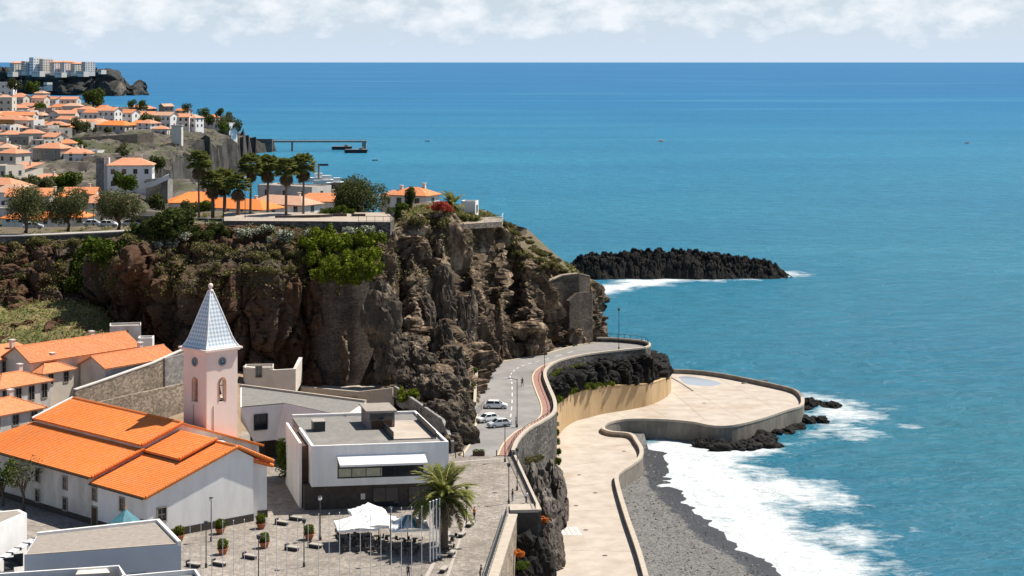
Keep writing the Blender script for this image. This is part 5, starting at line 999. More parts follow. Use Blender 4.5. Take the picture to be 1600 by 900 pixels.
# ---- town on the hillside across the harbour: (label, px, py base, distance, w, d, h, rz, roof, wall, tile, front, side)
town = [
 ('dark grey two-storey house with orange hip roof, middle of the hillside', 83, 254, 800, 15, 9, 6.8, 8, 'hip', 'grey_render', 'tile_far', (3, 2), (1, 2)),
 ('small white house with orange hip roof adjoining the dark grey house', 120, 257, 800, 9, 9, 6.0, 8, 'hip', 'white', 'tile_far', (2, 2), (1, 2)),
 ('large white villa with arched ground floor behind the grey tower wall', 205, 293, 575, 14, 9, 7.6, 12, 'hip', 'white', 'tile_far', (4, 2), (2, 2)),
 ('cream house with tall windows at the left edge of the hillside', 10, 294, 640, 9, 9, 8, 0, 'flat', 'cream', 'tile_far', (3, 2), (2, 2)),
 ('brown rendered blank house beside the tall-window cream house', 38, 293, 655, 9, 10, 7, 5, 'shed', 'cream', 'tile_far', (1, 1), (1, 1)),
 ('cream box with orange roof under the cream tall-window house, left edge', 22, 258, 690, 9, 8, 5, 5, 'hip', 'cream', 'tile_far', (2, 1), (1, 1)),
 ('low outbuilding with orange roof and white band above the park trees', 75, 295, 610, 9, 6, 3.6, 4, 'shed', 'cream', 'tile_far', (2, 1), (0, 1)),
 ('white cottage with orange roof at the left edge below the ochre house', 5, 250, 830, 12, 8, 6, 4, 'hip', 'white', 'tile_far', (2, 2), (1, 1)),
 ('ochre apartment house with orange roof at the left edge', 20, 212, 1010, 18, 10, 9.5, 10, 'hip', 'ochre', 'tile_far', (3, 2), (2, 3)),
 ('brown flat-fronted house beside the narrow white house', 41, 212, 1000, 9, 9, 9, 10, 'hip', 'cream', 'tile_far', (2, 2), (1, 2)),
 ('narrow tall white house with flat roof in the hillside rows', 55, 213, 1000, 5.5, 9, 9, 6, 'flat', 'white', 'tile_far', (1, 2), (1, 2)),
 ('house with red balcony and broad orange roof in the hillside rows', 88, 212, 990, 13, 9, 6, 6, 'hip', 'terracotta', 'tile_far', (3, 1), (1, 1)),
 ('house with low orange roof left of the red balcony house', 68, 210, 1020, 7, 8, 6, 4, 'gable', 'oldwhite', 'tile_far', (2, 1), (1, 1)),
 ('old ruin with dark openings below the narrow white house', 28, 236, 900, 13, 8, 7, 6, 'flat', 'grey_render', 'tile_far', (3, 2), (1, 1)),
 ('long orange roof over stone walls, centre of the hillside', 140, 207, 1040, 15, 9, 5, 8, 'hip', 'cream', 'tile_far', (2, 1), (1, 1)),
 ('big bright orange hip roof above the stone terrace', 182, 207, 1010, 20, 10, 4.5, 5, 'hip', 'oldwhite', 'tile', (4, 1), (2, 1)),
 ('right wing with orange roof beside the big bright roof', 222, 204, 1020, 13, 8, 4, 8, 'hip', 'oldwhite', 'tile', (3, 1), (1, 1)),
 ('white corner house with red shutters at the middle of the upper row', 172, 192, 1130, 12, 9, 8, 12, 'gable', 'white', 'tile_far', (3, 2), (2, 2)),
 ('white house with orange roof left of the red shutter house', 148, 190, 1140, 11, 9, 6, 10, 'gable', 'white', 'tile_far', (3, 1), (1, 2)),
 ('white row house, third from the end of the upper row', 200, 194, 1140, 12, 9, 7.5, 10, 'gable', 'white', 'tile_far', (3, 2), (1, 2)),
 ('white row house with olive tree in front in the upper row', 226, 197, 1150, 14, 9, 7.5, 8, 'gable', 'white', 'tile_far', (4, 2), (1, 2)),
 ('white row house with tall bays in the upper row', 258, 199, 1150, 14, 9, 8, 8, 'gable', 'white', 'tile_far', (4, 2), (1, 2)),
 ('salmon fronted row house near the end of the upper row', 284, 199, 1155, 11, 9, 7, 6, 'gable', 'pink', 'tile_far', (3, 2), (1, 2)),
 ('last white house of the upper row with orange balcony band', 303, 200, 1160, 9, 9, 7, 6, 'hip', 'white', 'tile_far', (2, 2), (2, 2)),
 ('small white building among palms at the tip of the headland', 352, 204, 1200, 14, 8, 5, 0, 'flat', 'white', 'tile_far', (3, 1), (1, 1)),
 ('pale pink villa behind the headland palms', 330, 196, 1250, 12, 8, 6, 6, 'hip', 'pink', 'tile_far', (3, 1), (1, 1)),
 ('house with steep orange pyramid roof on the skyline of the hillside', 78, 168, 1330, 14, 14, 5, 6, 'hip', 'cream', 'tile_far', (3, 1), (1, 1)),
 ('white flat building right of the pyramid roof on the skyline', 105, 166, 1350, 13, 8, 6, 4, 'flat', 'white', 'tile_far', (3, 1), (1, 1)),
 ('cream house with orange roof right of the big round tree', 100, 178, 1240, 15, 9, 5, 5, 'gable', 'oldwhite', 'tile_far', (3, 1), (1, 1)),
 ('white gabled house with round-arched front, centre left', 92, 192, 1120, 9, 9, 6, 4, 'gable_y', 'oldwhite', 'tile_far', (2, 1), (1, 1)),
 ('orange roofed house adjoining the arched gable house', 108, 192, 1115, 10, 9, 6, 4, 'gable', 'cream', 'tile_far', (3, 1), (1, 1)),
 ('dark grey house with flat roof in front of the pyramid roof', 72, 186, 1180, 10, 9, 7, 6, 'flat', 'grey_render', 'tile_far', (2, 1), (1, 1)),
 ('white terrace house with flat roof left of the green bush', 42, 188, 1150, 12, 8, 6, 6, 'flat', 'white', 'tile_far', (3, 1), (1, 1)),
 ('low house with orange roof behind the ochre apartment house', 30, 192, 1110, 20, 9, 5, 4, 'gable', 'oldwhite', 'tile_far', (4, 1), (1, 1)),
 ('tall cream block at the left edge of the skyline', 6, 186, 1180, 14, 10, 14, 4, 'flat', 'cream', 'tile_far', (3, 3), (1, 3)),
 ('white villa with flat roof, farthest up at the left edge', 8, 148, 1450, 16, 10, 10, 4, 'flat', 'white', 'tile_far', (3, 2), (1, 2)),
 ('orange roofed house left of the pyramid roof', 48, 176, 1270, 14, 9, 5, 4, 'gable', 'oldwhite', 'tile_far', (3, 1), (1, 1)),
 ('small house with orange gable at the left, above the long low roof', 24, 178, 1250, 10, 8, 5, 8, 'gable', 'white', 'tile_far', (2, 1), (1, 1)),
 ('small house with orange hip roof beside the white stone tower', 252, 216, 990, 8, 7, 5.5, 4, 'hip', 'oldwhite', 'tile_far', (2, 1), (1, 1)),
 ('low orange roofed house in front of the red shutter house', 143, 200, 1090, 12, 7, 4, 6, 'hip', 'oldwhite', 'tile_far', (2, 1), (1, 1)),
 ('white shed behind the broken rock terrace', 150, 247, 850, 6, 5, 3.5, 4, 'flat', 'white', 'tile_far', (1, 1), (0, 1)),
 ('bright orange roofed hall behind the tall palms', 305, 334, 470, 13, 10, 3.6, 18, 'hip', 'oldwhite', 'tile', (2, 1), (1, 1)),
 ('low orange roofed building behind the palm trunks', 372, 338, 455, 22, 9, 2.6, 3, 'hip', 'white', 'tile', (5, 1), (1, 1)),
 ('low orange roofed building beside the big dark tree', 445, 334, 462, 18, 8, 3.0, 0, 'hip', 'white', 'tile_far', (4, 1), (1, 1)),
 ('pale flat building between the palms and the harbour', 460, 312, 520, 20, 9, 4.0, 0, 'flat', 'oldwhite', 'tile_far', (3, 1), (1, 1)),
 ('orange roofed house left of the big dark tree', 502, 332, 470, 14, 8, 3.4, 4, 'hip', 'oldwhite', 'tile_far', (3, 1), (1, 1)),
 ('white house with orange roof right of the big dark tree', 648, 326, 425, 9.5, 7, 3.6, 8, 'hip', 'white', 'tile_far', (2, 1), (1, 1)),
 ('small orange roof half hidden behind the park tree', 618, 322, 432, 6, 5, 2.8, 8, 'hip', 'cream', 'tile_far', (1, 1), (0, 1)),
 ('white cube hut with dark window beside the feathery palm', 734, 338, 391, 3.2, 3, 3.1, 20, 'flat', 'white', 'tile_far', (0, 1), (1, 1)),
 ('house with orange roof seen between the park trees', 74, 330, 500, 9, 7, 4.4, 5, 'hip', 'white', 'tile', (2, 1), (1, 1)),
 ('long low orange roof behind the left park tree', 58, 352, 430, 16, 7, 1.9, 3, 'hip', 'oldwhite', 'tile', (4, 1), (0, 1)),
 ('orange roofed house behind the second park tree', 110, 352, 425, 9, 6, 2.4, 3, 'hip', 'oldwhite', 'tile', (3, 1), (0, 1)),
 ('pink and orange house behind the third park tree', 158, 338, 470, 11, 8, 4.0, 8, 'hip', 'cream', 'tile_far', (2, 1), (1, 1)),
 ('orange gabled cottage left of the grey tower wall', 128, 322, 520, 9, 7, 4, 6, 'gable', 'cream', 'tile_far', (2, 1), (1, 1)),
 ('grey walled cottage at the left edge behind the park', 12, 345, 450, 9, 7, 3.2, 5, 'flat', 'oldwhite', 'tile_far', (2, 1), (1, 1)),
]
for t in town:
    lab, px, py, Y, w, d, h, rz, rf, wl_, ti, fr, sd_ = t; far = Y > 900
    big = (1.3, 1.6) if far else (1.1, 1.4)
    house(lab, at(px, py, Y), w, d, h, rz - (32 if (px*7+py) % 3 else 6), rf, None, wl_, ti if ti == 'tile' else ('tile_far', 'tile_pale', 'tile_old', 'tile_far')[(px*3+py) % 4], fr, sd_, big if h/max(fr[1], 1) > 2.8 else (1.1, 1.1), ov=.5, chimney=(not far), frame='trim' if wl_ != 'grey_render' else 'cream', found=10 if Y > 500 else 5)
# fill the rows with further small houses, told apart only by their place
rnd = random.Random(11); 
for row in ((-40, 156, 1420, 34, 4), (8, 166, 1310, 26, 5), (118, 184, 1200, 20, 3), (-30, 202, 1080, 26, 3), (-20, 182, 1220, 26, 6), (110, 204, 1070, 18, 3), (-40, 228, 930, 30, 5), (-20, 276, 720, 0, 2), (2, 318, 560, 26, 2), (20, 338, 480, 24, 2)):
    px, py, Y, stp, k = row
    for i in range(k):
        x_ = px + i*(stp or 30) + rnd.uniform(-4, 4); house('small orange-roofed house filling the packed rows of the hillside town', at(x_, py + rnd.uniform(-2, 2), Y*rnd.uniform(.98, 1.02)), rnd.uniform(9, 14), 8, rnd.uniform(4, 7), rnd.uniform(-38, 10), rnd.choice(['hip', 'gable']), None, rnd.choice(['white', 'cream', 'oldwhite']), rnd.choice(['tile_far', 'tile_pale', 'tile_old']), (3, 1), (1, 1), chimney=False, found=12, group='small infill houses of the hillside town', frame='trim')
rr = random.Random(77); k = 0
while k < 48:
    Y = rr.uniform(780, 1380); px = rr.uniform(-25, 320); x_ = (px-800)*Y/F; z_ = float(hill_z(x_, Y)); py = HZ + F*(H-z_)/Y
    if z_ < 20 or py < 158 or (py > 205 and px > 150) or x_ > np.interp(Y, SHY, SHX) - 22: continue
    k += 1; house('small orange-roofed house filling the packed rows of the hillside town', Vector((x_, Y, z_ - .5)), rr.uniform(8, 13), rr.uniform(7, 9), rr.uniform(4, 7.5), rr.choice([-34, -28, 8, 38]), rr.choice(['hip', 'gable', 'hip', 'flat']), None, rr.choice(['white', 'cream', 'oldwhite', 'white', 'grey_render']), rr.choice(['tile_far', 'tile_pale', 'tile_old']), (2, 2), (2, 2), chimney=rr.random() < .5, found=12, group='small infill houses of the hillside town', frame='trim', wsize=(1.1, 1.3))
cnm = {'white_render': 'white', 'cream_render': 'cream', 'weathered_white_render': 'off-white', 'grey_render': 'grey'}; tnm = {'salmon_roof_tiles': 'salmon', 'pale_roof_tiles': 'pale terracotta', 'weathered_roof_tiles': 'weathered red', 'brown_gravel_roof': 'flat grey'}
for o in [q for q in C.objects if q.get('group') == 'small infill houses of the hillside town']:
    ch = {c.name.split('.')[0]: c for c in o.children}; px_ = 800 + F*o.location.x/o.location.y; py_ = HZ + F*(H-o.location.z)/o.location.y
    o['label'] = 'small %s house, %s roof, %s of the hillside, %s' % (cnm[ch['wall'].data.materials[0].name.split('.')[0]], tnm[ch['roof'].data.materials[0].name.split('.')[0]], 'upper row' if py_ < 180 else 'middle row' if py_ < 205 else 'lower row', 'at the left edge' if px_ < 25 else 'left of the pyramid roof' if px_ < 70 else 'near the pyramid roof' if px_ < 120 else 'near the round tree' if px_ < 180 else 'towards the headland tip')
# walls, tower and pier of the harbour side
tw_ = empty('stone_tower', at(277, 236, 930), label='plain whitewashed square tower on the harbour rocks', cat='tower'); MB().box(-2.6, 2.6, -2.6, 2.6, -5, 13).build('wall', M['cream'], tw_); MB().box(-2.9, 2.9, -2.9, 2.9, 13.003, 13.5).build('cap', M['grey_render'], tw_)
for x_ in (-.8, .9): window(tw_, (x_, -2.6, 3), 0, .5, .8, 'trim', bars=False)
def far_wall(pts, zt, label, m): return stone_wall([at(*q) for q in pts], zt, label, m, 1.5, cop=None)
far_wall([(228, 280, 560), (262, 278, 556), (270, 280, 570)], 14, 'grey masonry bastion right of the white villa', 'grey_wall')
far_wall([(166, 246, 574), (170, 246, 573), (172, 246, 585)], 14, 'narrow white pier wall beside the white villa', 'white')
far_wall([(150, 248, 578), (166, 246, 576)], 14, 'tall grey blank wall left of the white villa', 'grey_wall')
far_wall([(172, 296, 560), (205, 290, 557), (240, 283, 555), (264, 272, 556)], 1.6, 'white curving terrace parapet in front of the white villa', 'white')
far_wall([(60, 260, 770), (110, 262, 765), (150, 260, 760)], 5, 'dark retaining wall below the grey two-storey house', 'grey_wall')
far_wall([(62, 281, 700), (150, 277, 690)], 9, 'long dark terrace wall with pale edge, below the grey two-storey house', 'grey_wall')
far_wall([(78, 217, 930), (150, 213, 925), (215, 209, 925), (240, 206, 930)], 5, 'long tan terrace wall across the middle of the hillside', 'rough_wall')
far_wall([(345, 219, 1490), (380, 217, 1500), (425, 217, 1510), (428, 217, 1540)], 22, 'high dark quay wall at the root of the harbour pier', 'basalt_wall')
far_wall([(300, 222, 1180), (330, 214, 1195), (372, 212, 1210)], 12, 'battlemented garden wall below the headland palms', 'rough_wall')
pr = empty('harbour_pier', PD(425, 219.5, 1531), label='long slim pier on two piers reaching into the bay', cat='pier'); MB().box(-6, 81, -2, 2, -1.6, 0).build('deck', M['grey_render'], pr); MB().box(-6, 81, -2, -1.9, .9, 1.0).build('handrail', M['dark'], pr)
for x_, w_ in ((16.5, 1.5), (77, 3.5)): MB().box(x_, x_+w_, -1.5, 1.5, -14, -1.6).build('pillar', M['grey_render'], pr)
pm = MB().box(-.06, .06, -2, -1.9, 0, 1).mesh('post', M['dark'])
for i in range(22): link('post', pm, pr, (-4+i*4, 0, 0))
M['hull'] = mat('dark_hull', (.035, .032, .032), rough=.6)
def barge(px, py, L, lab):
    p = P(px, py, 0); o = empty('barge', p, label=lab, cat='barge'); mb = MB(); mb.add([(-L/2, -3, 2.6), (L/2+.6, -3, 2.9), (L/2+.6, 3, 2.9), (-L/2, 3, 2.6), (-L/2+.5, -2.6, -.5), (L/2-.6, -2.6, -.5), (L/2-.6, 2.6, -.5), (-L/2+.5, 2.6, -.5)], [[0,1,2,3],[7,6,5,4],[4,5,1,0],[5,6,2,1],[6,7,3,2],[7,4,0,3]]); mb.build('hull', M['hull'], o); MB().box(-L/2+.5, L/2-.5, -2.5, 2.5, 2.75, 3.1).build('deck', M['grey_render'], o)
    MB().box(L*.15, L*.32, -1.2, 1.2, 3.1, 4.6).build('deckhouse', M['grey_render'], o)
barge(534, 234, 17, 'dark barge moored behind, left of the pier head'); barge(556, 239, 19, 'nearer dark barge moored under the pier head')
def boat(px, py, L, hull, lab):
    p = P(px, py, 0); o = empty('small_boat', p, R(12), lab, 'boat'); mb = MB(); sec = [(-.5, .32, .55), (-.25, .42, .5), (.15, .42, .52), (.38, .26, .62), (.5, .02, .75)]; vs = []
    for t, hw, hz_ in sec: vs += [(t*L, -hw*L*.4, hz_*L*.16+.2), (t*L, -hw*L*.2, -.3), (t*L, hw*L*.2, -.3), (t*L, hw*L*.4, hz_*L*.16+.2)]
    fs = [[4*i+k, 4*i+4+k, 4*i+5+k, 4*i+1+k] for i in range(4) for k in range(3)] + [[0, 1, 2, 3], [4*i+3 for i in range(5)][::-1] + [4*i for i in range(5)]]; mb.add(vs, fs); mb.build('hull', M[hull], o); MB().box(-.15*L, .12*L, -.12*L, .12*L, .1, .32*L).build('cabin', M['white'], o)
boat(1033, 221, 6.5, 'ochre', 'small boat with white cabin far out, centre of the bay'); boat(1511, 224, 5, 'terracotta', 'small reddish boat far out near the right edge'); boat(668, 221, 4.5, 'hull', 'tiny dark boat far out beyond the pier head'); boat(586, 251, 4.5, 'hull', 'dark little boat at anchor just past the barges')
# ---- hotels on the far headland
hot = [(28, 112, 46, 26, 22, 'cream', 'hip'), (44, 112, 40, 22, 26, 'oldwhite', 'flat'), (58, 111, 46, 26, 34, 'white', 'flat'), (72, 111, 40, 24, 30, 'cream', 'flat'), (90, 112, 44, 24, 24, 'pink', 'hip'), (106, 112, 46, 24, 24, 'pink', 'hip'), (122, 113, 44, 22, 22, 'cream', 'hip'), (138, 113, 40, 24, 26, 'oldwhite', 'flat')]
adj = ['leftmost orange-roofed hotel block on the far headland', 'pale flat hotel block second from the left on the far headland', 'tallest white hotel block on the far headland', 'tall cream hotel block right of the tallest one on the far headland', 'pinkish hotel wing in the middle of the far headland', 'second pinkish hotel wing with orange roof on the far headland', 'cream hotel wing with orange roof towards the point of the far headland', 'rightmost pale hotel block nearest the point of the far headland']
for (px, py, w, d, h, wl_, rf), lab in zip(hot, adj): house(lab, PD(px, py, 3950), w*.3, w*.72, h*.88, -34, rf, None, wl_, 'tile_far', (3, 5), (4, 5), (2.6, 2.2), ov=.8, chimney=False, name='hotel_block', cat='hotel', found=8, frame='white')
for i, (px, py, w, h) in enumerate([(20, 117, 40, 6), (60, 117, 60, 8), (95, 118, 50, 6), (130, 117, 45, 7), (75, 139, 26, 14), (66, 142, 14, 8), (160, 113, 20, 5)]): house('low white villa on the slope of the far headland', PD(px, py, 3900), w*.4, 16, h, -30, 'flat', None, 'cream', 'tile_far', (4, 1), (0, 1), (2.4, 2), chimney=False, found=4, group='low villas on the far headland', frame='trim')
# ================================================================= plants
def leaf_mat(name, c, c2, tr=.35, var=.35):
    m = bpy.data.materials.new(name); m.use_nodes = True; n, l = m.node_tree.nodes, m.node_tree.links; n.remove(n['Principled BSDF'])
    g = n.new('ShaderNodeNewGeometry'); cr = n.new('ShaderNodeValToRGB'); cr.color_ramp.elements[0].color = tuple(c)+(1,); cr.color_ramp.elements[1].color = tuple(c2)+(1,); l.new(g.outputs['Random Per Island'], cr.inputs[0])
    d = n.new('ShaderNodeBsdfDiffuse'); t = n.new('ShaderNodeBsdfTranslucent'); x = n.new('ShaderNodeMixShader'); x.inputs[0].default_value = tr; l.new(cr.outputs[0], d.inputs[0]); l.new(cr.outputs[0], t.inputs[0])
    l.new(d.outputs[0], x.inputs[1]); l.new(t.outputs[0], x.inputs[2]); l.new(x.outputs[0], n['Material Output'].inputs[0]); return m
L_ = {'olive': leaf_mat('olive_leaves', (.055, .068, .026), (.17, .175, .085)), 'dark': leaf_mat('dark_leaves', (.022, .036, .012), (.095, .115, .034)), 'bright': leaf_mat('bright_leaves', (.045, .075, .008), (.25, .28, .03), .25),
      'green': leaf_mat('green_leaves', (.022, .045, .008), (.13, .17, .03), .25), 'white': leaf_mat('white_blossom', (.40, .40, .32), (.80, .78, .74), .2), 'dry': leaf_mat('dry_scrub', (.10, .075, .038), (.34, .26, .13), .2), 'red': leaf_mat('red_blossom', (.25, .035, .03), (.45, .10, .06), .25),
      'palm': leaf_mat('palm_leaves', (.060, .085, .020), (.23, .24, .075)), 'phoenix': leaf_mat('date_palm_leaves', (.07, .095, .018), (.22, .22, .05)), 'skirt': leaf_mat('dead_palm_leaves', (.10, .07, .04), (.20, .15, .09), .15), 'orange': leaf_mat('orange_blossom', (.45, .12, .03), (.62, .22, .06), .2), 'far': leaf_mat('far_leaves', (.035, .05, .02), (.12, .135, .05))}
def leaf_quads(pts, nrm, size, rng, aspect=.6):
    n_ = len(pts); r = rng.normal(size=(n_, 3)); nn = nrm + r*.75; nn /= np.linalg.norm(nn, axis=1, keepdims=True)+1e-9
    u = np.cross(nn, rng.normal(size=(n_, 3))); u /= np.linalg.norm(u, axis=1, keepdims=True)+1e-9; v_ = np.cross(nn, u); s = size*rng.uniform(.6, 1.35, (n_, 1)); u = u*s; v_ = v_*s*aspect
    V = np.stack([pts-u, pts-v_*.9+u*.1, pts+u, pts+v_*.9+u*.1], 1).reshape(-1, 3); return V, np.arange(n_*4).reshape(-1, 4)
def crown(name, lobes, n_, size, mats, seed=0, share=(1.,), hollow=.55, cut=-9):
    rng = np.random.default_rng(seed); C_ = np.array([q[0] for q in lobes], float); Rr = np.array([q[1] for q in lobes], float); w = Rr.prod(1)**(2/3); k = rng.choice(len(lobes), n_, p=w/w.sum())
    d = rng.normal(size=(n_, 3)); d /= np.linalg.norm(d, axis=1, keepdims=True); r = hollow + (1.08-hollow)*rng.random((n_, 1))**.7; r *= .82 + .36*vn(d[:, 0]*3+k*5, d[:, 1]*3, d[:, 2]*3, seed)[:, None]
    p = C_[k] + d*r*Rr[k]; keep = p[:, 2] > cut; p, d = p[keep], d[keep]; V, Fq = leaf_quads(p, d, size, rng); me = np_mesh(name, V, Fq, mats)
    if len(mats) > 1: mi = rng.choice(len(mats), len(Fq), p=(np.array(share)/sum(share) if len(share) == len(mats) else None)); me.polygons.foreach_set('material_index', mi.astype(np.int32))
    return me
def rand_lobes(rng, n_, R_, H_, base, lr=.45): return [((rng.uniform(-1, 1)*R_*.62, rng.uniform(-1, 1)*R_*.62, base + H_*(.2+.6*rng.random())), (R_*lr*rng.uniform(.8, 1.25), R_*lr*rng.uniform(.8, 1.25), H_*.34*rng.uniform(.8, 1.2))) for _ in range(n_)]
def tree(label, p, R_, H_, trunk, kind='olive', n_=3500, leaf=.28, seed=1, nl=9, name='tree', group=None, mats=None):
    rng = random.Random(seed); o = empty(name, p, label=label, cat='tree', group=group); lob = rand_lobes(rng, nl, R_, H_, trunk)
    mb = MB(); mb.path([(0, 0, -.5), (.06*R_, 0, trunk*.5), (-.03*R_, .03*R_, trunk*1.0), (0, 0, trunk + H_*.35)], [.085*R_+.05, .07*R_+.04, .06*R_+.03, .03*R_], 8)
    for c_, _ in lob[:6]: mb.path([(0, 0, trunk*.75), (c_[0]*.5, c_[1]*.5, trunk + (c_[2]-trunk)*.5), c_], [.05*R_, .035*R_, .012*R_], 6)
    mb.build('trunk', M['bark'], o, True); link('crown', crown('crown', lob, n_, leaf, mats or [L_[kind]], seed), o); return o
_sh = {}
def shrub(label, p, r, kind='green', rz=0, group='shrubs on the cliff', sz=(1, 1, .75), var=0, name='shrub', cat='shrub'):
    k = (kind, var)
    if k not in _sh:
        rng = random.Random(var*7 + len(kind)); lob = rand_lobes(rng, 13, 1.1, 1.3, -.35, .33); mm = {'whiteflower': ([L_['green'], L_['white']], (.5, .5)), 'brightmix': ([L_['bright'], L_['green']], (.75, .25)), 'scrub': ([L_['dry'], L_['olive'], L_['green']], (.45, .3, .25))}.get(kind, ([L_.get(kind)], (1,)))
        _sh[k] = crown('shrub', lob, 1500, .115, mm[0], var+3, mm[1])
    o = link(name, _sh[k], loc=p, rz=rz); o.scale = (r*sz[0], r*sz[1], r*sz[2]); return tag(o, label, cat, group)
# ---- trees of the cliff-top park
tree('left olive tree of the cliff-top park beside the road', PD(40, 360, 358), 4.6, 6.9, 1.5, 'olive', 7500, .22, 3, 14); tree('middle olive tree of the cliff-top park behind the grass', PD(106, 358, 361), 4.2, 6.2, 1.9, 'olive', 6800, .22, 4, 13); tree('right olive tree of the cliff-top park beside the parked cars', PD(185, 356, 362), 4.8, 6.2, 1.6, 'olive', 7200, .22, 8, 14)
tree('big dense dark tree at the end of the palm row', PD(565, 337, 372), 5.6, 8.0, .6, 'dark', 11000, .24, 12, 14, mats=[L_['dark'], L_['olive']])
tree('slim dark tree between big tree and house on the cliff top', PD(638, 328, 378), 1.5, 4.2, .4, 'dark', 1800, .2, 15, 5)
tree('young tree in front of the modern wing', Vector((P(450, 756, PZ).x, P(450, 756, PZ).y, PZ)), 1.9, 4.6, 1.7, 'green', 2600, .17, 18, 7)
tree('thin ragged tree at the left edge beside the church', Vector((P(36, 800, PZ).x, P(36, 800, PZ).y, PZ)), 2.3, 4.2, 3.2, 'olive', 420, .2, 19, 6); tree('small leafy tree at the left edge in front of the houses', Vector((P(4, 790, PZ).x, P(4, 790, PZ).y, PZ)), 2.1, 4.0, 2.4, 'green', 1200, .2, 20, 6)
tree('big round tree on the hillside skyline', PD(145, 166, 1330), 8.5, 11, 1.0, 'far', 3500, .75, 22, 10, mats=[L_['far'], L_['green']])
k = 0; rnd = random.Random(3)
for px, py, Y, r_ in [(24, 142, 1400, 6), (52, 146, 1400, 6), (62, 180, 1180, 5), (120, 207, 1000, 5), (134, 208, 990, 4), (228, 198, 1110, 5), (241, 199, 1100, 5), (220, 172, 1300, 5), (208, 168, 1320, 4), (292, 176, 1280, 4), (318, 186, 1230, 5), (325, 196, 1210, 5), (345, 200, 1200, 5), (360, 196, 1210, 6), (352, 208, 1190, 5), (368, 206, 1200, 5), (345, 184, 1230, 4), (14, 306, 600, 4), (50, 303, 600, 4), (95, 304, 590, 4), (110, 302, 590, 4), (65, 308, 580, 4), (30, 311, 570, 4), (195, 300, 545, 4), (250, 330, 470, 3), (300, 338, 440, 2.5), (320, 340, 430, 2.4), (245, 268, 640, 3.5), (88, 210, 980, 3.5)]:
    k += 1; tree('dark green tree among the houses of the hillside town', PD(px, py, Y), r_, r_*1.4, r_*.15, rnd.choice(['far', 'olive', 'green']), 700 if Y > 900 else 1400, .12*r_, 30+k, 6, group='trees among the hillside houses')
rr = random.Random(44); k = 0
while k < 26:
    Y = rr.uniform(800, 1150); px = rr.uniform(60, 330); x_ = (px-800)*Y/F; z_ = float(hill_z(x_, Y)); py = HZ + F*(H-z_)/Y
    if z_ < 14 or py < 196 or py > 262 or x_ > np.interp(Y, SHY, SHX) - 12: continue
    k += 1; tree('dark green tree among the houses of the hillside town', Vector((x_, Y, z_)), rr.uniform(2, 3.6), rr.uniform(3, 5), .3, rr.choice(['far', 'olive', 'green']), 500, .42, 300+k, 5, group='trees among the hillside houses')
# ---- fan palms
def fan_palm_mesh(seed, R_=3.3, n_=95):
    rng = random.Random(seed); V = []; Fq = []; sk = MB()
    def leaf(orig, az, el, L, fr, mbv, mbf):
        d = Vector((math.cos(az)*math.cos(el), math.sin(az)*math.cos(el), math.sin(el))); side = Vector((-math.sin(az), math.cos(az), 0)); up_ = side.cross(d) * -1; c = Vector(orig) + d*L*.5
        for i in range(9):
            a = (i-4)/4*1.25; t = d*math.cos(a) + side*math.sin(a); tip = c + t*fr*(1-.12*abs(a)) + Vector((0, 0, -.22*fr)); w_ = t.cross(up_).normalized()*.125*fr; mid_ = c + t*fr*.55; b_ = len(mbv); mbv += [c, mid_ + w_, tip, mid_ - w_]; mbf.append([b_, b_+1, b_+2, b_+3])
        b_ = len(mbv); s2 = side*.03; mbv += [Vector(orig)-s2, Vector(orig)+s2, c+s2, c-s2]; mbf.append([b_, b_+1, b_+2, b_+3])
    for i in range(n_): leaf((0, 0, rng.uniform(-.3, .2)), rng.uniform(0, 6.283), rng.uniform(-.45, 1.25), R_*rng.uniform(.75, 1), R_*.48, V, Fq)
    V2 = []; F2 = []
    for i in range(26): leaf((0, 0, rng.uniform(-1.6, -.3)), rng.uniform(0, 6.283), rng.uniform(-1.35, -.7), R_*.62, R_*.4, V2, F2)
    return np_mesh('crown', [tuple(p) for p in V], Fq, [L_['palm']]), np_mesh('dead_leaf_skirt', [tuple(p) for p in V2], F2, [L_['skirt']])
fan = [fan_palm_mesh(s_) for s_ in (1, 2, 3)]
palms = [(311, 347, 253, .17, 'first'), (332, 348, 284, .34, 'second'), (351, 345, 280, .34, 'third'), (372, 343, 288, .34, 'fourth'), (391, 343, 258, .22, 'fifth'), (418, 341, 259, .24, 'sixth'), (447, 340, 264, .25, 'seventh'), (474, 339, 258, .2, 'eighth')]
for i, (px, py, cy, tr_, word) in enumerate(palms):
    Y = 360 + (i % 3)*3; p = PD(px, py, Y); h = (py-cy)*Y/F; o = empty('fan_palm', p, rnd.uniform(0, 6), '%s fan palm from the left in the cliff-top row' % word, 'palm', 'fan palms along the cliff top')
    mb = MB(); mb.path([(0, 0, -1), (.05, 0, h*.3), (.1, .05, h*.7), (0, 0, h)], [tr_*1.35, tr_*1.1, tr_, tr_*.95], 9); mb.build('trunk', M['palmtrunk'], o, True)
    c_, s_ = fan[i % 3]; link('crown', c_, o, (0, 0, h)); link('dead_leaf_skirt', s_, o, (0, 0, h))
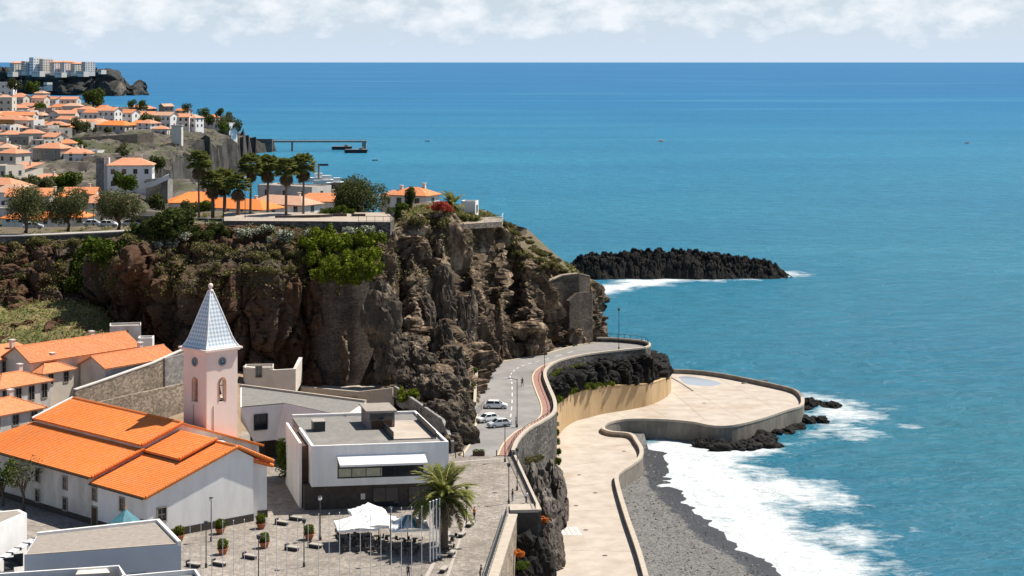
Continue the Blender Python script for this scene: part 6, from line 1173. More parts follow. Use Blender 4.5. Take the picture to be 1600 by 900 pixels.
# ---- feather palms
def phoenix(label, p, h, L, n_=60, tr_=.42, seed=2, dead=True):
    rng = random.Random(seed); o = empty('date_palm', p, label=label, cat='palm'); mb = MB(); mb.path([(0, 0, -.5), (.05, 0, h*.5), (0, 0, h)], [tr_*1.2, tr_, tr_*1.15], 10)
    for q in range(int(h/.28)):
        for a in range(6): an = a*1.047 + (q % 2)*.52; mb.box(-.11, .11, tr_*.95, tr_*1.2, q*.28, q*.28+.2, Matrix.Rotation(an, 4, 'Z'))
    mb.build('trunk', M['palmtrunk'], o); V = []; Fq = []; st_ = MB(); V2 = []; F2 = []
    for i in range(n_):
        az = rng.uniform(0, 6.283); el = R(82)*(1-(i/n_)**1.1) + R(-25)*(i/n_); Lf = L*rng.uniform(.85, 1.08); dirh = Vector((math.cos(az), math.sin(az), 0)); pts = []; pos = Vector((0, 0, h)); e_ = el
        for s_ in range(9): pts.append(pos.copy()); pos = pos + (dirh*math.cos(e_) + Vector((0, 0, math.sin(e_))))*Lf/8; e_ -= R(6 + 9*s_/8)
        old = dead and i > n_*.84; VV, FF = (V2, F2) if old else (V, Fq); st_.path(pts, [.05*(1-.1*k_) for k_ in range(9)], 4); side = Vector((-math.sin(az), math.cos(az), 0))
        for s_ in range(1, 38):
            t = s_/38*8; k_ = min(int(t), 7); q = pts[k_].lerp(pts[k_+1], t-k_); fw_ = (pts[k_+1]-pts[k_]).normalized(); ll = L*.17*math.sin(math.pi*min(1, .12 + .9*t/8))**.6 + .05
            for sg in (-1, 1):
                d = (side*sg*.8 + fw_*.6 + Vector((0, 0, -.12 + rng.uniform(-.1, .25)))).normalized(); w_ = fw_*.085; b_ = len(VV); VV += [q-w_, q+d*ll*.6-w_*.8, q+d*ll, q+w_]; FF.append([b_, b_+1, b_+2, b_+3])
    c_ = link('crown', np_mesh('crown', [tuple(v) for v in V], Fq, [L_['phoenix']]), o); st_.build('midribs', M['kerb'], c_)
    if V2: link('dead_fronds', np_mesh('dead_fronds', [tuple(v) for v in V2], F2, [L_['skirt']]), c_)
    return o
pp = P(694, 858, PZ); phoenix('large date palm on the plaza beside the parasols', pp, 6.6, 5.6, 90)
phoenix('feathery palm on the cliff top beside the white hut', PD(706, 340, 378), 2.6, 4.2, 44, .35, 5, False)
# ---- shrubs on and around the cliff
def cp_(px, py):                        # nearest point of the cliff face in that direction
    d = CGp; k = np.argmin((d[..., 0]-px)**2 + (d[..., 1]-py)**2 + np.where(d[..., 2] > 0, 0, 1e9)); q = CG.reshape(-1, 3)[k]; return Vector(q)
CGp = np.stack([800 + F*CG[..., 0]/CG[..., 1], HZ + F*(H-CG[..., 2])/CG[..., 1], CG[..., 1]], -1).reshape(-1, 3)
rnd = random.Random(21)
def put(lst, kind, lab, grp, lift=.3, sz=(1, 1, .75)):
    for i, (px, py, r_) in enumerate(lst): p = cp_(px, py); shrub(lab, (p.x, p.y - r_*.25, p.z + lift*r_), r_, kind, rnd.uniform(0, 6), grp, sz, i % 3)
put([(485, 388, 2.6), (505, 380, 2.8), (525, 392, 3.0), (548, 385, 3.0), (572, 385, 2.8), (588, 380, 2.2), (500, 412, 2.6), (528, 420, 2.6), (555, 412, 2.6), (578, 405, 2.2), (515, 432, 1.8), (545, 432, 1.8), (485, 415, 1.8)], 'brightmix', 'bright yellow-green shrub hanging over the cliff edge above the round masonry', 'bright green shrubs above the round masonry', .2, (1, 1, .9))
for i, (px, py) in enumerate([(495, 430), (508, 436), (522, 432), (536, 440), (550, 434), (564, 438), (578, 430), (588, 424), (515, 420), (545, 422), (570, 418)]): shrub('bright yellow-green shrub hanging over the cliff edge above the round masonry', PD(px, py, 327.5), 1.5 + .2*(i % 3), 'brightmix', i, 'bright green shrubs above the round masonry', (1, 1, 1), i % 3)
put([(380, 372, 1.7), (390, 370, 1.4), (420, 364, 1.6), (447, 377, 2.0), (425, 380, 1.2), (488, 373, 1.6), (545, 370, 1.7), (575, 368, 1.8), (590, 370, 1.3), (255, 393, 1.8), (268, 385, 1.8), (285, 377, 1.6), (175, 388, 1.7), (188, 386, 1.4), (405, 368, 1.2)], 'whiteflower', 'white flowering shrub on the cliff edge below the palms', 'white flowering shrubs on the cliff edge', .35)
put([(258, 358, 3.6), (280, 352, 3.2), (240, 372, 2.8), (270, 375, 2.6), (225, 362, 2.2), (300, 368, 2.0), (338, 362, 1.8), (320, 375, 1.8), (355, 372, 1.6), (212, 375, 2.2), (735, 350, 1.4), (725, 345, 1.2)], 'dark', 'dark green shrub on the cliff edge below the park', 'dark shrubs on the cliff edge', .3)
put([(140, 405, 3.0), (158, 395, 3.0), (175, 400, 2.6), (130, 425, 2.8), (150, 425, 3.0), (165, 415, 2.6), (125, 445, 2.4), (145, 445, 2.4), (110, 455, 1.6), (185, 395, 1.8)], 'green', 'leafy green shrub in the ravine left of the cliff', 'green shrubs in the ravine', .3, (1, 1, .9))
put([(x_ + rnd.uniform(-8, 8), y_ + rnd.uniform(-6, 6), rnd.uniform(1.0, 1.9)) for x_, y_ in [(310, 395), (330, 405), (350, 395), (370, 405), (390, 395), (410, 405), (430, 400), (450, 405), (465, 395), (340, 420), (365, 425), (390, 420), (415, 420), (440, 418), (320, 430), (300, 415), (285, 405), (460, 420), (40, 425), (55, 422), (30, 430), (60, 385), (90, 383), (120, 380), (20, 385), (150, 380), (200, 380), (700, 350), (680, 345), (640, 360), (655, 345), (720, 365)]], 'scrub', 'brown-green scrub clump on the upper cliff face', 'scrub clumps on the upper cliff', .15)
put([(800, 352, 1.2), (803, 362, 1.0), (800, 390, 1.0), (805, 400, 1.4), (818, 402, 1.3), (830, 406, 1.1), (842, 410, 1.4), (850, 420, 1.2), (862, 415, 1.3), (872, 420, 1.0), (880, 426, 1.2), (815, 415, 1.1), (830, 420, 1.1), (795, 405, 1.0), (857, 408, .9), (790, 350, .9)], 'scrub', 'low scrub on the ridge descending towards the sea', 'scrub on the descending ridge', .3)
put([(690, 328, 1.9), (678, 326, 1.4), (700, 332, 1.3)], 'red', 'red flowering shrub on the cliff top beside the feathery palm', 'red shrubs on the cliff top', .5)
put([(735, 585, 1.3), (738, 600, 1.4), (740, 615, 1.5), (738, 632, 1.5), (735, 648, 1.4), (728, 660, 1.2), (726, 605, 1.3), (724, 625, 1.2)], 'green', 'green shrub climbing beside the tall pale road wall', 'green shrubs beside the road wall', .4)
shrub('round light green bush on the rocks behind the terrace roof', PD(638, 622, 312), 2.0, 'brightmix', 0, None, (1, 1, .85), 1)
for i, (px, py) in enumerate([(615, 332), (622, 340), (628, 325), (520, 332), (530, 328), (545, 334), (510, 334)]): shrub('low green garden shrub around the cliff-top lookout', PD(px, py, 364), 1.4, 'green', i, 'garden shrubs of the lookout', (1, 1, .8), i % 3)
for i in range(16): shrub('low green garden shrub around the cliff-top lookout', PD(415 + i*8, 344 + (i % 2), 354 + (i % 3)), .8, 'green', i, 'garden shrubs of the lookout', (1.2, 1, .7), i % 3)
rr = random.Random(9)
for i in range(26): t = rr.random(); a = PD(796, 358, 396).lerp(PD(890, 424, 410), t); shrub('low scrub on the ridge descending towards the sea', (a.x + rr.uniform(-1, 1), a.y + rr.uniform(-6, 6), a.z), rr.uniform(.6, 1.3), 'scrub', i, 'scrub on the descending ridge', (1, 1, .6), i % 3)
# creepers on the tan wall and the ledge
tl = [tw[i] for i in range(len(tw))]; i = 0
for p in tl[2:26]: shrub('creeper hanging over the left end of the tan wall', (p.x-.3 + rnd.uniform(-.3, .2), p.y + .3, p.z + .1), rnd.uniform(.7, 1.2), 'brightmix' if i % 2 else 'green', i, 'creepers on the tan wall', (1, 1, .9), i % 3); i += 1
for q in range(9): p = Vector(tl[0]).lerp(Vector((7.6, 300, 6)), q/8); shrub('creeper hanging over the left end of the tan wall', (p.x + .3, p.y, p.z - .3*q), .8, 'green', q, 'creepers on the tan wall', (.8, 1, 1.2), q % 3)
for q in range(16): u = par[36 + q] if 36+q < len(par) else par[-1]; shrub('strip of green ground plants under the road parapet', (u.x + .4, u.y - 1.3 - .2*(q % 2), 13.0), rnd.uniform(.6, .95), 'brightmix', q, 'green plants under the road parapet', (1.3, 1, .6), q % 3)
for px, py, Y, r_, kd, lab in [(850, 815, 258, .9, 'orange', 'orange flowering plant beside the lookout bastion'), (812, 868, 240, .9, 'orange', 'orange flowers on the rocks below the plaza wall'), (818, 885, 236, .9, 'green', 'green plant on the rocks below the plaza wall'), (830, 722, 285, 1.1, 'scrub', 'green tuft on the pale rock below the masonry'), (843, 716, 290, .8, 'scrub', 'second green tuft on the pale rock below the masonry')]: shrub(lab, PD(px, py, Y), r_, kd, 0, None)
# ---- uncountable ground cover on the cliff and the grassy slope
slope = [[PD(-60, 590, 311), PD(-60, 535, 318), PD(-60, 492, 328), PD(-60, 462, 336)], [PD(20, 585, 312), PD(20, 538, 319), PD(20, 497, 328), PD(20, 470, 336)], [PD(90, 580, 315), PD(90, 532, 320), PD(90, 497, 328), PD(90, 472, 336)], [PD(150, 572, 318), PD(150, 530, 322), PD(145, 500, 329), PD(140, 476, 335)], [PD(188, 565, 320), PD(183, 532, 324), PD(176, 507, 329), PD(166, 488, 335)]]
G = loft(slope, 90, 40); G[..., 2] += (fbm(G[..., 0]/3, G[..., 1]/3, o=4, s=61)-.5)*1.6; tag(link('grass_slope', np_mesh('grass_slope', G.reshape(-1, 3), grid_faces(90, 40), M['grass'], True)), kind='structure')
def cover(name, pts, n_, size, mats, share, lab, seed=1, up=.6):
    rng = np.random.default_rng(seed); p = pts[rng.integers(0, len(pts), n_)] + rng.normal(size=(n_, 3))*np.array([.5, .5, .25]); V, Fq = leaf_quads(p, np.tile([0, -.3, up], (n_, 1)), size, rng, .45); me = np_mesh(name, V, Fq, mats); me.polygons.foreach_set('material_index', rng.choice(len(mats), n_, p=np.array(share)/sum(share)).astype(np.int32)); return tag(link(name, me), lab, 'vegetation', kind='stuff')
dens = fbm(G[..., 0]/5, G[..., 1]/5, o=3, s=66); cover('slope_grass', G.reshape(-1, 3), 16000, .22, [L_['dry'], L_['green'], L_['olive'], L_['bright']], (.5, .18, .22, .1), 'dry and green grass on the slope above the old houses', 4)
cf = CGp.reshape(CG.shape); zone = (CG[..., 2] > 33) & (cf[..., 0] > -20) & (cf[..., 0] < 600) & (fbm(CG[..., 0]/4, CG[..., 1]/4, CG[..., 2]/4, 3, 67) > .47); cover('cliff_scrub', CG[zone], 22000, .24, [L_['dry'], L_['olive'], L_['green'], L_['bright']], (.42, .25, .22, .11), 'mixed dry scrub covering the upper cliff', 5)
zone = (CG[..., 2] > 22) & (cf[..., 0] >= 610) & (fbm(CG[..., 0]/3, CG[..., 1]/3, CG[..., 2]/3, 3, 69) > .55) & (CG[..., 2] > 30 - (cf[..., 0] > 780)*6); cover('ridge_scrub', CG[zone], 9000, .2, [L_['dry'], L_['olive'], L_['green']], (.6, .25, .15), 'dry tufts on the bare rock of the headland', 6)
pz = np.array([list(r_[1].lerp(r_[2], t)) for r_ in rows for t in np.linspace(0, .7, 14)]); pz = pz[fbm(pz[:, 0]/6, pz[:, 1]/6, o=3, s=70) > .45]; cover('park_grass', pz, 20000, .25, [L_['green'], L_['dry'], L_['bright']], (.5, .3, .2), 'grass and low plants of the cliff-top park', 7, 1.)
rz_ = np.array([list(r_[a_].lerp(r_[a_+1], t)) for r_ in rows for a_ in (0, 1) for t in np.linspace(0, 1 if a_ == 0 else .5, 12) if r_[0].x > -14]); cover('ridge_ground_cover', rz_, 20000, .34, [L_['dry'], L_['olive'], L_['green']], (.45, .3, .25), 'low dry plants covering the descending ridge', 11, 1.)
hp_ = np.stack([hx, hy, hz], -1)[(hz > 3)]; hp_ = hp_[(fbm(hp_[:, 0]/22, hp_[:, 1]/22, o=3, s=72) > .50)]; cover('hillside_scrub', hp_, 26000, .9, [L_['far'], L_['dry'], L_['olive']], (.5, .25, .25), 'scrub and gardens between the hillside houses', 8, 1.)
# ================================================================= plaza furniture
def G0(px, py, z=PZ): p = P(px, py, z); return Vector((p.x, p.y, z))
# planters: terracotta tub, soil, clipped ball
tub = MB().lathe([(.02, 0), (.42, 0), (.50, .3), (.62, .62), (.70, .66), (.70, .78), (.58, .78), (.55, .68), (.02, .66)], 18).mesh('tub', M['terracotta'], True)
ball = crown('clipped_bush', [((0, 0, 1.35), (.62, .62, .62))], 900, .10, [L_['green'], L_['bright']], 5, (.6, .4), .75)
low = crown('trailing_flowers', [((.35*math.cos(a), .35*math.sin(a), .85), (.42, .42, .25)) for a in (0, 1.3, 2.6, 3.9, 5.2)], 420, .10, [L_['dark'], L_['red']], 6, (.75, .25), .5)
stem = MB().tube((0, 0, .6), (0, 0, 1.2), .06).mesh('stem', M['bark'])
for px, py, lab in [(280, 845, 'planter with clipped bush at the corner of the grey hall'), (344, 834, 'planter with clipped bush nearest the church plinth'), (408, 826, 'planter with clipped bush farthest back between church and modern block'), (348, 866, 'front planter with clipped bush left of centre on the plaza'), (413, 856, 'planter with clipped bush in the middle of the plaza'), (483, 843, 'planter with clipped bush nearest the parasols')]:
    o = empty('planter', G0(px, py), rnd.uniform(0, 6), lab, 'planter', 'planters on the plaza'); link('tub', tub, o); link('clipped_bush', ball, o); link('trailing_flowers', low, o); link('stem', stem, o)
# benches: pale slab on a dark block with low back block
seat = MB().box(-.95, .95, -.36, .36, .40, .52).mesh('seat', M['paving_light'], bevel=.02); blk = MB().box(-.80, .80, -.26, .26, 0, .40).mesh('base', M['dark']); bck = MB().box(-1.0, -.82, -.36, .36, 0, .74).mesh('end_block', M['dark'], bevel=.02)
for px, py, lab in [(303, 886, 'bench at the lower left of the plaza beside the grey hall'), (343, 884, 'bench beside the front left planter'), (391, 873, 'bench in front of the middle planter'), (441, 820, 'left of the two benches in the shade by the modern block'), (463, 813, 'right of the two benches in the shade by the modern block'), (457, 860, 'bench behind the flagpoles, centre of the plaza'), (493, 856, 'bench left of the parasols')]:
    o = empty('bench', G0(px, py), R(-28), lab, 'bench', 'benches on the plaza'); link('seat', seat, o); link('base', blk, o); link('end_block', bck, o)
for px, py, lab in [(722, 838, 'stone bench beside the palm, farthest along the paving strip'), (706, 868, 'second stone bench along the paving strip'), (694, 893, 'nearest stone bench along the paving strip'), (735, 822, 'short stone bench at the end of the paving strip')]:
    o = empty('bench', G0(px, py), R(75), lab, 'bench'); link('seat', seat, o); link('base', blk, o)
# street lamps
def lamp(p, h, lab, arm=None, head='ball', r=.07, grp='street lamps'):
    o = empty('street_lamp', p, 0, lab, 'lamp', grp); MB().lathe([(.02, 0), (r*2.2, 0), (r*2.2, .5), (r*1.3, .6), (r, .7), (r*.8, h)], 10).build('pole', M['lampmetal'], o)
    if arm: a = Vector(arm); MB().path([(0, 0, h-.05), a*.5 + Vector((0, 0, h+.05)), a + Vector((0, 0, h))], .05).build('arm', M['lampmetal'], o); MB().box(-.45, .25, -.18, .18, -.08, .10).build('lamp_head', M['steel'], o, bevel=.04, loc=a + Vector((0, 0, h)), rz=math.atan2(-a.y, -a.x))
    else: MB().lathe([(.02, h-.05), (.20, h), (.26, h+.25), (.22, h+.42), (.02, h+.5)], 12).build('lamp_head', M['whitefab'] if head == 'ball' else M['lampmetal'], o, True); MB().lathe([(.30, h+.42), (.30, h+.47), (.02, h+.58)], 12).build('lamp_cap', M['lampmetal'], o)
lamp(G0(330, 846), 5.2, 'tall white-headed lamp in front of the church gable'); lamp(G0(500, 844), 5.2, 'tall white-headed lamp at the corner of the modern block', r=.1)
lamp(G0(322, 887), 5.2, 'dark lamp post at the lower left of the plaza', head='d'); lamp(G0(404, 908), 5.0, 'dark lamp post at the bottom edge of the plaza', head='d'); lamp(G0(475, 886), 5.4, 'dark lamp post left of the parasols', head='d'); lamp(G0(610, 882), 6.6, 'dark lamp post among the parasols', head='d')
lamp(G0(729, 822), 5.0, 'dark lamp post beside the person in orange', head='d'); lamp(G0(808, 668), 8.2, 'tall road lamp with curved arm above the footpath', arm=(-1.9, 0, .1)); lamp(G0(789, 722), 5.4, 'lamp post where the road meets the plaza', head='d'); lamp(G0(795, 787), 5.2, 'lamp post beside the seated people at the lookout', head='d'); lamp(G0(808, 766), 5.6, 'slim lamp post at the straight dark railing', head='d')
lamp(G0(967, 546), 8.4, 'tall lamp post on the seaward road bend', head='d'); lamp(G0(935, 527), 4.4, 'far lamp post behind the road bend', head='d'); lamp(G0(851, 580), 4.2, 'short lamp post on the parapet bend', head='d'); lamp(PD(383, 350, 352), 9.0, 'pale lamp post in front of the fan palms', head='ball'); lamp(PD(146, 353, 368), 4.2, 'lamp post by the parked cars of the clifftop park', head='d')
# flagpoles
fpm = MB().tube((0, 0, 0), (0, 0, 8.4), .042, .028, 8).mesh('pole', M['steel']); fpb = MB().lathe([(.02, 0), (.16, 0), (.16, .12), (.06, .2), (.02, .2)], 10).mesh('foot', M['dark']); fpt = MB().lathe([(.01, 8.36), (.06, 8.4), (.07, 8.46), (.01, 8.53)], 8).mesh('finial', M['steel'])
a0, a1 = P(297, 819, 22.4), P(659, 792, 22.4); words = 'first second third fourth fifth sixth seventh eighth ninth tenth eleventh twelfth thirteenth fourteenth fifteenth sixteenth seventeenth eighteenth nineteenth twentieth twenty-first twenty-second twenty-third'.split()
for i in range(23):
    p = a0.lerp(a1, i/22); o = empty('flagpole', (p.x, p.y, PZ), 0, 'white flagpole, %s from the left in the long row' % words[i], 'flagpole', 'row of white flagpoles'); link('pole', fpm, o); link('foot', fpb, o); link('finial', fpt, o)
for i, px in enumerate((672, 677, 682, 687)):
    p = G0(px, 880 - i*2); o = empty('flagpole', p, 0, ['leftmost', 'second', 'third', 'rightmost'][i] + ' of the four thicker flagpoles beside the palm', 'flagpole', 'thicker flagpoles beside the palm'); o.scale = (2.0, 2.0, .9); link('pole', fpm, o); link('foot', fpb, o); link('finial', fpt, o)
# parasols
def parasol(p, w, h, lab, rz=0, stripe=False):
    o = empty('parasol', p, R(rz), lab, 'parasol'); n_ = 9; g_ = np.linspace(-1, 1, n_); X_, Y_ = np.meshgrid(g_, g_, indexing='ij'); rr = np.maximum(np.abs(X_), np.abs(Y_)); Z = h + 1.25*(1-rr)**1.15 - .12*np.cos((np.abs(X_)-np.abs(Y_))*3)*rr; V = np.stack([X_*w/2, Y_*w/2, Z], -1).reshape(-1, 3)
    cn = link('canopy', np_mesh('canopy', V, grid_faces(n_, n_), M['whitefab'], True), o); mb = MB()
    for s_ in range(4):
        Mr = Matrix.Rotation(s_*math.pi/2, 4, 'Z')
        for i in range(8): x0, x1 = -w/2 + w*i/8, -w/2 + w*(i+1)/8; mb.poly([Mr @ Vector(q) for q in ((x0, -w/2, h-.05), (x1, -w/2, h-.05), (x1, -w/2-.01, h-.36 + .05*(i % 2)), (x0, -w/2-.01, h-.36 + .05*((i+1) % 2)))])
    mb.build('valance', M['whitefab'], cn)
    if stripe:
        for q in (-.30, .12): mb = MB(); mb.poly([(w*q, -w/2+.05, h+.12), (w*(q+.12), -w/2+.05, h+.12), (w*(q*.2+.06), -.15, h+1.22), (w*q*.2, -.15, h+1.22)]); mb.build('stripe', M['teal'], cn)
    MB().tube((0, 0, 0), (0, 0, h+1.2), .06).build('mast', M['dark'], o); MB().lathe([(.02, 0), (.5, 0), (.5, .1), (.02, .12)], 12).build('foot', M['dark'], o)
    rb = MB().tube((0, 0, h+1.1), (w/2*.97, w/2*.97, h+.02), .02, n=4).mesh('rib', M['dark'])
    for s_ in range(4): link('rib', rb, cn, rz=s_*math.pi/2)
parasol(G0(556, 852), 5.2, 2.75, 'left white parasol over the cafe tables', 12); parasol(G0(592, 850), 4.8, 2.95, 'middle white parasol over the cafe tables', 8); parasol(G0(637, 853), 5.0, 2.8, 'right white parasol with teal stripes beside the palm', 10, True); parasol(G0(575, 838), 4.6, 3.2, 'rear white parasol, highest of the cafe canopies', 15)
# cafe tables and chairs
tt = MB().lathe([(.02, .70), (.42, .70), (.42, .74), (.02, .74)], 14).mesh('table_top', M['dark']); tl_ = MB().lathe([(.02, 0), (.26, 0), (.26, .03), (.04, .06), (.035, .70), (.02, .70)], 10).mesh('table_leg', M['dark'])
M['wicker'] = mat('dark_wicker', (.035, .030, .028), (.06, .05, .045), 8); cs = MB().box(-.23, .23, -.23, .23, .42, .47).mesh('seat', M['wicker'], bevel=.015)
cb = MB(); cb.add([(-.23, .19, .47), (.23, .19, .47), (.23, .24, .47), (-.23, .24, .47), (-.22, .27, .88), (.22, .27, .88), (.22, .31, .88), (-.22, .31, .88)], [[3,2,1,0],[4,5,6,7],[0,1,5,4],[1,2,6,5],[2,3,7,6],[3,0,4,7]]); cb = cb.mesh('backrest', M['wicker'], bevel=.01); clg = MB().tube((0, 0, 0), (0, 0, .42), .018, n=5).mesh('leg', M['dark'])
rnd = random.Random(31)
for i, (px, py) in enumerate([(535, 848), (552, 846), (570, 845), (588, 846), (606, 846), (628, 850), (648, 850), (540, 862), (560, 862), (580, 863), (600, 862), (622, 866), (645, 866), (533, 838), (560, 836), (705, 846), (698, 862)]):
    p = G0(px, py); t = empty('cafe_table', p, rnd.uniform(0, 6), 'small dark round cafe table under or beside the white parasols', 'table', 'cafe tables under the parasols'); link('table_top', tt, t); link('table_leg', tl_, t)
    for k in range(3):
        a = rnd.uniform(0, 1) + k*2.09; c = empty('cafe_chair', (p.x + .72*math.cos(a), p.y + .72*math.sin(a), PZ), a - math.pi/2, 'dark wicker cafe chair drawn up to a table under the parasols', 'chair', 'cafe chairs under the parasols'); link('seat', cs, c); link('backrest', cb, c)
        for lx in (-.2, .2):
            for ly in (-.2, .2): link('leg', clg, c, (lx, ly, 0))
# planter trough and bollards at the end of the road
pl = empty('plant_trough', G0(748, 712), 0, 'dark plant trough closing the road before the plaza', 'planter'); MB().box(-.95, .95, -.3, .3, 0, .65).build('trough', M['wood'], pl, bevel=.02); link('plants', crown('plants', [((-.4, 0, .8), (.5, .3, .25)), ((.4, 0, .8), (.5, .3, .25))], 260, .1, [L_['green']], 3), pl)
bo = MB().lathe([(.02, 0), (.08, 0), (.08, .75), (.10, .8), (.08, .95), (.02, 1.0)], 10).mesh('bollard', M['dark'])
for px, py, lab in [(776, 713, 'dark bollard right of the plant trough'), (724, 714, 'dark bollard left of the plant trough'), (712, 716, 'dark bollard nearest the modern block')]: tag(link('bollard', bo, loc=G0(px, py)), lab, 'bollard', 'bollards across the road end')

# ================================================================= cars
def car(p, rz, lab, paint, est=False, grp=None):
    o = empty('car', p, R(rz), lab, 'car', grp); L = 4.1; xs = [-2.05, -1.98, -1.5, -.6, .5, 1.25, 1.9, 2.05]; zt = [.62, .88, .93, .95, .95, .92, .78, .55]; hw = [.70, .80, .84, .85, .85, .84, .78, .66]; V = []; Fq = []
    for x_, z_, w_ in zip(xs, zt, hw): V += [(x_, -w_*.95, .28), (x_, -w_, .52), (x_, -w_*.94, z_), (x_, w_*.94, z_), (x_, w_, .52), (x_, w_*.95, .28)]
    for i in range(7):
        for k in range(6): Fq.append([6*i+k, 6*i+6+k, 6*i+6+(k+1) % 6, 6*i+(k+1) % 6])
    mb = MB(); mb.add(V, Fq + [[5, 4, 3, 2, 1, 0], [42+k for k in range(6)]]); bd = mb.build('body', M[paint], o, True, 0)
    for pl_ in bd.data.polygons: pl_.use_smooth = False
    rx = -1.85 if est else -1.55
    g_ = MB(); g_.add([(rx, -.76, .93), (1.15, -.76, .93), (.45, -.62, 1.40), (rx+.45, -.62, 1.42), (rx, .76, .93), (1.15, .76, .93), (.45, .62, 1.40), (rx+.45, .62, 1.42)], [[0,1,2,3],[7,6,5,4],[1,5,6,2],[4,0,3,7],[3,2,6,7]]); g_.build('windows', M['glass'], o)
    r_ = MB(); r_.add([(rx+.42, -.63, 1.42), (.47, -.63, 1.40), (.47, .63, 1.40), (rx+.42, .63, 1.42), (rx+.6, -.55, 1.48), (.3, -.55, 1.46), (.3, .55, 1.46), (rx+.6, .55, 1.48)], [[0,1,5,4],[1,2,6,5],[2,3,7,6],[3,0,4,7],[4,5,6,7],[3,2,1,0]]); rf_ = r_.build('roof', M[paint], o)
    pm_ = MB()
    for sg in (-1, 1):
        for (x0, z0), (x1, z1) in (((1.17, .93), (.46, 1.41)), ((rx, .93), (rx+.44, 1.42)), ((-.25, .93), (-.3, 1.42))): pm_.path([(x0, sg*.765, z0), (x1, sg*.63, z1)], .045, 4)
    pm_.build('pillars', M[paint], rf_)
    wm = MB().tube((0, -.11, 0), (0, .11, 0), .31, n=18).mesh('wheel', M['rubber']); rm_ = MB().tube((0, -.125, 0), (0, .125, 0), .19, n=14).mesh('rim', M['steel'])
    for x_ in (-1.28, 1.28):
        for y_ in (-.76, .76): wh = link('wheel', wm, o, (x_, y_, .31)); link('rim', rm_, wh)
    for sg in (-1, 1): MB().box(1.86, 2.0, sg*.58-.16, sg*.58+.16, .58, .74).build('headlight', M['whitefab'], o); MB().box(-2.03, -1.93, sg*.64-.1, sg*.64+.1, .62, .86).build('tail_light', M['terracotta'], o); MB().box(.75, .92, sg*.92-.09, sg*.92+.09, .92, 1.05).build('mirror', M[paint], o)
    MB().box(2.0, 2.06, -.55, .55, .30, .46).build('bumper', M['dark'], o)
car(G0(775, 638), -4, 'white estate car parked across the road, farthest of the three', 'carwhite', True, 'cars parked below the cliff'); car(G0(762, 659), 215, 'white hatchback nearest the rocks, left of the pair', 'carwhite', False, 'cars parked below the cliff'); car(G0(780, 667), 205, 'silver white car at the right of the parked pair', 'carsilver', False, 'cars parked below the cliff')
for px, py, Y, pt, lab in [(52, 358, 364, 'carsilver', 'silver car behind the left park tree'), (170, 355, 367, 'carwhite', 'white car under the right park tree'), (205, 354, 368, 'carsilver', 'grey car right of the right park tree'), (145, 354, 372, 'carsilver', 'car half hidden between the park trees')]: car(PD(px, py, Y), rnd.uniform(-10, 10), lab, pt)

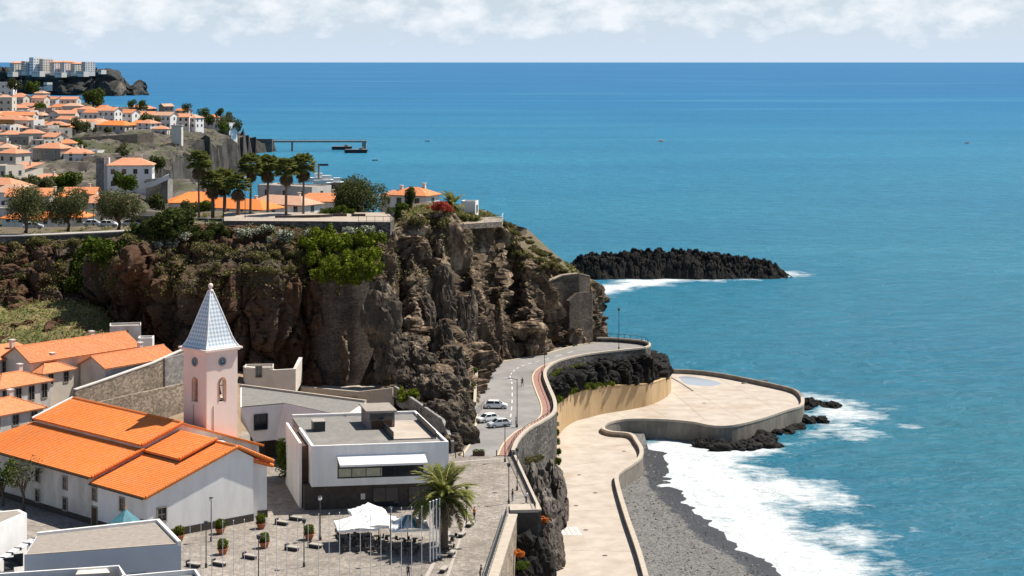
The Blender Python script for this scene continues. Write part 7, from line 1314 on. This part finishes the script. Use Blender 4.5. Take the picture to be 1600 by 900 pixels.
# ================================================================= people
def person(lab, p, rz, pose, shirt, trousers, skin=(.42, .26, .18), hair=(.03, .02, .015)):
    J = []; E = []
    def add(par_, co, r): J.append((Vector(co), r)); k = len(J)-1; (E.append((par_, k)) if par_ is not None else None); return k
    sit = pose == 'sit'; hz_ = .50 if sit else .93; lean = .12 if pose == 'lean' else 0
    pel = add(None, (0, 0, hz_), .135); waist = add(pel, (0, -.02-lean*.4, hz_+.16), .125); chest = add(waist, (0, -.02-lean, hz_+.36), .15); sh = add(chest, (0, 0-lean, hz_+.47), .10); nk = add(sh, (0, -.01-lean, hz_+.55), .055); hd0 = add(nk, (0, -.03-lean, hz_+.62), .075); hd = add(hd0, (0, -.03-lean, hz_+.71), .10); add(hd, (0, -.02-lean, hz_+.79), .075)
    for sg in (-1, 1):
        sw = sg*.16 if pose == 'walk' else 0
        hip = add(pel, (sg*.10, 0, hz_-.05), .10)
        if sit: kn = add(hip, (sg*.13, -.44, hz_-.02), .065); an = add(kn, (sg*.13, -.46, .08), .04)
        else: kn = add(hip, (sg*.11, -.03 - sw*.9, .49), .065); an = add(kn, (sg*.11, .03 - sw*1.2 + (.12 if sw < 0 else 0), .08), .042)
        a_ = J[an][0]; add(an, (a_.x, a_.y-.19, .035), .036)
        so = add(sh, (sg*.19, -lean, hz_+.44), .062); fwd = .20 if pose in ('sit', 'lean') else .03 + sw*.8
        el = add(so, (sg*.25, .02-fwd*.5-lean, hz_+.17), .045); wr = add(el, (sg*.24, -fwd-.06-lean, hz_-.06 + (.12 if sit else 0)), .030); w_ = J[wr][0]; pa = add(wr, w_ + Vector((0, -.02, -.07)), .030); q = J[pa][0]
        for f_ in range(4): k_ = add(pa, q + Vector((0, -.03+.02*f_, -.045)), .010); add(k_, J[k_][0] + Vector((-sg*.008, -.004, -.03+.004*abs(f_-1.5))), .008)
        k_ = add(wr, w_ + Vector((-sg*.02, -.045, -.04)), .011); add(k_, J[k_][0] + Vector((0, -.012, -.03)), .009)
    me = bpy.data.meshes.new('body'); me.from_pydata([j[0] for j in J], E, []); ob = bpy.data.objects.new('tmp_body', me); C.objects.link(ob); sk = ob.modifiers.new('skin', 'SKIN'); 
    for v_, j in zip(me.skin_vertices[0].data, J): v_.radius = (j[1], j[1])
    me.skin_vertices[0].data[0].use_root = True; sb = ob.modifiers.new('sub', 'SUBSURF'); sb.levels = sb.render_levels = 1
    dg = bpy.context.evaluated_depsgraph_get(); m2 = bpy.data.meshes.new_from_object(ob.evaluated_get(dg)); bpy.data.objects.remove(ob); m2.name = 'body'; m2.materials.clear()
    for nm, c in (('shirt', shirt), ('trousers', trousers), ('skin', skin), ('shoe', (.03, .03, .03))): m2.materials.append(mat(nm + '_cloth' if nm != 'skin' else 'skin', c))
    for pg in m2.polygons:
        c = pg.center; z = c.z-hz_; arm = abs(c.x) > .205
        pg.material_index = 3 if c.z < .10 else 2 if z > .53 or (arm and z < .24) else 0 if z > .06 else 1
        pg.use_smooth = True
    o = empty('person', p, R(rz), lab, 'person'); link('body', m2, o); y_ = -.02-lean
    rng = np.random.default_rng(1); d = rng.normal(size=(260, 3)); d /= np.linalg.norm(d, axis=1, keepdims=True); d = d[(d[:, 2] > -.1) | (d[:, 1] > .25)]; hm = MB(); hm.lathe([(.02, hz_+.845), (.07, hz_+.83), (.108, hz_+.775), (.112, hz_+.72), (.06, hz_+.70)], 12, (0, y_+.018, 0)); hm.build('hair', mat('hair', hair), o, True)
    fm = MB()
    for sg in (-1, 1): fm.box(sg*.035-.012, sg*.035+.012, y_-.108, y_-.09, hz_+.715, hz_+.728); 
    fm.build('eyes', M['dark'], o); MB().add([(-.014, y_-.10, hz_+.68), (.014, y_-.10, hz_+.68), (0, y_-.13, hz_+.682), (0, y_-.10, hz_+.715)], [[0, 1, 2], [0, 2, 3], [1, 3, 2]]).build('nose', m2.materials[2], o); MB().box(-.024, .024, y_-.102, y_-.09, hz_+.652, hz_+.66).build('mouth', M['terracotta'], o)
    return o
person('person in orange top and dark trousers walking beside the palm', G0(741, 812), 150, 'walk', (.55, .14, .04), (.03, .03, .04)); person('dark-clothed person crossing the road above the parked cars', G0(816, 604), 20, 'walk', (.02, .02, .025), (.02, .02, .02)); person('person in pale blue standing on the footpath by the road lamp', G0(806, 668), 100, 'stand', (.40, .48, .58), (.20, .24, .32))
person('person in dark top standing at the lookout beside the lamp post', G0(801, 783), -60, 'stand', (.10, .05, .04), (.22, .30, .42)); person('person in white leaning at the lookout corner railing', G0(822, 786), 60, 'lean', (.60, .63, .68), (.08, .10, .14)); person('person in dark clothes leaning on the railing at the bottom edge', G0(750, 905), 70, 'lean', (.04, .04, .05), (.05, .05, .06)); person('small dark-clothed person among the flagpoles at the bottom edge', G0(638, 904), 10, 'stand', (.03, .05, .08), (.04, .05, .07))

# ================================================================= cliff-top park, lookout and terrace
LK = [PD(350, 352, 347), PD(420, 351, 346.5), PD(500, 352, 346), PD(560, 354, 345), PD(610, 356, 344.5), PD(616, 347, 352), PD(606, 337, 366)]
zt_ = sum(p.z for p in LK[:5])/5 + .9; fp = [(p.x, p.y) for p in LK] + [(PD(350, 345, 366).x, 366)]
mb = MB(); mb.prism(fp, zt_-.3, zt_); tag(mb.build('lookout_terrace', mat('warm_paving', (.33, .27, .22), (.40, .335, .27), .6, .1)), kind='structure')
stone_wall([Vector((p.x, p.y-.1, zt_ - .05)) for p in LK[:6]], 2.6, 'dark wall of the clifftop lookout above the shrubs', 'basalt_wall', .5, cop=None)
railing([Vector((p.x, p.y, zt_)) for p in LK[3:]], 'metal railing at the right end of the clifftop lookout', bars=False, m='lampmetal'); railing([PD(262, 348, 352), PD(350, 350, 348), PD(470, 349, 350)], 'long thin railing below the fan palms', bars=False, m='steel', step=3)
mb = MB(); mb.strip([PD(430, 346, 352), PD(500, 345, 354), PD(520, 343, 356)], 0, .6, zt_, zt_+.5); tag(mb.build('planting_bed_edge', M['darkstone']), kind='structure')
rdp = smooth_path([PD(-60, 375, 349), PD(40, 373, 350), PD(120, 370, 350), (PD(200, 366, 349)), PD(240, 361, 349)], 5); mb = MB(); mb.strip(rdp, 0, 6.5, [p.z-1.2 for p in rdp], [p.z+.45 for p in rdp]); tag(mb.build('clifftop_road', M['paving_light']), kind='structure')
stone_wall([p + Vector((0, -.1, .5)) for p in rdp[:18]], 2.2, 'low dark wall along the clifftop road at the left edge', 'basalt_wall', .4, cop='cream')
for px, py, lab in [(531, 343, 'left low stone seat of the lookout'), (560, 340, 'right low stone seat of the lookout')]: o = empty('park_bench', (PD(px, py, 357).x, 357, zt_), R(5), lab, 'bench'); MB().box(-1.4, 1.4, -.3, .3, 0, .5).build('seat', M['darkstone'], o, bevel=.03)
bs = empty('bus_shelter', PD(222, 352, 368), 0, 'black-roofed shelter beside the clifftop road', 'shelter'); MB().box(-2.6, 2.6, -.9, .9, 1.7, 1.95).build('roof', M['dark'], bs); MB().box(-2.5, 2.5, .75, .85, 0, 1.7).build('back_panel', M['glass'], bs)
for x_ in (-2.4, 2.4): MB().box(x_-.06, x_+.06, -.8, -.68, 0, 1.7).build('post', M['dark'], bs)
# sea-view terrace at the edge of the rock
te = [PD(716, 352, 368), PD(784, 349, 374), PD(786, 343, 383), PD(720, 342, 386)]; zz = max(p.z for p in te[:2])+.2; mb = MB(); mb.prism([(p.x, p.y) for p in te], zz-1.1, zz); tag(mb.build('rock_terrace', M['rough_wall']), kind='structure')
railing([Vector((p.x, p.y, zz)) for p in (te[1].lerp(te[0], .4), te[1], te[2])], 'glassy railing of the terrace at the cliff edge', bars=False, m='steel')
# harbour clutter below the palms: moored boats and a crane post
for px, py, Y, L_n, lab in [(512, 288, 560, 9, 'white fishing boat hauled out behind the last palm'), (528, 292, 545, 7, 'white small boat beside the harbour rocks'), (500, 284, 580, 8, 'white boat at the harbour edge behind the palms')]:
    p = PD(px, py, Y); o = empty('small_boat', p, R(20), lab, 'boat'); mb = MB(); mb.add([(-L_n/2, -1.2, 1.4), (L_n*.3, -1.3, 1.5), (L_n/2, 0, 2), (L_n*.3, 1.3, 1.5), (-L_n/2, 1.2, 1.4), (-L_n/2, -.6, 0), (L_n*.3, -.5, 0), (L_n*.42, 0, .2), (L_n*.3, .5, 0), (-L_n/2, .6, 0)], [[0,1,2,3,4],[9,8,7,6,5],[0,5,6,1],[1,6,7,2],[2,7,8,3],[3,8,9,4],[4,9,5,0]]); mb.build('hull', M['white'], o); MB().box(-L_n*.2, L_n*.1, -.8, .8, 1.4, 2.8).build('cabin', M['white'], o)
cr_ = empty('harbour_crane', PD(498, 292, 560), 0, 'slim dark crane post at the harbour', 'crane'); MB().box(-.3, .3, -.3, .3, -4, 7).build('post', M['grey_render'], cr_); MB().box(-.3, 3, -.25, .25, 6.6, 7.2).build('jib', M['dark'], cr_)
rk = [boulder_mesh('harbour_rock', (4, 4, 2.2), 300+k, M['basalt'], 24, 14, .3) for k in range(2)]
for i, (px, py) in enumerate([(505, 300), (520, 300), (535, 298), (545, 296), (490, 302), (555, 297), (420, 262), (405, 268), (430, 258), (440, 256)]): o = link('harbour_rock', rk[i % 2], loc=PD(px, py, 530 if i < 6 else 760), rz=i*1.3); tag(o, 'dark shore rock of the little harbour', 'rock', 'shore rocks of the harbour')
# big fallen blocks at the foot of the cliff
rnd = random.Random(8); blocks = [(640, 545, 334, (3.6, 3, 2.6)), (628, 575, 330, (2.8, 2.6, 3.4)), (655, 565, 330, (3.0, 2.8, 2.4)), (690, 545, 340, (2.2, 2.4, 5)), (665, 600, 320, (2.6, 2.6, 2.8)), (690, 610, 318, (3.0, 3, 3.0)), (640, 595, 322, (2.2, 2, 2.2)), (700, 650, 302, (3.0, 3, 2.6)), (680, 640, 305, (2.0, 2, 1.8)), (715, 610, 325, (2.2, 2.4, 4.2)), (705, 575, 335, (2.4, 2.2, 4)), (725, 640, 308, (1.8, 2, 3)), (720, 680, 292, (2.4, 2.6, 3.2)), (705, 695, 286, (1.8, 1.8, 1.6)), (598, 500, 327, (3.4, 3, 6.5)), (605, 560, 326, (2.6, 2.6, 5)), (660, 500, 346, (2.4, 3, 5)), (690, 480, 350, (2, 2.4, 7)), (730, 520, 352, (2, 2.2, 7))]
for i, (px, py, Y, rad) in enumerate(blocks): o = link('fallen_block', boulder_mesh('fallen_block', rad, 400+i, M['cliff_pale'], 44, 30, .34), loc=PD(px, py, Y), rz=rnd.uniform(0, 6)); tag(o, 'angular tan and grey rock block at the foot of the cliff above the road', 'rock', 'fallen blocks at the foot of the cliff')
